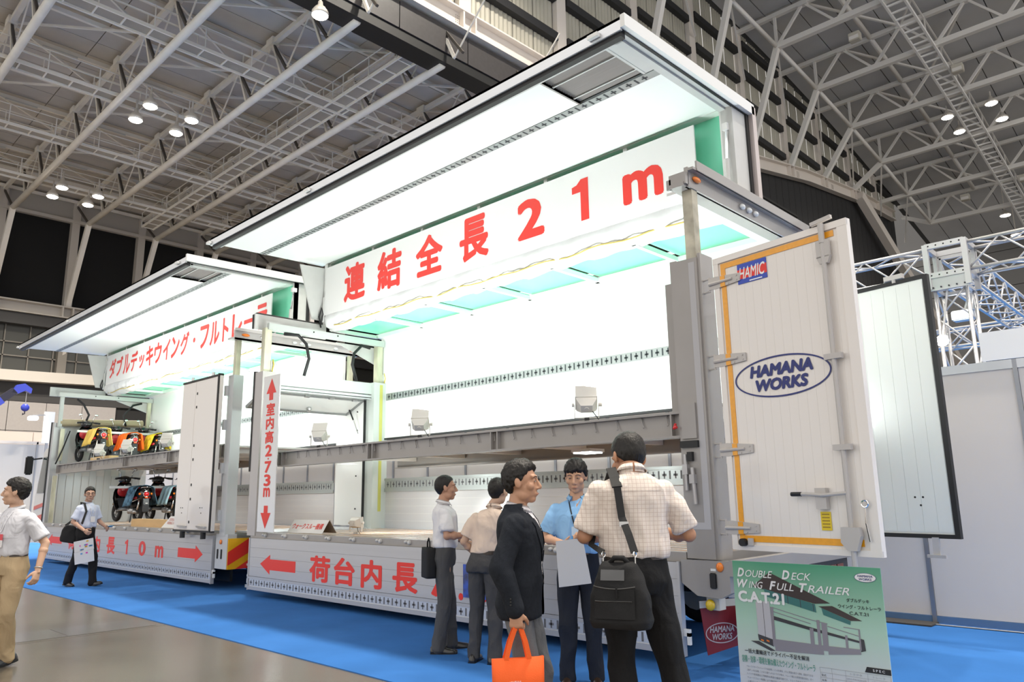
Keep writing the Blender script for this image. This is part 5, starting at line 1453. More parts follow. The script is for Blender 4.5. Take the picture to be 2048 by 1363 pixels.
        if glasses:
            gmb = MB()
            for sd in (-1, 1):
                gmb.torus(Hm @ Vector((sd * 0.032, 0.098, 0.004)), Hi @ Vector((0, 1, 0)), 0.022, 0.0022, 16, 5)
                gmb.tube([Hm @ Vector((sd * 0.054, 0.096, 0.008)), Hm @ Vector((sd * 0.078, 0.03, 0.008)), Hm @ Vector((sd * 0.08, -0.01, 0.004))], 0.0020, 5)
            gmb.tube([Hm @ Vector((-0.010, 0.100, 0.006)), Hm @ Vector((0.010, 0.100, 0.006))], 0.002, 5)
            gmb.build('glasses', mat('glasses_frame', (0.03, 0.02, 0.02), 0.3), t, world=False)
    add_mesh('hair', hair_mesh(Hm, hair, seed), HAIRM(), t)
    # ---- trousers
    b = MB()
    tm = trousers if not isinstance(trousers, tuple) else mat('trouser_%d_%d' % (int(trousers[0] * 999), int(trousers[2] * 999)), trousers, 0.85, bump=0.25, bscale=160, var=0.08, vscale=3, spec=0.25, fold=0.6, fscale=6.0)
    b.loft(torso_rings([(0.84, .155 * waist, .115, -.01), (0.90, .165 * waist, .125, -.012), (0.97, .158 * waist, .115, -.006), (1.035, .148 * waist, .106, 0)], lean=lean))
    for sd in (-1, 1):
        kn, an = Vector(LG_[sd][0]), Vector(LG_[sd][1])
        limb(b, [(sd * 0.082 * waist, -0.005, 0.89), kn, an + Vector((0, 0, -0.03))], [0.091 * waist, 0.071, 0.062])
        b.tube([lerp(kn, an, 0.6), an + Vector((0, 0.0, -0.045))], [0.063, 0.068], 14)
    me = remeshed(b, 0.010, 3); wrinkle(me, 0.016, 7.5, seed, (1, 1, .6))
    add_mesh('trousers', me, tm, t)
    if belt:
        MB().loft(torso_rings([(1.005, .155 * waist, .112, 0), (1.04, .153 * waist, .110, 0)], lean=lean)).build('belt', mat('belt_%d' % int(belt[0] * 999), belt, 0.4), t, world=False)
        c0 = zt(Vector((0, 0.113, 1.022)))
        MB().box(c0.x - .022, c0.x + .022, c0.y - .004, c0.y + .006, 1.003, 1.041).build('buckle', STEEL(), t, world=False)
    # ---- shoes
    for sd in (-1, 1):
        an = Vector(LG_[sd][1]); fd_ = Vector(foot[sd]); fd_ = fd_.normalized()
        up = Vector((0, 0, 1)); rt = fd_.cross(up).normalized(); up = rt.cross(fd_).normalized()
        R = Matrix((rt, fd_, up)).transposed()
        base = an - up * (0.085)
        sh = MB()
        prof = [(-0.075, .030, .060), (-0.05, .036, .075), (0.0, .036, .078), (0.06, .040, .062), (0.12, .045, .048), (0.165, .040, .040), (0.19, .024, .030)]
        rings = []
        for y, w_, hh in prof:
            rings.append([base + R @ Vector((w_ * cos(a), y, 0.012 + hh * max(0, sin(a)) + (0.0 if sin(a) >= 0 else -0.004))) for a in [2 * pi * k / 16 for k in range(16)]])
        sm = mat('shoe_%d' % int(shoes[0] * 999), shoes, 0.28, coat=0.3)
        so = sh.loft(rings).build('shoe', sm, t, True, world=False)
        sl = MB(); rings = []
        for y, w_, hh in prof:
            rings.append([base + R @ Vector((x_, y, z_)) for x_, z_ in ((-w_ - .004, -0.004), (w_ + .004, -0.004), (w_ + .004, 0.014), (-w_ - .004, 0.014))])
        sl.loft(rings).build('sole', B, so, world=False)
    # ---- shirt
    b = MB()
    k = build * (0.88 if jacket else 1.0)
    if jacket: waist = waist * 0.95
    zb0 = 0.88 if hem_out else 1.015
    b.loft(torso_rings([(zb0, .160 * k * waist, .118, 0), (1.05, .166 * k * waist, .126, 0), (1.12, .164 * k * waist, .122, .002), (1.22, .170 * k, .124, .004), (1.31, .176 * k, .126, 0), (1.37, .165 * k, .112, -.008), (1.405, .128 * k, .092, -.012), (1.425, .092 * k, .078, -.012), (1.445, .060, .060, -.012)], lean=lean))
    long_sl = sleeve > 0.99
    for sd in (-1, 1):
        if jacket: continue
        sh = Ls if sd < 0 else Rs
        el, wr = Vector(A_[sd][0]), Vector(A_[sd][1])
        if long_sl:
            limb(b, [sh, el, lerp(el, wr, 0.96)], [0.060, 0.054, 0.043])
        else:
            e2 = lerp(sh, el, sleeve * 1.45 if sleeve * 1.45 < 1 else 1)
            b.tube([sh + Vector((-sd * 0.03, 0, 0.012)), lerp(sh, e2, 0.3), lerp(sh, e2, 0.7), e2], [0.052, 0.062, 0.066, 0.070], 16)
            b.ell(sh, (0.056, 0.060, 0.052), 12, 8)
    me = remeshed(b, 0.0095, 9); wrinkle(me, 0.019 if not jacket else 0.006, 6.5, seed + 3, (1, 1, .8))
    shm = shirt if not isinstance(shirt, tuple) else mat('shirt_%d_%d_%d' % tuple(int(c * 999) for c in shirt), shirt, 0.85, bump=0.12, bscale=220, spec=0.25, fold=0.6)
    sho = add_mesh('shirt', me, shm, t)
    if collar:
        # stand collar folded over: two leaves that meet at the throat
        for sd in (-1, 1):
            vs = []; N = 10
            for i in range(N + 1):
                a = collar_open + (pi * 0.98 - collar_open) * i / N                              # from throat (front) round to nape
                x, y = sd * 0.064 * sin(a), 0.064 * cos(a)
                base_ = nb + Vector((x * 1.10, y * 1.05 + 0.002, -0.022 + 0.022 * (1 - cos(a)) / 2))
                top_ = nb + Vector((x * 0.98, y * 0.98 + 0.004, 0.012 + 0.034 * (1 - cos(a)) / 2))
                drop = 0.048 if i == 0 else (0.036 if i < 3 else 0.030)
                out = top_ + Vector((x * 0.36 + sd * (0.018 if i == 0 else 0), y * 0.36 + 0.004, -drop))
                vs += [base_, top_, out, out - Vector((x, y, 0)).normalized() * 0.004 - Vector((0, 0, 0.0))]
            fs = []
            for i in range(N):
                for j in range(3):
                    fs.append((i * 4 + j, (i + 1) * 4 + j, (i + 1) * 4 + j + 1, i * 4 + j + 1))
            MB().add(vs, fs).build('collar', shm, sho, True, world=False)
    t['joints'] = 0
    return t, Hm, sho

def loc_pt(t, p):
    """body-local point to world"""
    s = t.scale[0]
    return Matrix.Rotation(t.rotation_euler[2], 4, 'Z') @ (Vector(p) * s) + t.location

def rag(me_mb, material, name, parent, smooth=True):
    return me_mb.build(name, material, parent, smooth, world=False)

R_, T_ = Vector((0.72, 0.69, 0)), Vector((0.69, -0.72, 0))      # picture right, towards the camera

# --- visitor at the left edge, walking past
p1, H1, s1 = person('man in white short sleeved shirt and khaki trousers at the left edge', (-8.63, 2.02), T_ * 0.9 - R_ * 0.25, 1.72, (0.573, 0.356, 0.247),
    {'thick': 0.018, 'tuft': 0.012, 'quiff': 0.012}, head=(-0.95, 0.05, 0), collar_open=0.4, shirt=(0.60, 0.60, 0.64), trousers=(0.48, 0.36, 0.22), build=1.05, waist=1.10, hem_out=False,
    arms={'L': ((-0.30, -0.10, 1.12), (-0.33, -0.02, 0.88)), 'R': ((0.27, 0.05, 1.12), (0.25, 0.24, 0.95))},
    legs={'L': ((-0.06, 0.02, 0.50), (0.03, -0.12, 0.10)), 'R': ((0.13, 0.14, 0.50), (0.17, 0.20, 0.09)), 'foot': {-1: (0.1, 1, -0.2), 1: (0.15, 1, 0.05)}}, seed=2.0, shoes=(0.02, 0.022, 0.028), curl=(0.7, 0.5))
# --- man with shoulder bag near the truck
p2, H2, s2 = person('man with glasses, pale shirt and black shoulder bag walking beside the truck', (-15.55, 4.80), R_ * 0.85 + T_ * 0.35, 1.76, (0.47, 0.28, 0.20),
    {'thick': 0.016, 'tuft': 0.006}, head=(-0.55, 0.0, 0), shirt=(0.55, 0.60, 0.74), trousers=(0.012, 0.012, 0.014), glasses=True,
    arms={'R': ((0.24, -0.04, 1.12), (0.20, 0.20, 0.98)), 'L': ((-0.23, 0.02, 1.12), (-0.20, 0.24, 1.02))},
    legs={'L': ((-0.09, 0.13, 0.50), (-0.09, 0.17, 0.085)), 'R': ((0.10, -0.06, 0.49), (0.10, -0.22, 0.11)), 'foot': {-1: (-0.1, 1, 0.25), 1: (0.1, 1, -0.1)}}, seed=5.0, curl=(0.8, 0.9))
# --- man in white shirt by the gate
p3, H3, s3 = person('man in white shirt and grey trousers reaching towards the trailer bed', (-5.965, 5.175), R_ * 0.97 - T_ * 0.12, 1.70, (0.45, 0.25, 0.165),
    {'thick': 0.010, 'tuft': 0.003, 'front': 0.074}, head=(0.05, 0.02, 0), shirt=(0.76, 0.75, 0.77), trousers=(0.075, 0.075, 0.078), build=1.02,
    arms={'R': ((0.23, 0.02, 1.13), (0.21, 0.27, 1.14)), 'L': ((-0.24, 0.02, 1.12), (-0.20, 0.24, 1.05))}, seed=8.0,
    palms={1: (0, 0, -1), -1: (0, 0, -1)}, curl=(0.4, 0.35), legs={'foot': {-1: (-0.3, 1, 0), 1: (0.15, 1, 0)}, 'L': ((-0.10, 0.05, 0.49), (-0.12, 0.08, 0.085)), 'R': ((0.10, 0.0, 0.49), (0.10, -0.06, 0.085))})
# --- man in cream shirt seen from behind
p4, H4, s4 = person('man in cream shirt seen from behind, partly hidden by the suited man', (-5.30, 5.10), -T_ * 0.92 + R_ * 0.42, 1.65, (0.512, 0.330, 0.234),
    {'thick': 0.014, 'tuft': 0.005}, head=(-0.12, 0.0, 0), shirt=(0.72, 0.58, 0.48), trousers=(0.06, 0.06, 0.064), build=1.03, lean=(0.21, 0.03),
    arms={'L': ((-0.215, -0.03, 1.12), (-0.13, 0.12, 0.96)), 'R': ((0.27, 0.0, 1.12), (0.2, 0.22, 1.05))}, seed=11.0, face_detail=False)
# --- man in dark jacket with the orange tote
JACK = mat('charcoal_navy_wool', (0.016, 0.019, 0.026), 0.9, bump=0.35, bscale=260, var=0.15, vscale=60, spec=0.2, fold=0.6, fscale=5.0)
p5, H5, s5 = person('man in dark navy jacket holding an orange tote bag', (-3.165, 3.336), R_ * 0.99 + T_ * 0.13, 1.69, (0.488, 0.267, 0.169),
    {'thick': 0.016, 'tuft': 0.011, 'quiff': 0.018, 'front': 0.070}, head=(0.0, 0.0, 0), shirt=(0.78, 0.76, 0.79), trousers=(0.14, 0.145, 0.155), build=1.03, jacket=True, sleeve=0.45, hem_out=False,
    arms={'R': ((0.245, -0.085, 1.115), (0.248, 0.0, 0.90)), 'L': ((-0.24, 0.0, 1.12), (-0.19, 0.03, 0.92))}, seed=14.0, curl=(0.5, 1.15), hdir={1: (0.0, 0.03, -1)}, palms={1: (-1, 0.15, 0)},
    legs={'R': ((0.10, 0.06, 0.49), (0.10, -0.04, 0.085)), 'L': ((-0.10, 0.10, 0.49), (-0.11, 0.06, 0.085))}, shoes=(0.02, 0.015, 0.012))
# --- man in light blue polo shirt
p6, H6, s6 = person('man in light blue polo shirt with lanyard, looking at a sheet', (-4.10, 5.02), T_ * 0.98 - R_ * 0.10, 1.745, (0.537, 0.311, 0.202),
    {'thick': 0.027, 'tuft': 0.012, 'front': 0.050}, collar_open=0.55, eyes_down=True, head_off=(0, 0.012, 0.018), head=(-0.16, -0.22, 0), shirt=(0.27, 0.50, 0.80), trousers=(0.014, 0.017, 0.026), build=1.02, sleeve=0.58,
    arms={'R': ((0.27, 0.00, 1.13), (0.12, 0.20, 1.10)), 'L': ((-0.27, 0.02, 1.13), (-0.10, 0.22, 1.13))}, seed=17.0,
    palms={1: (-0.5, 0.2, 0.2), -1: (0.6, 0.2, 0.2)}, hdir={1: (-0.85, 0.35, 0.05), -1: (0.85, 0.3, -0.05)}, curl=(0.95, 0.8), belt=(0.08, 0.04, 0.025), shoes=(0.03, 0.018, 0.012))
# --- tall man in checked shirt from behind
CHK = check_mat('checked_cream_cloth', (0.78, 0.69, 0.62), (0.58, 0.46, 0.40), 0.021, 0.10)
p7, H7, s7 = person('tall man in checked cream shirt seen from behind, with a large black bag', (-2.66, 3.77), -T_ * 0.97 - R_ * 0.05, 1.93, (0.464, 0.235, 0.137),
    {'thick': 0.015, 'tuft': 0.004, 'nape': -0.075}, head_off=(0, 0.04, -0.08), head=(0.28, -0.42, 0.08), shirt=CHK, trousers=(0.011, 0.011, 0.012), build=1.04, waist=1.06, sleeve=0.60,
    arms={'R': ((0.30, 0.02, 1.12), (0.17, 0.27, 1.12)), 'L': ((-0.255, 0.02, 1.12), (-0.13, 0.27, 1.10))}, seed=21.0, lean=(0, -0.03),
    palms={1: (-0.7, 0, 0.5), -1: (0.7, 0, 0.5)}, curl=(0.8, 0.8), legs={'R': ((0.16, -0.01, 0.49), (0.27, -0.06, 0.085)), 'L': ((-0.08, 0.03, 0.49), (-0.08, -0.02, 0.085))}, face_detail=False)
# ------------------------------------------------------------------ clothes details and carried things
def surf(o):
    me = o.data
    return BVHTree.FromPolygons([v.co for v in me.vertices], [tuple(p.vertices) for p in me.polygons])
def front_pt(bvh, x, z, off=0.003, back=False):
    s = -1 if back else 1
    hit = bvh.ray_cast(Vector((x, 0.6 * s, z)), Vector((0, -s, 0)))
    return (hit[0] + Vector((0, off * s, 0))) if hit[0] is not None else Vector((x, 0.12 * s, z))
def ribbon(pts, w_, th, name, m, parent, flat=(0, 1, 0), world=False):
    """flat strap through points; flat = direction it lies flat against"""
    pts = [Vector(p) for p in pts]; rings = []
    for i, p in enumerate(pts):
        d = (pts[min(i + 1, len(pts) - 1)] - pts[max(i - 1, 0)]).normalized()
        a = d.cross(Vector(flat)).normalized(); b_ = a.cross(d).normalized()
        rings.append([p + a * (w_ / 2) + b_ * (th / 2), p - a * (w_ / 2) + b_ * (th / 2), p - a * (w_ / 2) - b_ * (th / 2), p + a * (w_ / 2) - b_ * (th / 2)])
    return MB().loft(rings).build(name, m, parent, world=world)
def placket(person_t, shirt_o, m, z0=1.06, z1=1.42, n=6, pocket=None):
    bv = surf(shirt_o)
    pts = [front_pt(bv, 0.0, z0 + (z1 - z0) * i / 8, 0.002) for i in range(9)]
    ribbon(pts, 0.03, 0.003, 'placket', m, shirt_o)
    for i in range(n):
        p = front_pt(bv, 0.0, z0 + (z1 - z0) * (i + 0.3) / n, 0.004)
        MB().cyl(p, p + Vector((0, 0.002, 0)), 0.0055, 8).build('button', mat('button_pearl', (0.6, 0.58, 0.55), 0.3), shirt_o, world=False)
    if pocket:
        x0, x1, za, zb = pocket; vs = []
        for i in range(5):
            for j in range(5):
                vs.append(front_pt(bv, x0 + (x1 - x0) * i / 4, za + (zb - za) * j / 4, 0.003))
        MB().add(vs, [(i * 5 + j, (i + 1) * 5 + j, (i + 1) * 5 + j + 1, i * 5 + j + 1) for i in range(4) for j in range(4)]).build('pocket', m, shirt_o, True, world=False)
placket(p1, s1, s1.data.materials[0], pocket=(-0.14, -0.04, 1.18, 1.30))
placket(p2, s2, s2.data.materials[0], pocket=(-0.13, -0.04, 1.2, 1.31))
placket(p3, s3, s3.data.materials[0])
placket(p6, s6, s6.data.materials[0], 1.30, 1.42, 2, pocket=(-0.14, -0.045, 1.17, 1.285))
placket(p5, s5, s5.data.materials[0])
# back yoke seam on the checked shirt
bv = surf(s7)
ribbon([front_pt(bv, x, 1.352, 0.001, True) for x in [-0.15 + 0.03 * i for i in range(11)]], 0.005, 0.002, 'yoke_seam', s7.data.materials[0], s7)

# suit jacket on the man with the tote
jk = MB(); k = 1.03
jk.loft(torso_rings([(0.83, .178, .138, -.004), (0.90, .182, .142, -.006), (1.0, .172, .134, 0), (1.10, .166, .130, .004), (1.22, .178, .138, .004), (1.31, .186, .138, 0), (1.375, .176, .122, -.008), (1.415, .138, .100, -.012), (1.445, .098, .086, -.014), (1.475, .074, .074, -.016)]))
for sd, (el, wr) in ((1, ((0.245, -0.085, 1.115), (0.248, 0.0, 0.90))), (-1, ((-0.24, 0.0, 1.12), (-0.19, 0.03, 0.92)))):
    sh_ = Vector((sd * 0.172, -0.005, 1.355)); el, wr = Vector(el), Vector(wr)
    limb(jk, [sh_, el, lerp(el, wr, 0.97)], [0.066, 0.066, 0.056])
me = remeshed(jk, 0.010, 9); wrinkle(me, 0.012, 6, 4.0, (1, 1, .8))
bm = bmesh.new(); bm.from_mesh(me)
dele = []
for f_ in bm.faces:
    c = f_.calc_center_median()
    if c.y < 0.03 or abs(c.x) > 0.13: continue
    lim = (0.012 + (c.z - 1.14) * 0.27) if c.z > 1.14 else 0.012 + (1.14 - c.z) * 0.13
    if abs(c.x) < lim: dele.append(f_)
bmesh.ops.delete(bm, geom=dele, context='FACES')
bm.to_mesh(me); bm.free()
jo = add_mesh('jacket', me, JACK, p5)
bv = surf(jo)
for sd in (-1, 1):
    vs = []
    for i in range(9):
        z = 1.14 + 0.245 * i / 8
        e0 = 0.012 + (z - 1.14) * 0.27 + 0.004
        wdt = 0.055 * sin(min(1, (i + 0.5) / 6) * pi / 2) if i < 7 else 0.04
        a = front_pt(bv, sd * e0, z, 0.004); c = front_pt(bv, sd * (e0 + wdt), z - 0.01, 0.007)
        vs += [a, c]
    MB().add(vs, [(2 * i, 2 * i + 1, 2 * i + 3, 2 * i + 2) for i in range(8)]).build('lapel', JACK, jo, True, world=False)
for z in (1.12, 1.02):
    p = front_pt(bv, 0.035, z, 0.004)
    MB().cyl(p, p + Vector((0, 0.003, 0)), 0.009, 8).build('button', B, jo, world=False)
for sd, wr in ((1, (0.248, 0.0, 0.90)), (-1, (-0.19, 0.03, 0.92))):
    for i in range(3):
        q = Vector(wr) + Vector((sd * 0.056, -0.02, 0.03 + i * 0.016))
        MB().ell(q, (0.004, 0.006, 0.006), 6, 5).build('cuff_button', B, jo, world=False)

# lanyards and badges (worn: part of the person)
def lanyard(pt, so, Hm_, badge_z, mats, bw=0.045, bh=0.065, body_mat=None, strap=None):
    bv = surf(so)
    for sd in (-1, 1):
        pts = [Vector((sd * 0.068, -0.01, 1.468))] + [front_pt(bv, sd * x, z, 0.006) for x, z in ((0.062, 1.42), (0.050, 1.36), (0.036, 1.30), (0.022, 1.24), (0.008, badge_z + bh + 0.01))]
        ribbon(pts, 0.010, 0.002, 'lanyard', strap, pt)
    c = front_pt(bv, 0, badge_z, 0.014)
    z = badge_z
    for (z0, z1, m) in mats:
        MB().box(c.x - bw, c.x + bw, c.y, c.y + 0.003, z + z0, z + z1).build('badge', m, pt, world=False)
lanyard(p6, s6, H6, 1.125, [(-0.05, 0.03, mat('badge_blue', (0.03, 0.30, 0.70), 0.4)), (0.03, 0.10, mat('clear_sleeve', (0.45, 0.60, 0.78), 0.2))], strap=mat('black_ribbon', (0.01, 0.01, 0.012), 0.6))
lanyard(p1, s1, H1, 1.155, [(0.005, 0.06, mat('badge_red', (0.65, 0.07, 0.09), 0.4)), (-0.06, 0.005, mat('badge_white', (0.74, 0.72, 0.73), 0.4))], bw=0.055, strap=mat('pale_ribbon', (0.66, 0.66, 0.70), 0.6))
lanyard(p2, s2, H2, 1.16, [(-0.05, 0.05, mat('badge_white', (0.74, 0.72, 0.73), 0.4))], strap=mat('pale_ribbon', (0.66, 0.66, 0.70), 0.6))
bv = surf(s6)
lc = front_pt(bv, -0.095, 1.322, 0.004)
ring_ellipse(lc, (-1, 0, 0), (0, 0, 1), 0.040, 0.018, 0.004, 28).build('chest_logo', NAVY(), s6, world=False)
text_part('chest_lettering', 'HAMANA', NAVY(), s6, lc + Vector((0, 0, 0.005)), (-1, 0, 0), (0, 0, 1), height=0.009, width=0.055, bold=0.02).location = (0, 0, 0)
text_part('chest_lettering', 'WORKS', NAVY(), s6, lc - Vector((0, 0, 0.006)), (-1, 0, 0), (0, 0, 1), height=0.009, width=0.045, bold=0.02)
for o in s6.children:
    if o.name.startswith('chest_lettering'):
        off = parent_world(s6)
        for v in o.data.vertices: v.co += off
vs = [front_pt(bv, x, z, 0.0035) for x, z in ((-0.036, 1.437), (0.036, 1.437), (0.016, 1.405), (0.0, 1.372), (-0.016, 1.405))]
MB().add(vs, [(0, 1, 2, 3, 4)]).build('open_neck', SKIN((0.537, 0.311, 0.202)), p6, world=False)
# wrist watch of the man in blue, bracelet of the man at the edge
for pt, wr, el in ((p6, (-0.10, 0.22, 1.13), (-0.27, 0.02, 1.13)), (p1, (-0.33, -0.02, 0.88), (-0.30, -0.10, 1.12))):
    wr, el = Vector(wr), Vector(el); d = (wr - el).normalized(); c = wr - d * 0.02
    MB().torus(c, d, 0.031, 0.006, 18, 6).build('wrist_watch', STEEL(), pt, True, world=False)

BAGM = mat('black_nylon', (0.013, 0.013, 0.014), 0.75, bump=0.3, bscale=300, spec=0.3)
# ---- big black shoulder bag of the tall man
bg = thing('shoulder_bag', 'large black nylon shoulder bag hanging behind the tall man in the checked shirt', 'bag', (-2.58, 3.50, 0.78))
u = (R_ * 0.94 + T_ * 0.30).normalized(); v_ = Vector((u.y, -u.x, 0)); c = Vector((-2.585, 3.515, 0.955))
Rb = Matrix((u, -v_, AZ)).transposed()
b = MB()
prof = [(-0.165, .155, .085), (-0.13, .170, .10), (0, .160, .095), (0.09, .135, .08), (0.155, .10, .055), (0.175, .085, .03)]
b.loft([[c + Rb @ Vector((w_ * (abs(cos(a)) ** .5) * (1 if cos(a) > 0 else -1), d_ * (abs(sin(a)) ** .5) * (1 if sin(a) > 0 else -1), z)) for a in [2 * pi * q / 28 for q in range(28)]] for z, w_, d_ in prof])
me = remeshed(b, 0.008, 3); wrinkle(me, 0.010, 9, 3)
for vv in me.vertices: vv.co -= bg.location
add_mesh('bag_body', me, BAGM, bg)
bvb = BVHTree.FromPolygons([Vector(q.co) + bg.location for q in me.vertices], [tuple(p.vertices) for p in me.polygons])
def bagp(x, z, off=0.006):
    hit = bvb.ray_cast(c + Rb @ Vector((x, -0.5, z)), Rb @ Vector((0, 1, 0)))
    return (hit[0] if hit[0] is not None else c + Rb @ Vector((x, -0.09, z))) + Rb @ Vector((0, -off, 0))
vs = [bagp(-0.125 + 0.22 * i / 8, -0.11 + 0.16 * j / 6, 0.010) for i in range(9) for j in range(7)]
MB().add(vs, [(i * 7 + j, (i + 1) * 7 + j, (i + 1) * 7 + j + 1, i * 7 + j + 1) for i in range(8) for j in range(6)]).build('front_pocket', BAGM, bg, True)
MB().tube([bagp(-0.13 + 0.23 * i / 10, 0.055 - 0.012 * sin(pi * i / 10), 0.012) for i in range(11)], 0.004, 5).build('zip', mat('zip_dark', (0.05, 0.05, 0.05), 0.4), bg)
MB().tube([bagp(-0.12 + 0.20 * i / 10, -0.02, 0.013) for i in range(11)], 0.003, 5).build('zip', mat('zip_dark', (0.05, 0.05, 0.05), 0.4), bg)
MB().bar(bagp(0.0, 0.05, 0.018), bagp(0.0, -0.005, 0.018), 0.010, 0.006).build('zip_pull', BAGM, bg)
vs = [bagp(-0.09 + 0.13 * i / 6, 0.085 + 0.055 * j / 3, 0.006) for i in range(7) for j in range(4)]
MB().add(vs, [(i * 4 + j, (i + 1) * 4 + j, (i + 1) * 4 + j + 1, i * 4 + j + 1) for i in range(6) for j in range(3)]).build('vinyl_patch', mat('shiny_vinyl', (0.03, 0.03, 0.032), 0.15, coat=0.8), bg, True)
MB().tube([c + Rb @ Vector(q) for q in ((-0.05, -0.01, 0.165), (-0.02, -0.03, 0.20), (0.03, -0.03, 0.20), (0.06, -0.01, 0.165))], 0.014, 8).build('grab_handle', BAGM, bg, True)
c1, c2_ = c + Rb @ Vector((-0.085, 0.0, 0.165)), c + Rb @ Vector((0.09, 0.0, 0.165))
MB().tube([c1, c1 + Vector((0, 0, 0.035))], 0.006, 6).torus(c1 + Vector((0, 0, 0.05)), (1, 0, 0), 0.014, 0.004, 10, 5).tube([c2_, c2_ + Vector((0, 0, 0.035))], 0.006, 6).torus(c2_ + Vector((0, 0, 0.05)), (1, 0, 0), 0.014, 0.004, 10, 5).build('metal_clip', CHROME(), bg)
shl = loc_pt(p7, (-0.105, -0.01, 1.455)); bk = loc_pt(p7, (-0.10, -0.135, 1.38)); bk2 = loc_pt(p7, (-0.085, -0.150, 1.22)); fr_ = loc_pt(p7, (-0.115, 0.11, 1.38)); fr2 = loc_pt(p7, (-0.19, 0.10, 1.15))
sw_ = mat('black_webbing', (0.010, 0.010, 0.011), 0.7)
ribbon([shl + Vector((0, 0, 0.012)), bk, bk2, lerp(bk2, c2_ + Vector((0, 0, 0.08)), 0.55), c2_ + Vector((0, 0, 0.06))], 0.042, 0.005, 'strap', sw_, bg, T_, world=True)
ribbon([shl + Vector((0, 0, 0.016)), lerp(shl, bk, 0.6) + Vector((0, 0, 0.012)), bk + Vector((0, 0, -0.01)) + T_ * 0.006], 0.058, 0.010, 'shoulder_pad', sw_, bg, T_, world=True)
ribbon([shl + Vector((0, 0, 0.012)), fr_, fr2, loc_pt(p7, (-0.225, -0.02, 1.08)), c1 + Vector((0, 0, 0.06))], 0.035, 0.005, 'strap', sw_, bg, T_, world=True)
q = lerp(bk2, c2_, 0.15) + T_ * 0.006
MB().obox(q, (R_, AZ, T_), (0.026, 0.014, 0.004)).build('strap_slider', STEEL(), bg)

# ---- orange tote
OR = mat('orange_nonwoven', (0.86, 0.115, 0.012), 0.75, bump=0.2, bscale=180)
hw = loc_pt(p5, (0.240, 0.008, 0.812))
tb = thing('tote_bag', 'bright orange tote bag with white print held by the suited man', 'bag', (hw.x, hw.y, hw.z - 0.56))
u = (R_ * 0.97 - T_ * 0.24).normalized(); v_ = Vector((u.y, -u.x, 0))
Rt = Matrix((u, -v_, AZ)).transposed()
o0 = Vector((hw.x, hw.y, hw.z)) + R_ * 0.0
def tp(x, y, z): return o0 + Rt @ Vector((x, y, z))
n = 32; rings = []
for z, w_, d_ in ((-0.56, .130, .05), (-0.54, .135, .055), (-0.40, .140, .055), (-0.28, .143, .042), (-0.175, .146, .022)):
    rg = []
    for i in range(n):
        a = 2 * pi * i / n
        x = w_ * (abs(cos(a)) ** .35) * (1 if cos(a) > 0 else -1); y = d_ * (abs(sin(a)) ** .6) * (1 if sin(a) > 0 else -1)
        fold = 0.006 * noise.noise(Vector((x * 12, z * 9, 5)))
        rg.append(tp(x, y + fold, z + 0.012 * (x / .14) ** 2 * (1 if z > -0.25 else 0)))
    rings.append(rg)
MB().loft(rings, True).build('bag_body', OR, tb, True)
for s_, y in ((-1, -0.02), (1, 0.02)):
    ribbon([tp(-0.072, y, -0.21), tp(-0.068, y, -0.16), tp(-0.045, y * .8, -0.08), tp(-0.016, y * .5, -0.01), tp(0.0, y * .5, 0.008), tp(0.016, y * .5, -0.01), tp(0.040, y * .8, -0.08), tp(0.058, y, -0.16), tp(0.060, y, -0.21)], 0.026, 0.003, 'handle', OR, tb, v_, world=True)
wv = mat('white_vinyl', (0.85, 0.85, 0.85), 0.4)
fy = -0.066
text_part('white_print', 'いつでも借りれる', wv, tb, tp(-0.035, -0.052, -0.275), u, AZ, height=0.012, width=0.075, bold=0.01)
text_part('white_print', 'ランドレンタカー', wv, tb, tp(-0.0, -0.060, -0.312), u, AZ, height=0.030, width=0.175, bold=0.02)
MB().obox(tp(0.01, -0.060, -0.336), (u, AZ, v_), (0.08, 0.0018, 0.001)).build('print_rule', wv, tb)
text_part('white_print', 'Rent a car', wv, tb, tp(0.0, -0.062, -0.352), u, AZ, height=0.014, width=0.07, bold=0.01)

# ---- sheet in the hands of the man in blue
ps = tag(MB().add([(-4.05, 4.68, 1.137), (-3.894, 4.82, 1.161), (-3.897, 4.918, .806), (-4.084, 4.746, .779), (-4.047, 4.684, 1.137), (-3.891, 4.824, 1.161), (-3.894, 4.922, .806), (-4.081, 4.75, .779)],
     [(0, 1, 2, 3), (7, 6, 5, 4), (0, 4, 5, 1), (1, 5, 6, 2), (2, 6, 7, 3), (3, 7, 4, 0)]).build('paper_sheet', mat('sheet_white', (0.62, 0.61, 0.60), 0.6)), 'plain white sheet held by the man in the blue polo', 'paper')
# ---- dark briefcase of the white shirted man
bc = thing('briefcase', 'slim black briefcase hanging behind the white shirted man', 'bag', (-6.07, 5.02, 0.68))
b = MB(); cc = Vector((-6.055, 5.045, 0.88)); u = (R_ * 0.35 + T_ * 0.94).normalized(); v_ = Vector((u.y, -u.x, 0))
Rc = Matrix((u, -v_, AZ)).transposed()
b.loft([[cc + Rc @ Vector((w_ * (abs(cos(a)) ** .3) * (1 if cos(a) > 0 else -1), 0.05 * (abs(sin(a)) ** .5) * (1 if sin(a) > 0 else -1), z)) for a in [2 * pi * q / 24 for q in range(24)]] for z, w_ in ((-0.17, .13), (-0.15, .14), (0.08, .135), (0.12, .12))])
b.build('case_body', BAGM, bc, True)
MB().tube([cc + Rc @ Vector(q) for q in ((-0.05, 0, 0.11), (-0.045, 0, 0.17), (0.0, 0, 0.21), (0.045, 0, 0.17), (0.05, 0, 0.11))], 0.008, 6).build('handle', BAGM, bc, True)
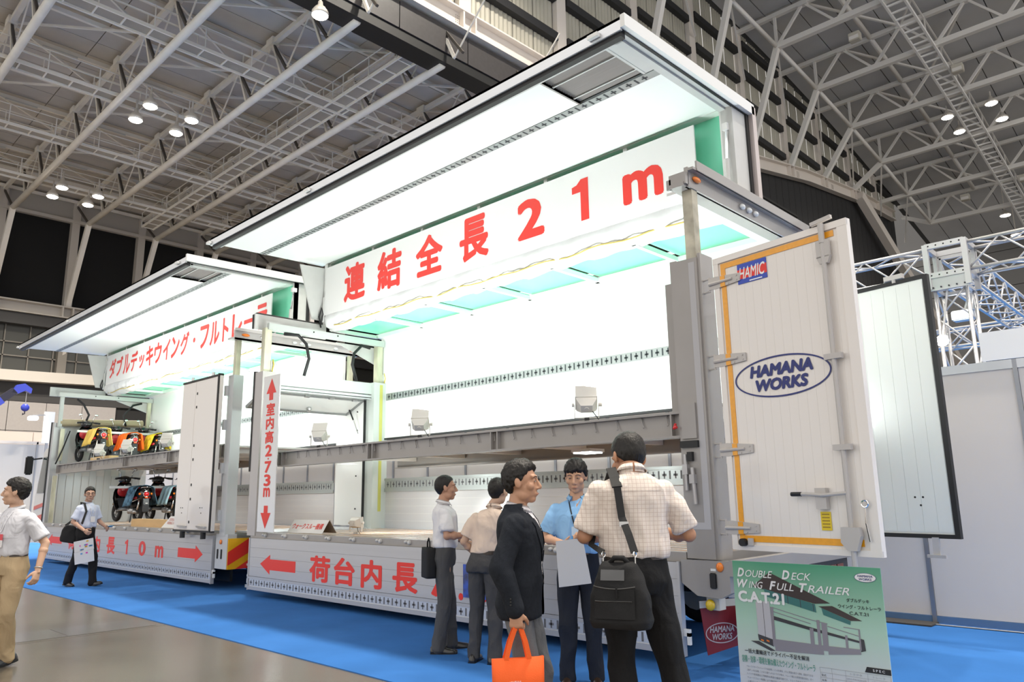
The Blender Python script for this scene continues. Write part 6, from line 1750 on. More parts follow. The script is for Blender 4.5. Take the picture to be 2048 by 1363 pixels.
# ---- bag and leaflet of the man by the truck
bg2 = thing('shoulder_bag', 'soft black shoulder bag worn by the man walking beside the truck', 'bag', (-15.75, 4.60, 0.75))
b = MB(); cc = Vector((-15.74, 4.60, 0.93)); u = (R_ * 0.95 - T_ * 0.1).normalized(); v_ = Vector((u.y, -u.x, 0))
Rc = Matrix((u, -v_, AZ)).transposed() @ Matrix.Rotation(0.15, 3, 'Y')
b.loft([[cc + Rc @ Vector((w_ * (abs(cos(a)) ** .5) * (1 if cos(a) > 0 else -1), 0.07 * (abs(sin(a)) ** .6) * (1 if sin(a) > 0 else -1), z)) for a in [2 * pi * q / 24 for q in range(24)]] for z, w_ in ((-0.15, .13), (-0.12, .15), (0.05, .145), (0.13, .115), (0.15, .08))])
me = remeshed(b, 0.012, 3); wrinkle(me, 0.012, 7, 1)
for vv in me.vertices: vv.co -= bg2.location
add_mesh('bag_body', me, BAGM, bg2)
ribbon([cc + Rc @ Vector((-0.12, 0, 0.13)), loc_pt(p2, (0.02, -0.145, 1.25)), loc_pt(p2, (0.10, -0.06, 1.455)), loc_pt(p2, (0.12, 0.05, 1.44)), loc_pt(p2, (0.135, 0.135, 1.30)), loc_pt(p2, (0.17, 0.10, 1.10)), cc + Rc @ Vector((0.12, 0, 0.12))], 0.04, 0.006, 'strap', sw_, bg2, T_, world=True)
lf2 = thing('leaflet', 'open printed leaflet held low by the man beside the truck', 'leaflet', (-15.25, 4.72, 0.4))
A0, A1, A2 = Vector((-15.36, 4.556, 0.80)), Vector((-15.09, 4.79, 0.87)), Vector((-15.40, 4.627, 0.40))
e1, e2 = (A1 - A0), (A2 - A0)
def lq(a0, a1, b0, b1, off):
    nn_ = e1.cross(e2).normalized() * -off
    return MB().add([A0 + e1 * a0 + e2 * b0 + nn_, A0 + e1 * a1 + e2 * b0 + nn_, A0 + e1 * a1 + e2 * b1 + nn_, A0 + e1 * a0 + e2 * b1 + nn_], [(0, 1, 2, 3)])
lq(0, 1, 0, 0.48, 0.0).build('upper_page', mat('leaflet_white', (0.72, 0.71, 0.71), 0.5), lf2)
lq(0, 1, 0.48, 1, 0.01).build('lower_page', mat('leaflet_white', (0.72, 0.71, 0.71), 0.5), lf2)
random.seed(3)
for i in range(14):
    a, bq = random.uniform(.2, .85), random.choice((.05, .12, .2, .28, .38, .55))
    col = random.choice(((.7, .05, .45), (.75, .45, .05), (.1, .5, .15), (.1, .3, .6)))
    lq(a, a + random.uniform(.05, .14), bq, bq + .06, 0.003 if bq < .45 else .013).xf(Matrix.Identity(4)).build('colour_block', mat('print_%d' % int(col[0] * 100 + col[1] * 10), col, 0.5), lf2)
cd_ = loc_pt(p2, (-0.20, 0.36, 1.03))
tag(MB().obox(cd_, ((1, 0, 0.2), (0, 1, 0), (-0.2, 0, 1)), (0.07, 0.04, 0.002)).build('blue_card', mat('card_cyan', (0.10, 0.50, 0.75), 0.4)), 'small light blue card in the hand of the man beside the truck', 'card')
# ================================================================== scooters (heading along -x, tail at x = 0)
SBLK = mat('scooter_black', (0.010, 0.010, 0.011), 0.12, coat=0.8)
SPLA = mat('scooter_plastic', (0.018, 0.018, 0.02), 0.45)
SGRY = mat('scooter_grey', (0.20, 0.22, 0.24), 0.3, coat=0.3)
SRED = mat('scooter_red', (0.55, 0.02, 0.03), 0.35, coat=0.4)
TAIL = mat('tail_red', (0.75, 0.01, 0.015), 0.15, coat=0.8)
ENG = mat('engine_alloy', (0.45, 0.45, 0.45), 0.35, 0.8)
def scooter():
    t = thing('scooter', '', 'scooter', (0, 0, 0))
    P = lambda nm, mb, m, sm=True, par=t: mb.build(nm, m, par, sm, world=False)
    for nm, x in (('rear_wheel', -0.34), ('front_wheel', -1.50)):
        w_ = P(nm, MB().torus((x, 0, 0.235), (0, 1, 0), 0.185, 0.05, 22, 8), mat('tyre_black', (0.015, 0.015, 0.016), 0.75))
        P('wheel_rim', MB().torus((x, 0, 0.235), (0, 1, 0), 0.125, 0.012, 18, 6).cyl((x, -0.04, 0.235), (x, 0.04, 0.235), 0.03, 8).bar((x, 0, 0.11), (x, 0, 0.36), 0.02).bar((x - 0.11, 0, 0.30), (x + 0.11, 0, 0.17), 0.02).bar((x - 0.11, 0, 0.17), (x + 0.11, 0, 0.30), 0.02), ENG, False, w_)
    def body(prof, n=16):
        return MB().loft([[(x, w_ * cos(a), zc + hh * sin(a)) for a in [2 * pi * k / n for k in range(n)]] for x, w_, hh, zc in prof])
    P('rear_body', body([(0.03, .04, .03, .66), (0.01, .10, .11, .65), (-0.10, .15, .16, .64), (-0.28, .185, .19, .61), (-0.50, .185, .20, .57), (-0.68, .15, .18, .52), (-0.80, .10, .12, .44)]), SBLK)
    P('seat', body([(-0.02, .06, .02, .78), (-0.08, .11, .035, .78), (-0.30, .14, .045, .77), (-0.55, .13, .045, .75), (-0.70, .08, .03, .74)]), mat('seat_vinyl', (0.02, 0.015, 0.012), 0.5))
    P('seat_piping', MB().tube([(-0.08, -.115, .785), (-0.30, -.143, .78), (-0.55, -.133, .76), (-0.68, -.09, .745)], 0.008, 6), SRED)
    tl = P('tail_light', MB().ell((0.035, 0, 0.64), (0.035, 0.062, 0.05), 14, 10), TAIL)
    P('reflector', MB().box(0.03, 0.055, -0.035, 0.035, 0.545, 0.575), mat('reflector_orange', (0.8, 0.09, 0.01), 0.2), False)
    P('tail_trim', MB().torus((0.02, 0, 0.64), (1, 0, 0), 0.065, 0.008, 18, 6), CHROME(), True, tl)
    P('badge_wings', MB().tube([(0.02, -0.045, 0.755), (0.03, -0.02, 0.72), (0.035, 0, 0.705), (0.03, 0.02, 0.72), (0.02, 0.045, 0.755)], 0.006, 6), CHROME())
    for s in (-1, 1):
        P('indicator', MB().ell((-0.02, s * 0.135, 0.645), (0.022, 0.026, 0.026), 10, 8), ORANGE())
        P('side_trim', MB().tube([(-0.12, s * .152, .56), (-0.35, s * .172, .55), (-0.55, s * .165, .50), (-0.66, s * .14, .44)], [(0.012, 0.03), (0.012, 0.035), (0.012, 0.03), (0.01, 0.015)], 8), SRED)
    P('rear_fender', MB().prism([(0.03, 0.54), (0.06, 0.40), (0.07, 0.24), (0.03, 0.24), (-0.02, 0.42), (-0.05, 0.54)], (0, 0.065, 0), (1, 0, 0), (0, 0, 1), 0.13), SPLA, False)
    P('plate_sticker', MB().box(0.064, 0.07, -0.025, 0.025, 0.42, 0.44), WHITE(), False)
    P('engine', MB().ell((-0.42, -0.10, 0.27), (0.10, 0.07, 0.085), 14, 10).cyl((-0.50, -0.16, 0.26), (-0.50, -0.02, 0.26), 0.065, 12).cyl((-0.30, -0.14, 0.24), (-0.30, 0.0, 0.24), 0.05, 12).box(-0.62, -0.3, -0.08, 0.04, 0.2, 0.32), ENG)
    P('air_box', MB().bbox(-0.48, -0.22, -0.15, -0.06, 0.34, 0.46, 0.02), SPLA)
    P('exhaust', MB().tube([(-0.05, 0.13, 0.30), (-0.40, 0.14, 0.24)], [0.055, 0.05], 12), SPLA)
    P('shock_absorber', MB().cyl((-0.18, -0.09, 0.28), (-0.12, -0.09, 0.50), 0.022, 8), CHROME())
    P('main_stand', MB().bar((-0.45, -0.10, 0.2), (-0.42, -0.14, 0.0), 0.02).bar((-0.45, 0.10, 0.2), (-0.42, 0.14, 0.0), 0.02), SPLA, False)
    P('footboard', MB().bbox(-1.12, -0.70, -0.16, 0.16, 0.26, 0.33, 0.02), SGRY)
    # leg shield: outer shell black, inner liner grey
    n = 9; rings = []
    sh = [(-1.08, .19, .28), (-1.16, .22, .42), (-1.20, .24, .56), (-1.20, .23, .70), (-1.18, .19, .82), (-1.15, .13, .92)]
    def shield(off, k):
        return MB().loft([[(x + off - 0.10 * cos(a) * (1 if off < 0 else .7), w_ * k * sin(a), z) for a in [-pi / 2 + pi * i / 10 for i in range(11)]] + [(x + off + 0.015 - 0.10 * cos(a) * (1 if off < 0 else .7), w_ * k * sin(a), z) for a in [pi / 2 - pi * i / 10 for i in range(11)]] for x, w_, z in sh])
    P('leg_shield', shield(-0.02, 1.0), SBLK)
    P('inner_panel', MB().loft([[(x + 0.03, w_ * .9 * sin(a), z) for a in [2 * pi * i / 4 + pi / 4 for i in range(4)]] for x, w_, z in sh[:3]]), SGRY)
    P('glove_panel', MB().ell((-1.165, -0.02, 0.72), (0.05, 0.15, 0.13), 14, 10), SRED)
    P('front_fender', MB().tube([(-1.34, 0, 0.42), (-1.45, 0, 0.50), (-1.58, 0, 0.48), (-1.68, 0, 0.40)], [(0.06, 0.02), (0.075, 0.03), (0.075, 0.03), (0.05, 0.02)], 10), SBLK)
    P('fork', MB().cyl((-1.50, -0.07, 0.24), (-1.30, -0.05, 0.62), 0.018, 8).cyl((-1.50, 0.07, 0.24), (-1.30, 0.05, 0.62), 0.018, 8), SPLA)
    P('head_cowl', MB().ell((-1.20, 0, 0.99), (0.13, 0.15, 0.10), 16, 10), SBLK)
    P('headlight', MB().ell((-1.29, 0, 0.97), (0.06, 0.085, 0.07), 12, 8), CHROME())
    hb = P('handlebar', MB().tube([(-1.03, -0.27, 1.02), (-1.13, -0.14, 1.04), (-1.13, 0.14, 1.04), (-1.03, 0.27, 1.02)], 0.018, 8), SPLA)
    for s in (-1, 1):
        P('grip', MB().cyl((-1.02, s * 0.285, 1.015), (-1.08, s * 0.18, 1.03), 0.024, 10), BLACK(), True, hb)
        P('brake_lever', MB().tube([(-1.13, s * 0.16, 1.02), (-1.14, s * 0.24, 1.005), (-1.10, s * 0.30, 1.0)], 0.008, 5), CHROME(), True, hb)
        P('mirror_stalk', MB().tube([(-1.12, s * 0.13, 1.05), (-1.14, s * 0.14, 1.15), (-1.12, s * 0.18, 1.22)], 0.010, 5), CHROME(), True, hb)
        P('mirror', MB().ell((-1.11, s * 0.20, 1.24), (0.016, 0.05, 0.035), 12, 8), CHROME(), True, hb)
    P('grab_rail', MB().tube([(-0.10, -0.115, 0.74), (-0.0, -0.10, 0.79), (0.03, 0, 0.80), (0.0, 0.10, 0.79), (-0.10, 0.115, 0.74)], 0.010, 6), CHROME())
    return t
sc0 = scooter()
SCO = [((-21.38, 6.80, 2.57), 'black scooter under a yellow towel on the truck upper deck', 'upper'),
       ((-21.30, 7.56, 2.47), 'black scooter under a plain orange towel on the truck upper deck', 'upper'),
       ((-21.30, 8.27, 2.47), 'black scooter under a patterned yellow towel on the truck upper deck', 'upper'),
       ((-18.55, 6.93, 1.02), 'black scooter with a dark blue patterned towel on the truck floor', 'lower'),
       ((-18.50, 7.70, 1.02), 'black scooter with a pale blue towel on the truck floor', 'lower'),
       ((-18.40, 8.32, 1.02), 'black scooter with a navy towel, half hidden by the folded truck door', 'lower')]
for i, (p, l, g) in enumerate(SCO):
    o = sc0 if i == 0 else copy_tree(sc0)
    o.location = p; o['label'] = l; o['group'] = 'scooters on the truck %s' % ('upper deck' if g == 'upper' else 'floor')
    o.rotation_euler = (0, 0, 0.06)
TOW = [((0.78, 0.55, 0.14), 0, 'plain yellow towel draped over a scooter seat'), ((0.85, 0.14, 0.02), 0, 'plain orange towel draped over a scooter seat'),
       ((0.75, 0.50, 0.04), 0.5, 'patterned yellow and orange towel over a scooter seat'), ((0.10, 0.19, 0.27), 0.95, 'dark blue and white patterned towel over a lower scooter'),
       ((0.42, 0.62, 0.70), 0.08, 'pale blue towel over a lower scooter'), ((0.05, 0.09, 0.16), 0.5, 'navy towel over the lower scooter beside the folded door')]
for i, ((p, l, g), (c, va, tl)) in enumerate(zip(SCO, TOW)):
    m = mat('towel_%d' % i, c, 0.95, var=va, vscale=7, bump=0.4, bscale=160, spec=0.1)
    nx, na = 16, 26; vs = []
    for a in range(nx + 1):
        x = -0.02 - 0.58 * a / nx
        for b_ in range(na + 1):
            s = -1 + 2 * b_ / na
            if abs(s) < 0.42:
                y = s / 0.42 * 0.19; z = 0.845 - 0.05 * (s / 0.42) ** 2
            else:
                k = (abs(s) - 0.42) / 0.58
                y = (0.19 + 0.10 * k + 0.02 * sin(x * 30 + i)) * (1 if s > 0 else -1); z = 0.795 - 0.40 * k - 0.04 * a / nx * k
            z += 0.012 * noise.noise(Vector((x * 9, s * 5, i * 3.1))); y += 0.02 * noise.noise(Vector((x * 10, s * 4, i * 7.7)))
            vs.append(Vector((x - 0.10 * max(0, abs(s) - .42), y, z)) + Vector(p))
    fs = [(a * (na + 1) + b_, (a + 1) * (na + 1) + b_, (a + 1) * (na + 1) + b_ + 1, a * (na + 1) + b_ + 1) for a in range(nx) for b_ in range(na)]
    g_ = MB().add(vs, fs)
    o = g_.build('towel', m, None, True)
    so_ = o.modifiers.new('thickness', 'SOLIDIFY'); so_.thickness = 0.012
    tag(o, tl, 'towel')
for z, x, nm in ((3.30, -22.0, 'upper'), (1.80, -19.2, 'lower')):
    tag(MB().box(x - 0.03, x + 0.03, YN + 0.25, YF - 0.06, z, z + 0.055).build('lashing_bar', mat('bar_white', (0.66, 0.68, 0.68), 0.35)), 'white lashing bar across the %s row of scooters' % nm, 'bar')
# ================================================================== neighbouring stands
BW = mat('booth_panel_white', (0.74, 0.68, 0.625), 0.45, var=0.02, vscale=1.0)
AP = mat('anodised_post', (0.34, 0.35, 0.38), 0.35, 0.7)
bw_ = thing('booth_partition', 'white partition wall with aluminium posts behind the trailer', 'partition', (-7, 9.85, 0))
x = -1.70; i = 0
xs = [-1.70 + 1.125 * 3 - 1.125 * k for k in range(27)]
for k, x in enumerate(xs):
    MB().box(x - 0.022, x + 0.022, 9.80, 9.86, 0.0, 2.90).build('aluminium_post', AP, bw_)
    if k + 1 < len(xs):
        x2 = xs[k + 1]
        MB().box(x2 + 0.024, x - 0.024, 9.82, 9.845, 0.09, 2.80).build('wall_panel', BW, bw_)
        MB().box(x2 + 0.022, x - 0.022, 9.80, 9.86, 2.80, 2.90).build('top_rail', mat('anodised_rail', (0.62, 0.64, 0.67), 0.3, 0.7), bw_)
        MB().box(x2 + 0.022, x - 0.022, 9.81, 9.855, 0.0, 0.085).build('skirting', mat('blue_grey_skirting', (0.10, 0.19, 0.35), 0.6), bw_)
fp_ = tag(MB().bbox(-3.42, -2.78, 9.50, 9.80, 0.008, 0.024, 0.006).build('foot_plate', mat('foot_plate_brown', (0.055, 0.05, 0.045), 0.5)), 'dark flat foot plate of the partition post on the blue carpet', 'foot plate')
cb = tag(MB().tube([(-9, 9.70, 0.016), (-3.4, 9.68, 0.016), (2, 9.70, 0.016)], [(0.03, 0.006)] * 3, 6).build('cable_cover', mat('silver_strip', (0.75, 0.77, 0.80), 0.2, 0.8)), 'silver cable cover strip along the foot of the partition', 'cable cover')

TRU = mat('truss_aluminium', (0.66, 0.65, 0.65), 0.35, 0.5)
def box_truss(p, q, label, size=0.40, group=None, r=0.025, parts=True):
    p, q = Vector(p), Vector(q); d = (q - p); L = d.length; d.normalize()
    upv = AZ if abs(d.z) < .9 else Vector((0, 1, 0))
    a = d.cross(upv).normalized(); b_ = a.cross(d).normalized(); h_ = size / 2
    t = thing('box_truss', label, 'truss', (p + q) / 2, group)
    cs = [(-h_, -h_), (h_, -h_), (h_, h_), (-h_, h_)]
    for u, v in cs:
        MB().cyl(p + a * u + b_ * v, q + a * u + b_ * v, r, 8).build('chord_tube', TRU, t, True)
    n = max(2, int(L / (size * 1.05)))
    for i in range(n):
        for k in range(4):
            (u0, v0), (u1, v1) = cs[k], cs[(k + 1) % 4]
            if i % 2: (u0, v0), (u1, v1) = (u1, v1), (u0, v0)
            MB().cyl(p + d * (L * i / n) + a * u0 + b_ * v0, p + d * (L * (i + 1) / n) + a * u1 + b_ * v1, r * 0.55, 6).build('diagonal', TRU, t, True)
    for e in (p, q):
        for k in range(4):
            (u0, v0), (u1, v1) = cs[k], cs[(k + 1) % 4]
            MB().bar(e + a * u0 + b_ * v0, e + a * u1 + b_ * v1, 0.05, 0.05).build('end_frame', TRU, t)
    return t
Z1 = 4.72
box_truss((-9.5, 12, Z1), (-2.92, 12, Z1), 'aluminium box truss over the partition left of the corner block')
box_truss((-2.42, 12, Z1), (6, 12, Z1), 'aluminium box truss running off the right picture edge')
box_truss((-2.67, 12, 0.0), (-2.67, 12, Z1 - 0.42), 'upright aluminium box truss tower behind the partition')
box_truss((-2.67, 12.25, Z1 - 0.05), (-2.67, 20, Z1 - 0.05), 'aluminium box truss running back from the corner block')
box_truss((-5.5, 17, Z1 - 0.25), (4, 17, Z1 - 0.25), 'aluminium box truss crossing farther back', 0.36)
box_truss((-6, 21, Z1 - 0.6), (5, 21, Z1 - 0.6), 'aluminium box truss crossing farthest back', 0.36)
for q in ((-16.5, 14), (-12.2, 14.4)):
    tag(MB().box(q[0] - 0.05, q[0] + 0.05, q[1] - 0.05, q[1] + 0.05, 0, 3.72).build('truss_post', AP), 'aluminium post under the truss in the gap, %s' % ('left' if q[0] < -14 else 'right'), 'post')
box_truss((-16.5, 14, 3.9), (-12.2, 14.4, 3.9), 'aluminium box truss seen through the gap between truck and trailer', 0.36)
cbk = thing('corner_block', 'square aluminium truss corner block with bolt holes', 'truss block', (-2.67, 12, Z1 - 0.25))
for sx in (-0.25, 0.25):
    for sy in (-0.25, 0.25):
        MB().box(-2.67 + sx - 0.035, -2.67 + sx + 0.035, 12 + sy - 0.035, 12 + sy + 0.035, Z1 - 0.42, Z1 + 0.25).build('corner_upright', TRU, cbk)
    for z in (Z1 - 0.22, Z1 + 0.22):
        MB().box(-2.67 + sx - 0.03, -2.67 + sx + 0.03, 11.75, 12.25, z - 0.04, z + 0.04).build('frame_bar', TRU, cbk)
for sy in (-0.25, 0.25):
    for z in (Z1 - 0.22, Z1 + 0.22):
        MB().box(-2.92, -2.42, 12 + sy - 0.03, 12 + sy + 0.03, z - 0.04, z + 0.04).build('frame_bar', TRU, cbk)
MB().box(-2.92, -2.42, 11.74, 11.76, Z1 - 0.44, Z1 - 0.26).build('web_plate', TRU, cbk)
for dx in (-0.2, -0.1, 0.0, 0.1, 0.2):
    for z in (Z1 - 0.40, Z1 - 0.22, Z1 + 0.22):
        MB().cyl((-2.67 + dx, 11.735, z), (-2.67 + dx, 11.72, z), 0.012, 6).build('bolt', DARK(), cbk)
bn = tag(MB().box(-2.25, 0.5, 11.0, 11.02, 3.08, 3.45).build('banner_panel', mat('lit_white_banner', (0.82, 0.84, 0.88), 0.5)), 'blank white fascia panel above the partition at the right edge', 'panel')
bsup = MB().box(-2.2, -2.15, 11.02, 11.06, 0, 3.4).box(0.3, 0.35, 11.02, 11.06, 0, 3.4).build('panel_post', AP, bn)
sp = thing('spot_lamp', 'very bright white stage lamp hanging beside the truss tower', 'lamp', (-2.80, 11.5, 3.52))
MB().cyl((-2.80, 11.62, 3.56), (-2.78, 11.46, 3.50), 0.06, 14, 0.085).build('lamp_body', TRU, sp, True)
MB().ell((-2.777, 11.44, 3.495), (0.078, 0.03, 0.078), 14, 8).build('lamp_lens', mat('stage_lamp_glow', (1, 1, 1), 0.4, emit=(0.8, 0.88, 1.0), estr=60.0), sp, True)
MB().tube([(-2.80, 11.60, 3.58), (-2.80, 11.72, 3.75), (-2.72, 11.82, 4.28)], 0.015, 6).build('lamp_yoke', TRU, sp)
area_light('stage_beam', (-2.777, 11.38, 3.48), (-1.0, 6.0, 0.0), 12, 0.15, (0.8, 0.88, 1.0), parent=None)
s2 = thing('spot_lamp', 'white flood lamp fixed below the farther truss', 'lamp', (-2.83, 13, 4.1))
MB().box(-2.74, -2.60, 12.95, 13.05, 4.18, 4.46).build('hook_clamp', TRU, s2)
MB().bbox(-2.98, -2.68, 12.95, 13.15, 4.04, 4.20, 0.02).build('lamp_body', WHITE(), s2)
MB().box(-2.96, -2.70, 12.93, 12.95, 4.06, 4.18).build('lamp_lens', mat('flood_glass_lit', (1, 1, 1), 0.3, emit=(0.93, 0.98, 1.0), estr=6.0), s2)
MB().bar((-2.80, 13.05, 4.2), (-2.67, 13.0, 4.50), 0.03).build('lamp_bracket', TRU, s2)
# ceiling lamps of the stand seen through the gap between truck and trailer
ln = thing('stand_ceiling', 'brown slatted stand ceiling with two round lamps between truck and trailer', 'canopy', (-22, 24, 6.4))
MB().box(-30, -18, 20, 30, 6.3, 6.4).build('canopy_board', mat('canopy_brown', (0.16, 0.11, 0.08), 0.6), ln)
for px_, py_ in ((-20.6, 20.8), (-22.4, 22.0)):
    MB().cyl((px_, py_, 6.29), (px_, py_, 6.25), 0.35, 16).build('round_lamp', mat('canopy_lamp', (1, 1, 1), 0.4, emit=(1, 0.9, 0.75), estr=8), ln)
for px_ in (-29.8, -18.2):
    MB().box(px_ - 0.1, px_ + 0.1, 20.2, 20.4, 0, 6.3).build('canopy_post', AP, ln)

# ---- stand at the far left, behind the cab
lb = thing('booth_partition', 'pale partition stand beyond the cab at the left edge', 'partition', (-38, 8, 0))
for k in range(7):
    y0 = 2.2 + k * 1.45
    MB().box(-38.05, -38.0, y0 + 0.03, y0 + 1.42, 0.0, 3.98).build('wall_panel', mat('booth_panel_cool', (0.56, 0.55, 0.545), 0.5), lb)
    MB().box(-38.08, -37.97, y0 - 0.03, y0 + 0.03, 0.0, 4.10).build('aluminium_post', AP, lb)
MB().box(-38.08, -37.97, 2.2, 12.4, 4.0, 4.12).build('top_rail', BW, lb)
lb2 = thing('booth_partition', 'taller pinkish partition behind the pale stand at the left', 'partition', (-41, 8, 0))
for k in range(6):
    MB().box(-41.1, -41.0, 2 + k * 2.0, 3.97 + k * 2.0, 0, 4.75).build('wall_panel', mat('booth_pinkish', (0.66, 0.57, 0.52), 0.5), lb2)
sgn = thing('light_box', 'upright glowing light box with a lamp arm at the left', 'light box', (-37, 9.45, 0))
MB().box(-37.1, -37.0, 9.35, 9.75, 4.0, 5.35).build('case', WHITE(), sgn)
MB().box(-36.995, -36.985, 9.36, 9.45, 4.05, 5.3).build('glow_edge', mat('lightbox_glow', (1, 1, 1), 0.5, emit=(0.95, 0.93, 1.0), estr=5), sgn)
MB().box(-37.06, -37.02, 9.5, 9.6, 0, 4.0).build('post', AP, sgn)
MB().bar((-37.0, 9.4, 5.2), (-37.0, 8.9, 5.15), 0.05).build('lamp_arm', AP, sgn)
MB().bbox(-37.15, -36.85, 8.75, 9.1, 4.95, 5.12, 0.03).build('arm_lamp', mat('flood_glass_lit', (1, 1, 1), 0.3, emit=(0.93, 0.98, 1.0), estr=6.0), sgn)
# ---- blue crane boom
cr = thing('crane_boom', 'dark blue truck crane boom with hanging hook block at the left edge', 'crane', (-45, 7, 3.0))
CB = mat('crane_blue', (0.02, 0.04, 0.42), 0.35, coat=0.4); CD = mat('crane_dark', (0.012, 0.012, 0.03), 0.4)
MB().bar((-45, 6.0, 3.6), (-45, 9.9, 7.15), 0.30, 0.36).build('boom', CD, cr)
MB().bar((-45, 9.0, 6.36), (-45, 9.35, 6.66), 0.40, 0.46).build('boom_collar', CB, cr)
MB().prism([(9.75, 7.05), (9.95, 7.45), (10.3, 7.55), (10.65, 7.3), (10.62, 7.05), (10.35, 7.18), (10.05, 7.0)], (-45.15, 0, 0), (0, 1, 0), (0, 0, 1), 0.3).build('boom_head', CB, cr)
MB().cyl((-45, 10.45, 7.1), (-45, 10.45, 6.5), 0.02, 6).build('hoist_rope', STEEL(), cr)
MB().ell((-45, 10.45, 6.32), (0.12, 0.20, 0.20), 12, 8).build('hook_block', CB, cr, True)
MB().tube([(-45, 10.45, 6.15), (-45, 10.45, 6.0), (-45, 10.36, 5.94), (-45, 10.38, 6.03)], 0.03, 6).build('hook', CD, cr)
MB().box(-45.4, -44.6, 4.4, 6.4, 0, 3.7).build('crane_base', CD, cr)

# ================================================================== poster board by the rear door
po = thing('poster_board', 'printed poster board with green heading about a double deck trailer', 'poster', (-2.2, 5.0, 0))
X0, X1, PZ0, PZ1, PYY = -2.70, -1.715, 0.02, 1.03, 5.0
PWd, PH = X1 - X0, PZ1 - PZ0
def poster_mat():
    m = mat('poster_print', (0.6, 0.7, 0.65), 0.35, coat=0.25)
    nt = m.node_tree; b_ = nt.nodes['Principled BSDF']
    tc_ = nt.nodes.new('ShaderNodeTexCoord'); sp_ = nt.nodes.new('ShaderNodeSeparateXYZ'); cr_ = nt.nodes.new('ShaderNodeValToRGB')
    nt.links.new(tc_.outputs['Generated'], sp_.inputs[0]); nt.links.new(sp_.outputs['Z'], cr_.inputs[0]); nt.links.new(cr_.outputs[0], b_.inputs['Base Color'])
    e = cr_.color_ramp.elements
    e[0].position = 0.0; e[0].color = (0.60, 0.59, 0.59, 1)
    e[1].position = 1.0; e[1].color = (0.075, 0.32, 0.19, 1)
    k = e.new(0.34); k.color = (0.60, 0.61, 0.59, 1)
    k = e.new(0.62); k.color = (0.40, 0.60, 0.47, 1)
    return m
bd = MB().box(X0, X1, PYY, PYY + 0.007, PZ0, PZ1).build('board', poster_mat(), po)
def pp(a, b_, off=0.002): return Vector((X0 + a * PWd, PYY - off, PZ1 - b_ * PWd))     # a right, b down, in board widths
pw_ = mat('poster_white', (0.80, 0.80, 0.79), 0.4); pk = mat('poster_black', (0.015, 0.015, 0.015), 0.4); pg = mat('poster_green', (0.09, 0.32, 0.22), 0.4)
def pt(body, a, b_, hh, ww, m, bold=0.0, shear=0.0, align='LEFT', off=0.004):
    return text_part('printed_line', body, m, bd, pp(a, b_, off), AX, AZ, height=hh * PWd, width=ww * PWd, bold=bold, shear=shear, align=align)
pt('D', 0.035, 0.075, 0.060, 0.052, pw_, 0.035, 0.3); pt('OUBLE', 0.095, 0.080, 0.047, 0.20, pw_, 0.004, 0.3)
pt('D', 0.36, 0.075, 0.060, 0.055, pw_, 0.035, 0.3); pt('ECK', 0.425, 0.080, 0.047, 0.135, pw_, 0.004, 0.3)
pt('W', 0.03, 0.150, 0.058, 0.080, pw_, 0.035, 0.3); pt('ING', 0.115, 0.154, 0.046, 0.105, pw_, 0.004, 0.3)
pt('F', 0.265, 0.150, 0.058, 0.050, pw_, 0.035, 0.3); pt('ULL', 0.320, 0.154, 0.046, 0.115, pw_, 0.004, 0.3)
pt('T', 0.475, 0.150, 0.058, 0.055, pw_, 0.035, 0.3); pt('RAILER', 0.53, 0.154, 0.046, 0.27, pw_, 0.004, 0.3)
pt('C.A.T.21', 0.03, 0.235, 0.075, 0.335, pw_, 0.045)
ob = MB(); n = 36
ob.add([pp(0.905 + 0.066 * cos(2 * pi * k / n), 0.062 + 0.028 * sin(2 * pi * k / n), 0.003) for k in range(n)], [tuple(range(n))]); ob.build('logo_oval', pw_, bd)
ring_ellipse(pp(0.905, 0.062, 0.004), AX, AZ, 0.066 * PWd, 0.028 * PWd, 0.002, 36).build('logo_ring', NAVY(), bd)
pt('HAMANA', 0.905, 0.053, 0.014, 0.092, NAVY(), 0.012, 0.15, 'CENTER', 0.005); pt('WORKS', 0.905, 0.072, 0.014, 0.078, NAVY(), 0.012, 0.15, 'CENTER', 0.005)
pt('ダブルデッキ', 0.845, 0.205, 0.024, 0.14, pk, 0.015, 0, 'CENTER'); pt('ウイング・フルトレーラ', 0.85, 0.245, 0.024, 0.26, pk, 0.015, 0, 'CENTER'); pt('C.A.T.21', 0.845, 0.283, 0.020, 0.115, pk, 0.01, 0, 'CENTER')
# picture of the trailer, printed flat
def ppoly(pts, m, off): MB().add([pp(a, b_, off) for a, b_ in pts], [tuple(range(len(pts)))]).build('printed_shape', m, bd)
g1 = mat('print_dark_brown', (0.055, 0.042, 0.04), 0.4); g2 = mat('print_grey', (0.26, 0.245, 0.265), 0.4); g3 = mat('print_pale', (0.50, 0.49, 0.50), 0.4); g4 = mat('print_teal', (0.05, 0.17, 0.16), 0.4); g5 = mat('print_charcoal', (0.05, 0.05, 0.055), 0.4)
ppoly([(0.14, 0.165), (0.27, 0.065), (0.67, 0.235), (0.57, 0.245)], g1, 0.0022)
ppoly([(0.22, 0.175), (0.57, 0.248), (0.575, 0.30), (0.24, 0.225)], g4, 0.0024)
ppoly([(0.59, 0.26), (0.68, 0.25), (0.86, 0.325), (0.79, 0.33)], g1, 0.0022)
ppoly([(0.61, 0.268), (0.79, 0.332), (0.785, 0.355), (0.62, 0.31)], g4, 0.0024)
for i in range(4):
    a = 0.30 + 0.085 * i
    ppoly([(a, 0.19 + i * 0.018), (a + 0.004, 0.19 + i * 0.018), (a + 0.006, 0.245 + i * 0.016), (a + 0.002, 0.245 + i * 0.016)], g5, 0.0026)
ppoly([(0.155, 0.265), (0.255, 0.255), (0.265, 0.545), (0.16, 0.495)], g3, 0.0024)
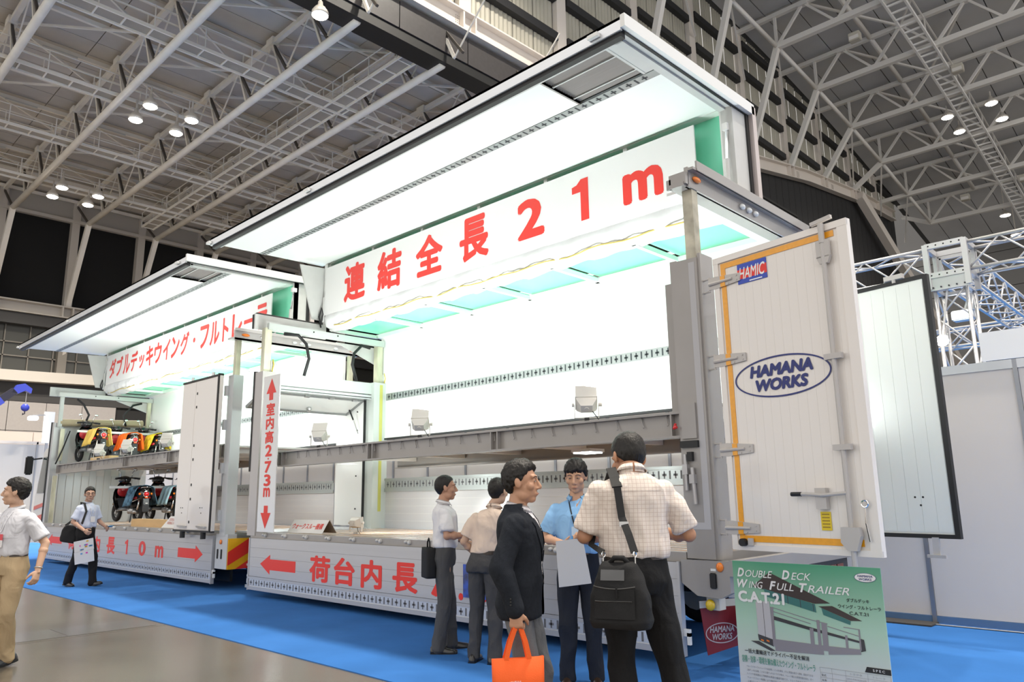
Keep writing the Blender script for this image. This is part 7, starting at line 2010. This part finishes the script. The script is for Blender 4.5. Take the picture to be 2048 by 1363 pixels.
ppoly([(0.205, 0.262), (0.208, 0.262), (0.212, 0.52), (0.209, 0.52)], g5, 0.0027)
ppoly([(0.155, 0.475), (0.265, 0.50), (0.265, 0.545), (0.16, 0.515)], g5, 0.0026)
for a in (0.175, 0.215):
    ppoly([(a, 0.505), (a + 0.02, 0.51), (a + 0.02, 0.52), (a, 0.515)], mat('print_orange', (0.75, 0.20, 0.03), 0.4), 0.0028)
ppoly([(0.265, 0.345), (0.53, 0.395), (0.53, 0.415), (0.265, 0.37)], g5, 0.0025)
ppoly([(0.53, 0.395), (0.83, 0.445), (0.83, 0.458), (0.53, 0.415)], g5, 0.0025)
ppoly([(0.265, 0.495), (0.60, 0.498), (0.60, 0.555), (0.275, 0.57)], g2, 0.0026)
ppoly([(0.63, 0.498), (0.83, 0.495), (0.835, 0.525), (0.63, 0.55)], g2, 0.0026)
for a0, b0, a1, b1 in ((0.26, 0.29, 0.28, 0.54), (0.52, 0.40, 0.545, 0.50), (0.60, 0.36, 0.635, 0.53), (0.57, 0.345, 0.59, 0.50), (0.745, 0.42, 0.76, 0.50), (0.83, 0.38, 0.84, 0.50)):
    ppoly([(a0, b0), (a1, b0), (a1, b1), (a0, b1)], g2, 0.0028)
for (a, b_), (c_, d_) in (((0.27, 0.29), (0.53, 0.345)), ((0.27, 0.315), (0.53, 0.37)), ((0.64, 0.375), (0.83, 0.415)), ((0.53, 0.345), (0.64, 0.36)), ((0.74, 0.37), (0.84, 0.375))):
    ppoly([(a, b_), (c_, d_), (c_, d_ + 0.005), (a, b_ + 0.005)], g2, 0.0027)
ppoly([(0.10, 0.525), (0.16, 0.52), (0.275, 0.57), (0.24, 0.575)], g5, 0.0023)
ppoly([(0.835, 0.43), (0.86, 0.435), (0.865, 0.50), (0.835, 0.51)], g5, 0.0026)
pt('一括大量輸送でドライバー不足を解消', 0.05, 0.592, 0.030, 0.45, pk, 0.012)
pt('容積・効率・環境を兼ね備えたウイング・フルトレーラ', 0.025, 0.645, 0.046, 0.51, pg, 0.006)
for i, l_ in enumerate(('フルトラクタ＋フルトレーラで総容積１１０㎥を確保。さらに荷室の高さへ昇降、固定ができる', '２層デッキを装備。二つの２層デッキはトラクタ側４、トレーラ側３の昇降性能を持ち、オー', 'トバイや家具類など特徴的な荷姿も輸送可能です。トレーラからトラクタへの', 'ウォークスルー機構により後方からの一括積み込みも実現しました。', '２層デッキの装着も可能なため、効率的な輸送が行えます。')):
    pt(l_, 0.055, 0.693 + i * 0.024, 0.014, 0.46 - 0.03 * (i > 2), mat('poster_grey_print', (0.20, 0.20, 0.20), 0.5))
ppoly([(0.86, 0.592), (1.0, 0.592), (1.0, 0.625), (0.845, 0.625)], pk, 0.0022)
pt('S P E C', 0.93, 0.608, 0.014, 0.07, pw_, 0.01, 0, 'CENTER')
tg = mat('poster_rule', (0.30, 0.30, 0.30), 0.5)
for i in range(12):
    b_ = 0.632 + i * 0.030
    ppoly([(0.565, b_), (0.995, b_), (0.995, b_ + 0.0016), (0.565, b_ + 0.0016)], tg, 0.0022)
for a in (0.565, 0.64, 0.725, 0.86, 0.995):
    ppoly([(a - 0.0008, 0.632), (a + 0.0008, 0.632), (a + 0.0008, 0.962), (a - 0.0008, 0.962)], tg, 0.0022)
rows = [('', 'トラクタ', 'トレーラ'), ('型式', 'QKG-FW1EZEG改', 'HFT703RA'), ('全長', '11,985mm', '10,450mm'), ('荷台内長', '10,000mm', '7,900mm'), ('荷台内幅', '2,400mm', '2,400mm'), ('荷台内高', '2,680mm', '2,735mm'), ('車両重量', '3,190kg/3,390kg', '210kg')]
for i, (a_, b__, c_) in enumerate(rows):
    y_ = 0.648 + i * 0.030
    if a_: pt(a_, 0.572, y_, 0.013, 0.020 * len(a_) * 0.75, pk)
    pt(b__, 0.79, y_, 0.013, min(0.12, 0.011 * len(b__) * (1.6 if ord(b__[0]) > 255 else 1)), tg, 0, 0, 'CENTER')
    pt(c_, 0.927, y_, 0.013, min(0.12, 0.011 * len(c_) * (1.6 if ord(c_[0]) > 255 else 1)), tg, 0, 0, 'CENTER')
for xx in (X0 + 0.2, X1 - 0.2):
    MB().bar((xx, PYY + 0.02, 0.98), (xx, PYY + 0.32, 0.0), 0.03, 0.03).build('easel_leg', AP, po)
    MB().box(xx - 0.015, xx + 0.015, PYY + 0.008, PYY + 0.03, 0.0, 0.98).build('easel_upright', AP, po)
MB().bbox(X0 + 0.27, X0 + 0.31, PYY - 0.03, PYY + 0.01, 0.0, 0.05, 0.01).build('easel_hook', AP, po)
bpy.data.scenes.remove(SCRATCH)
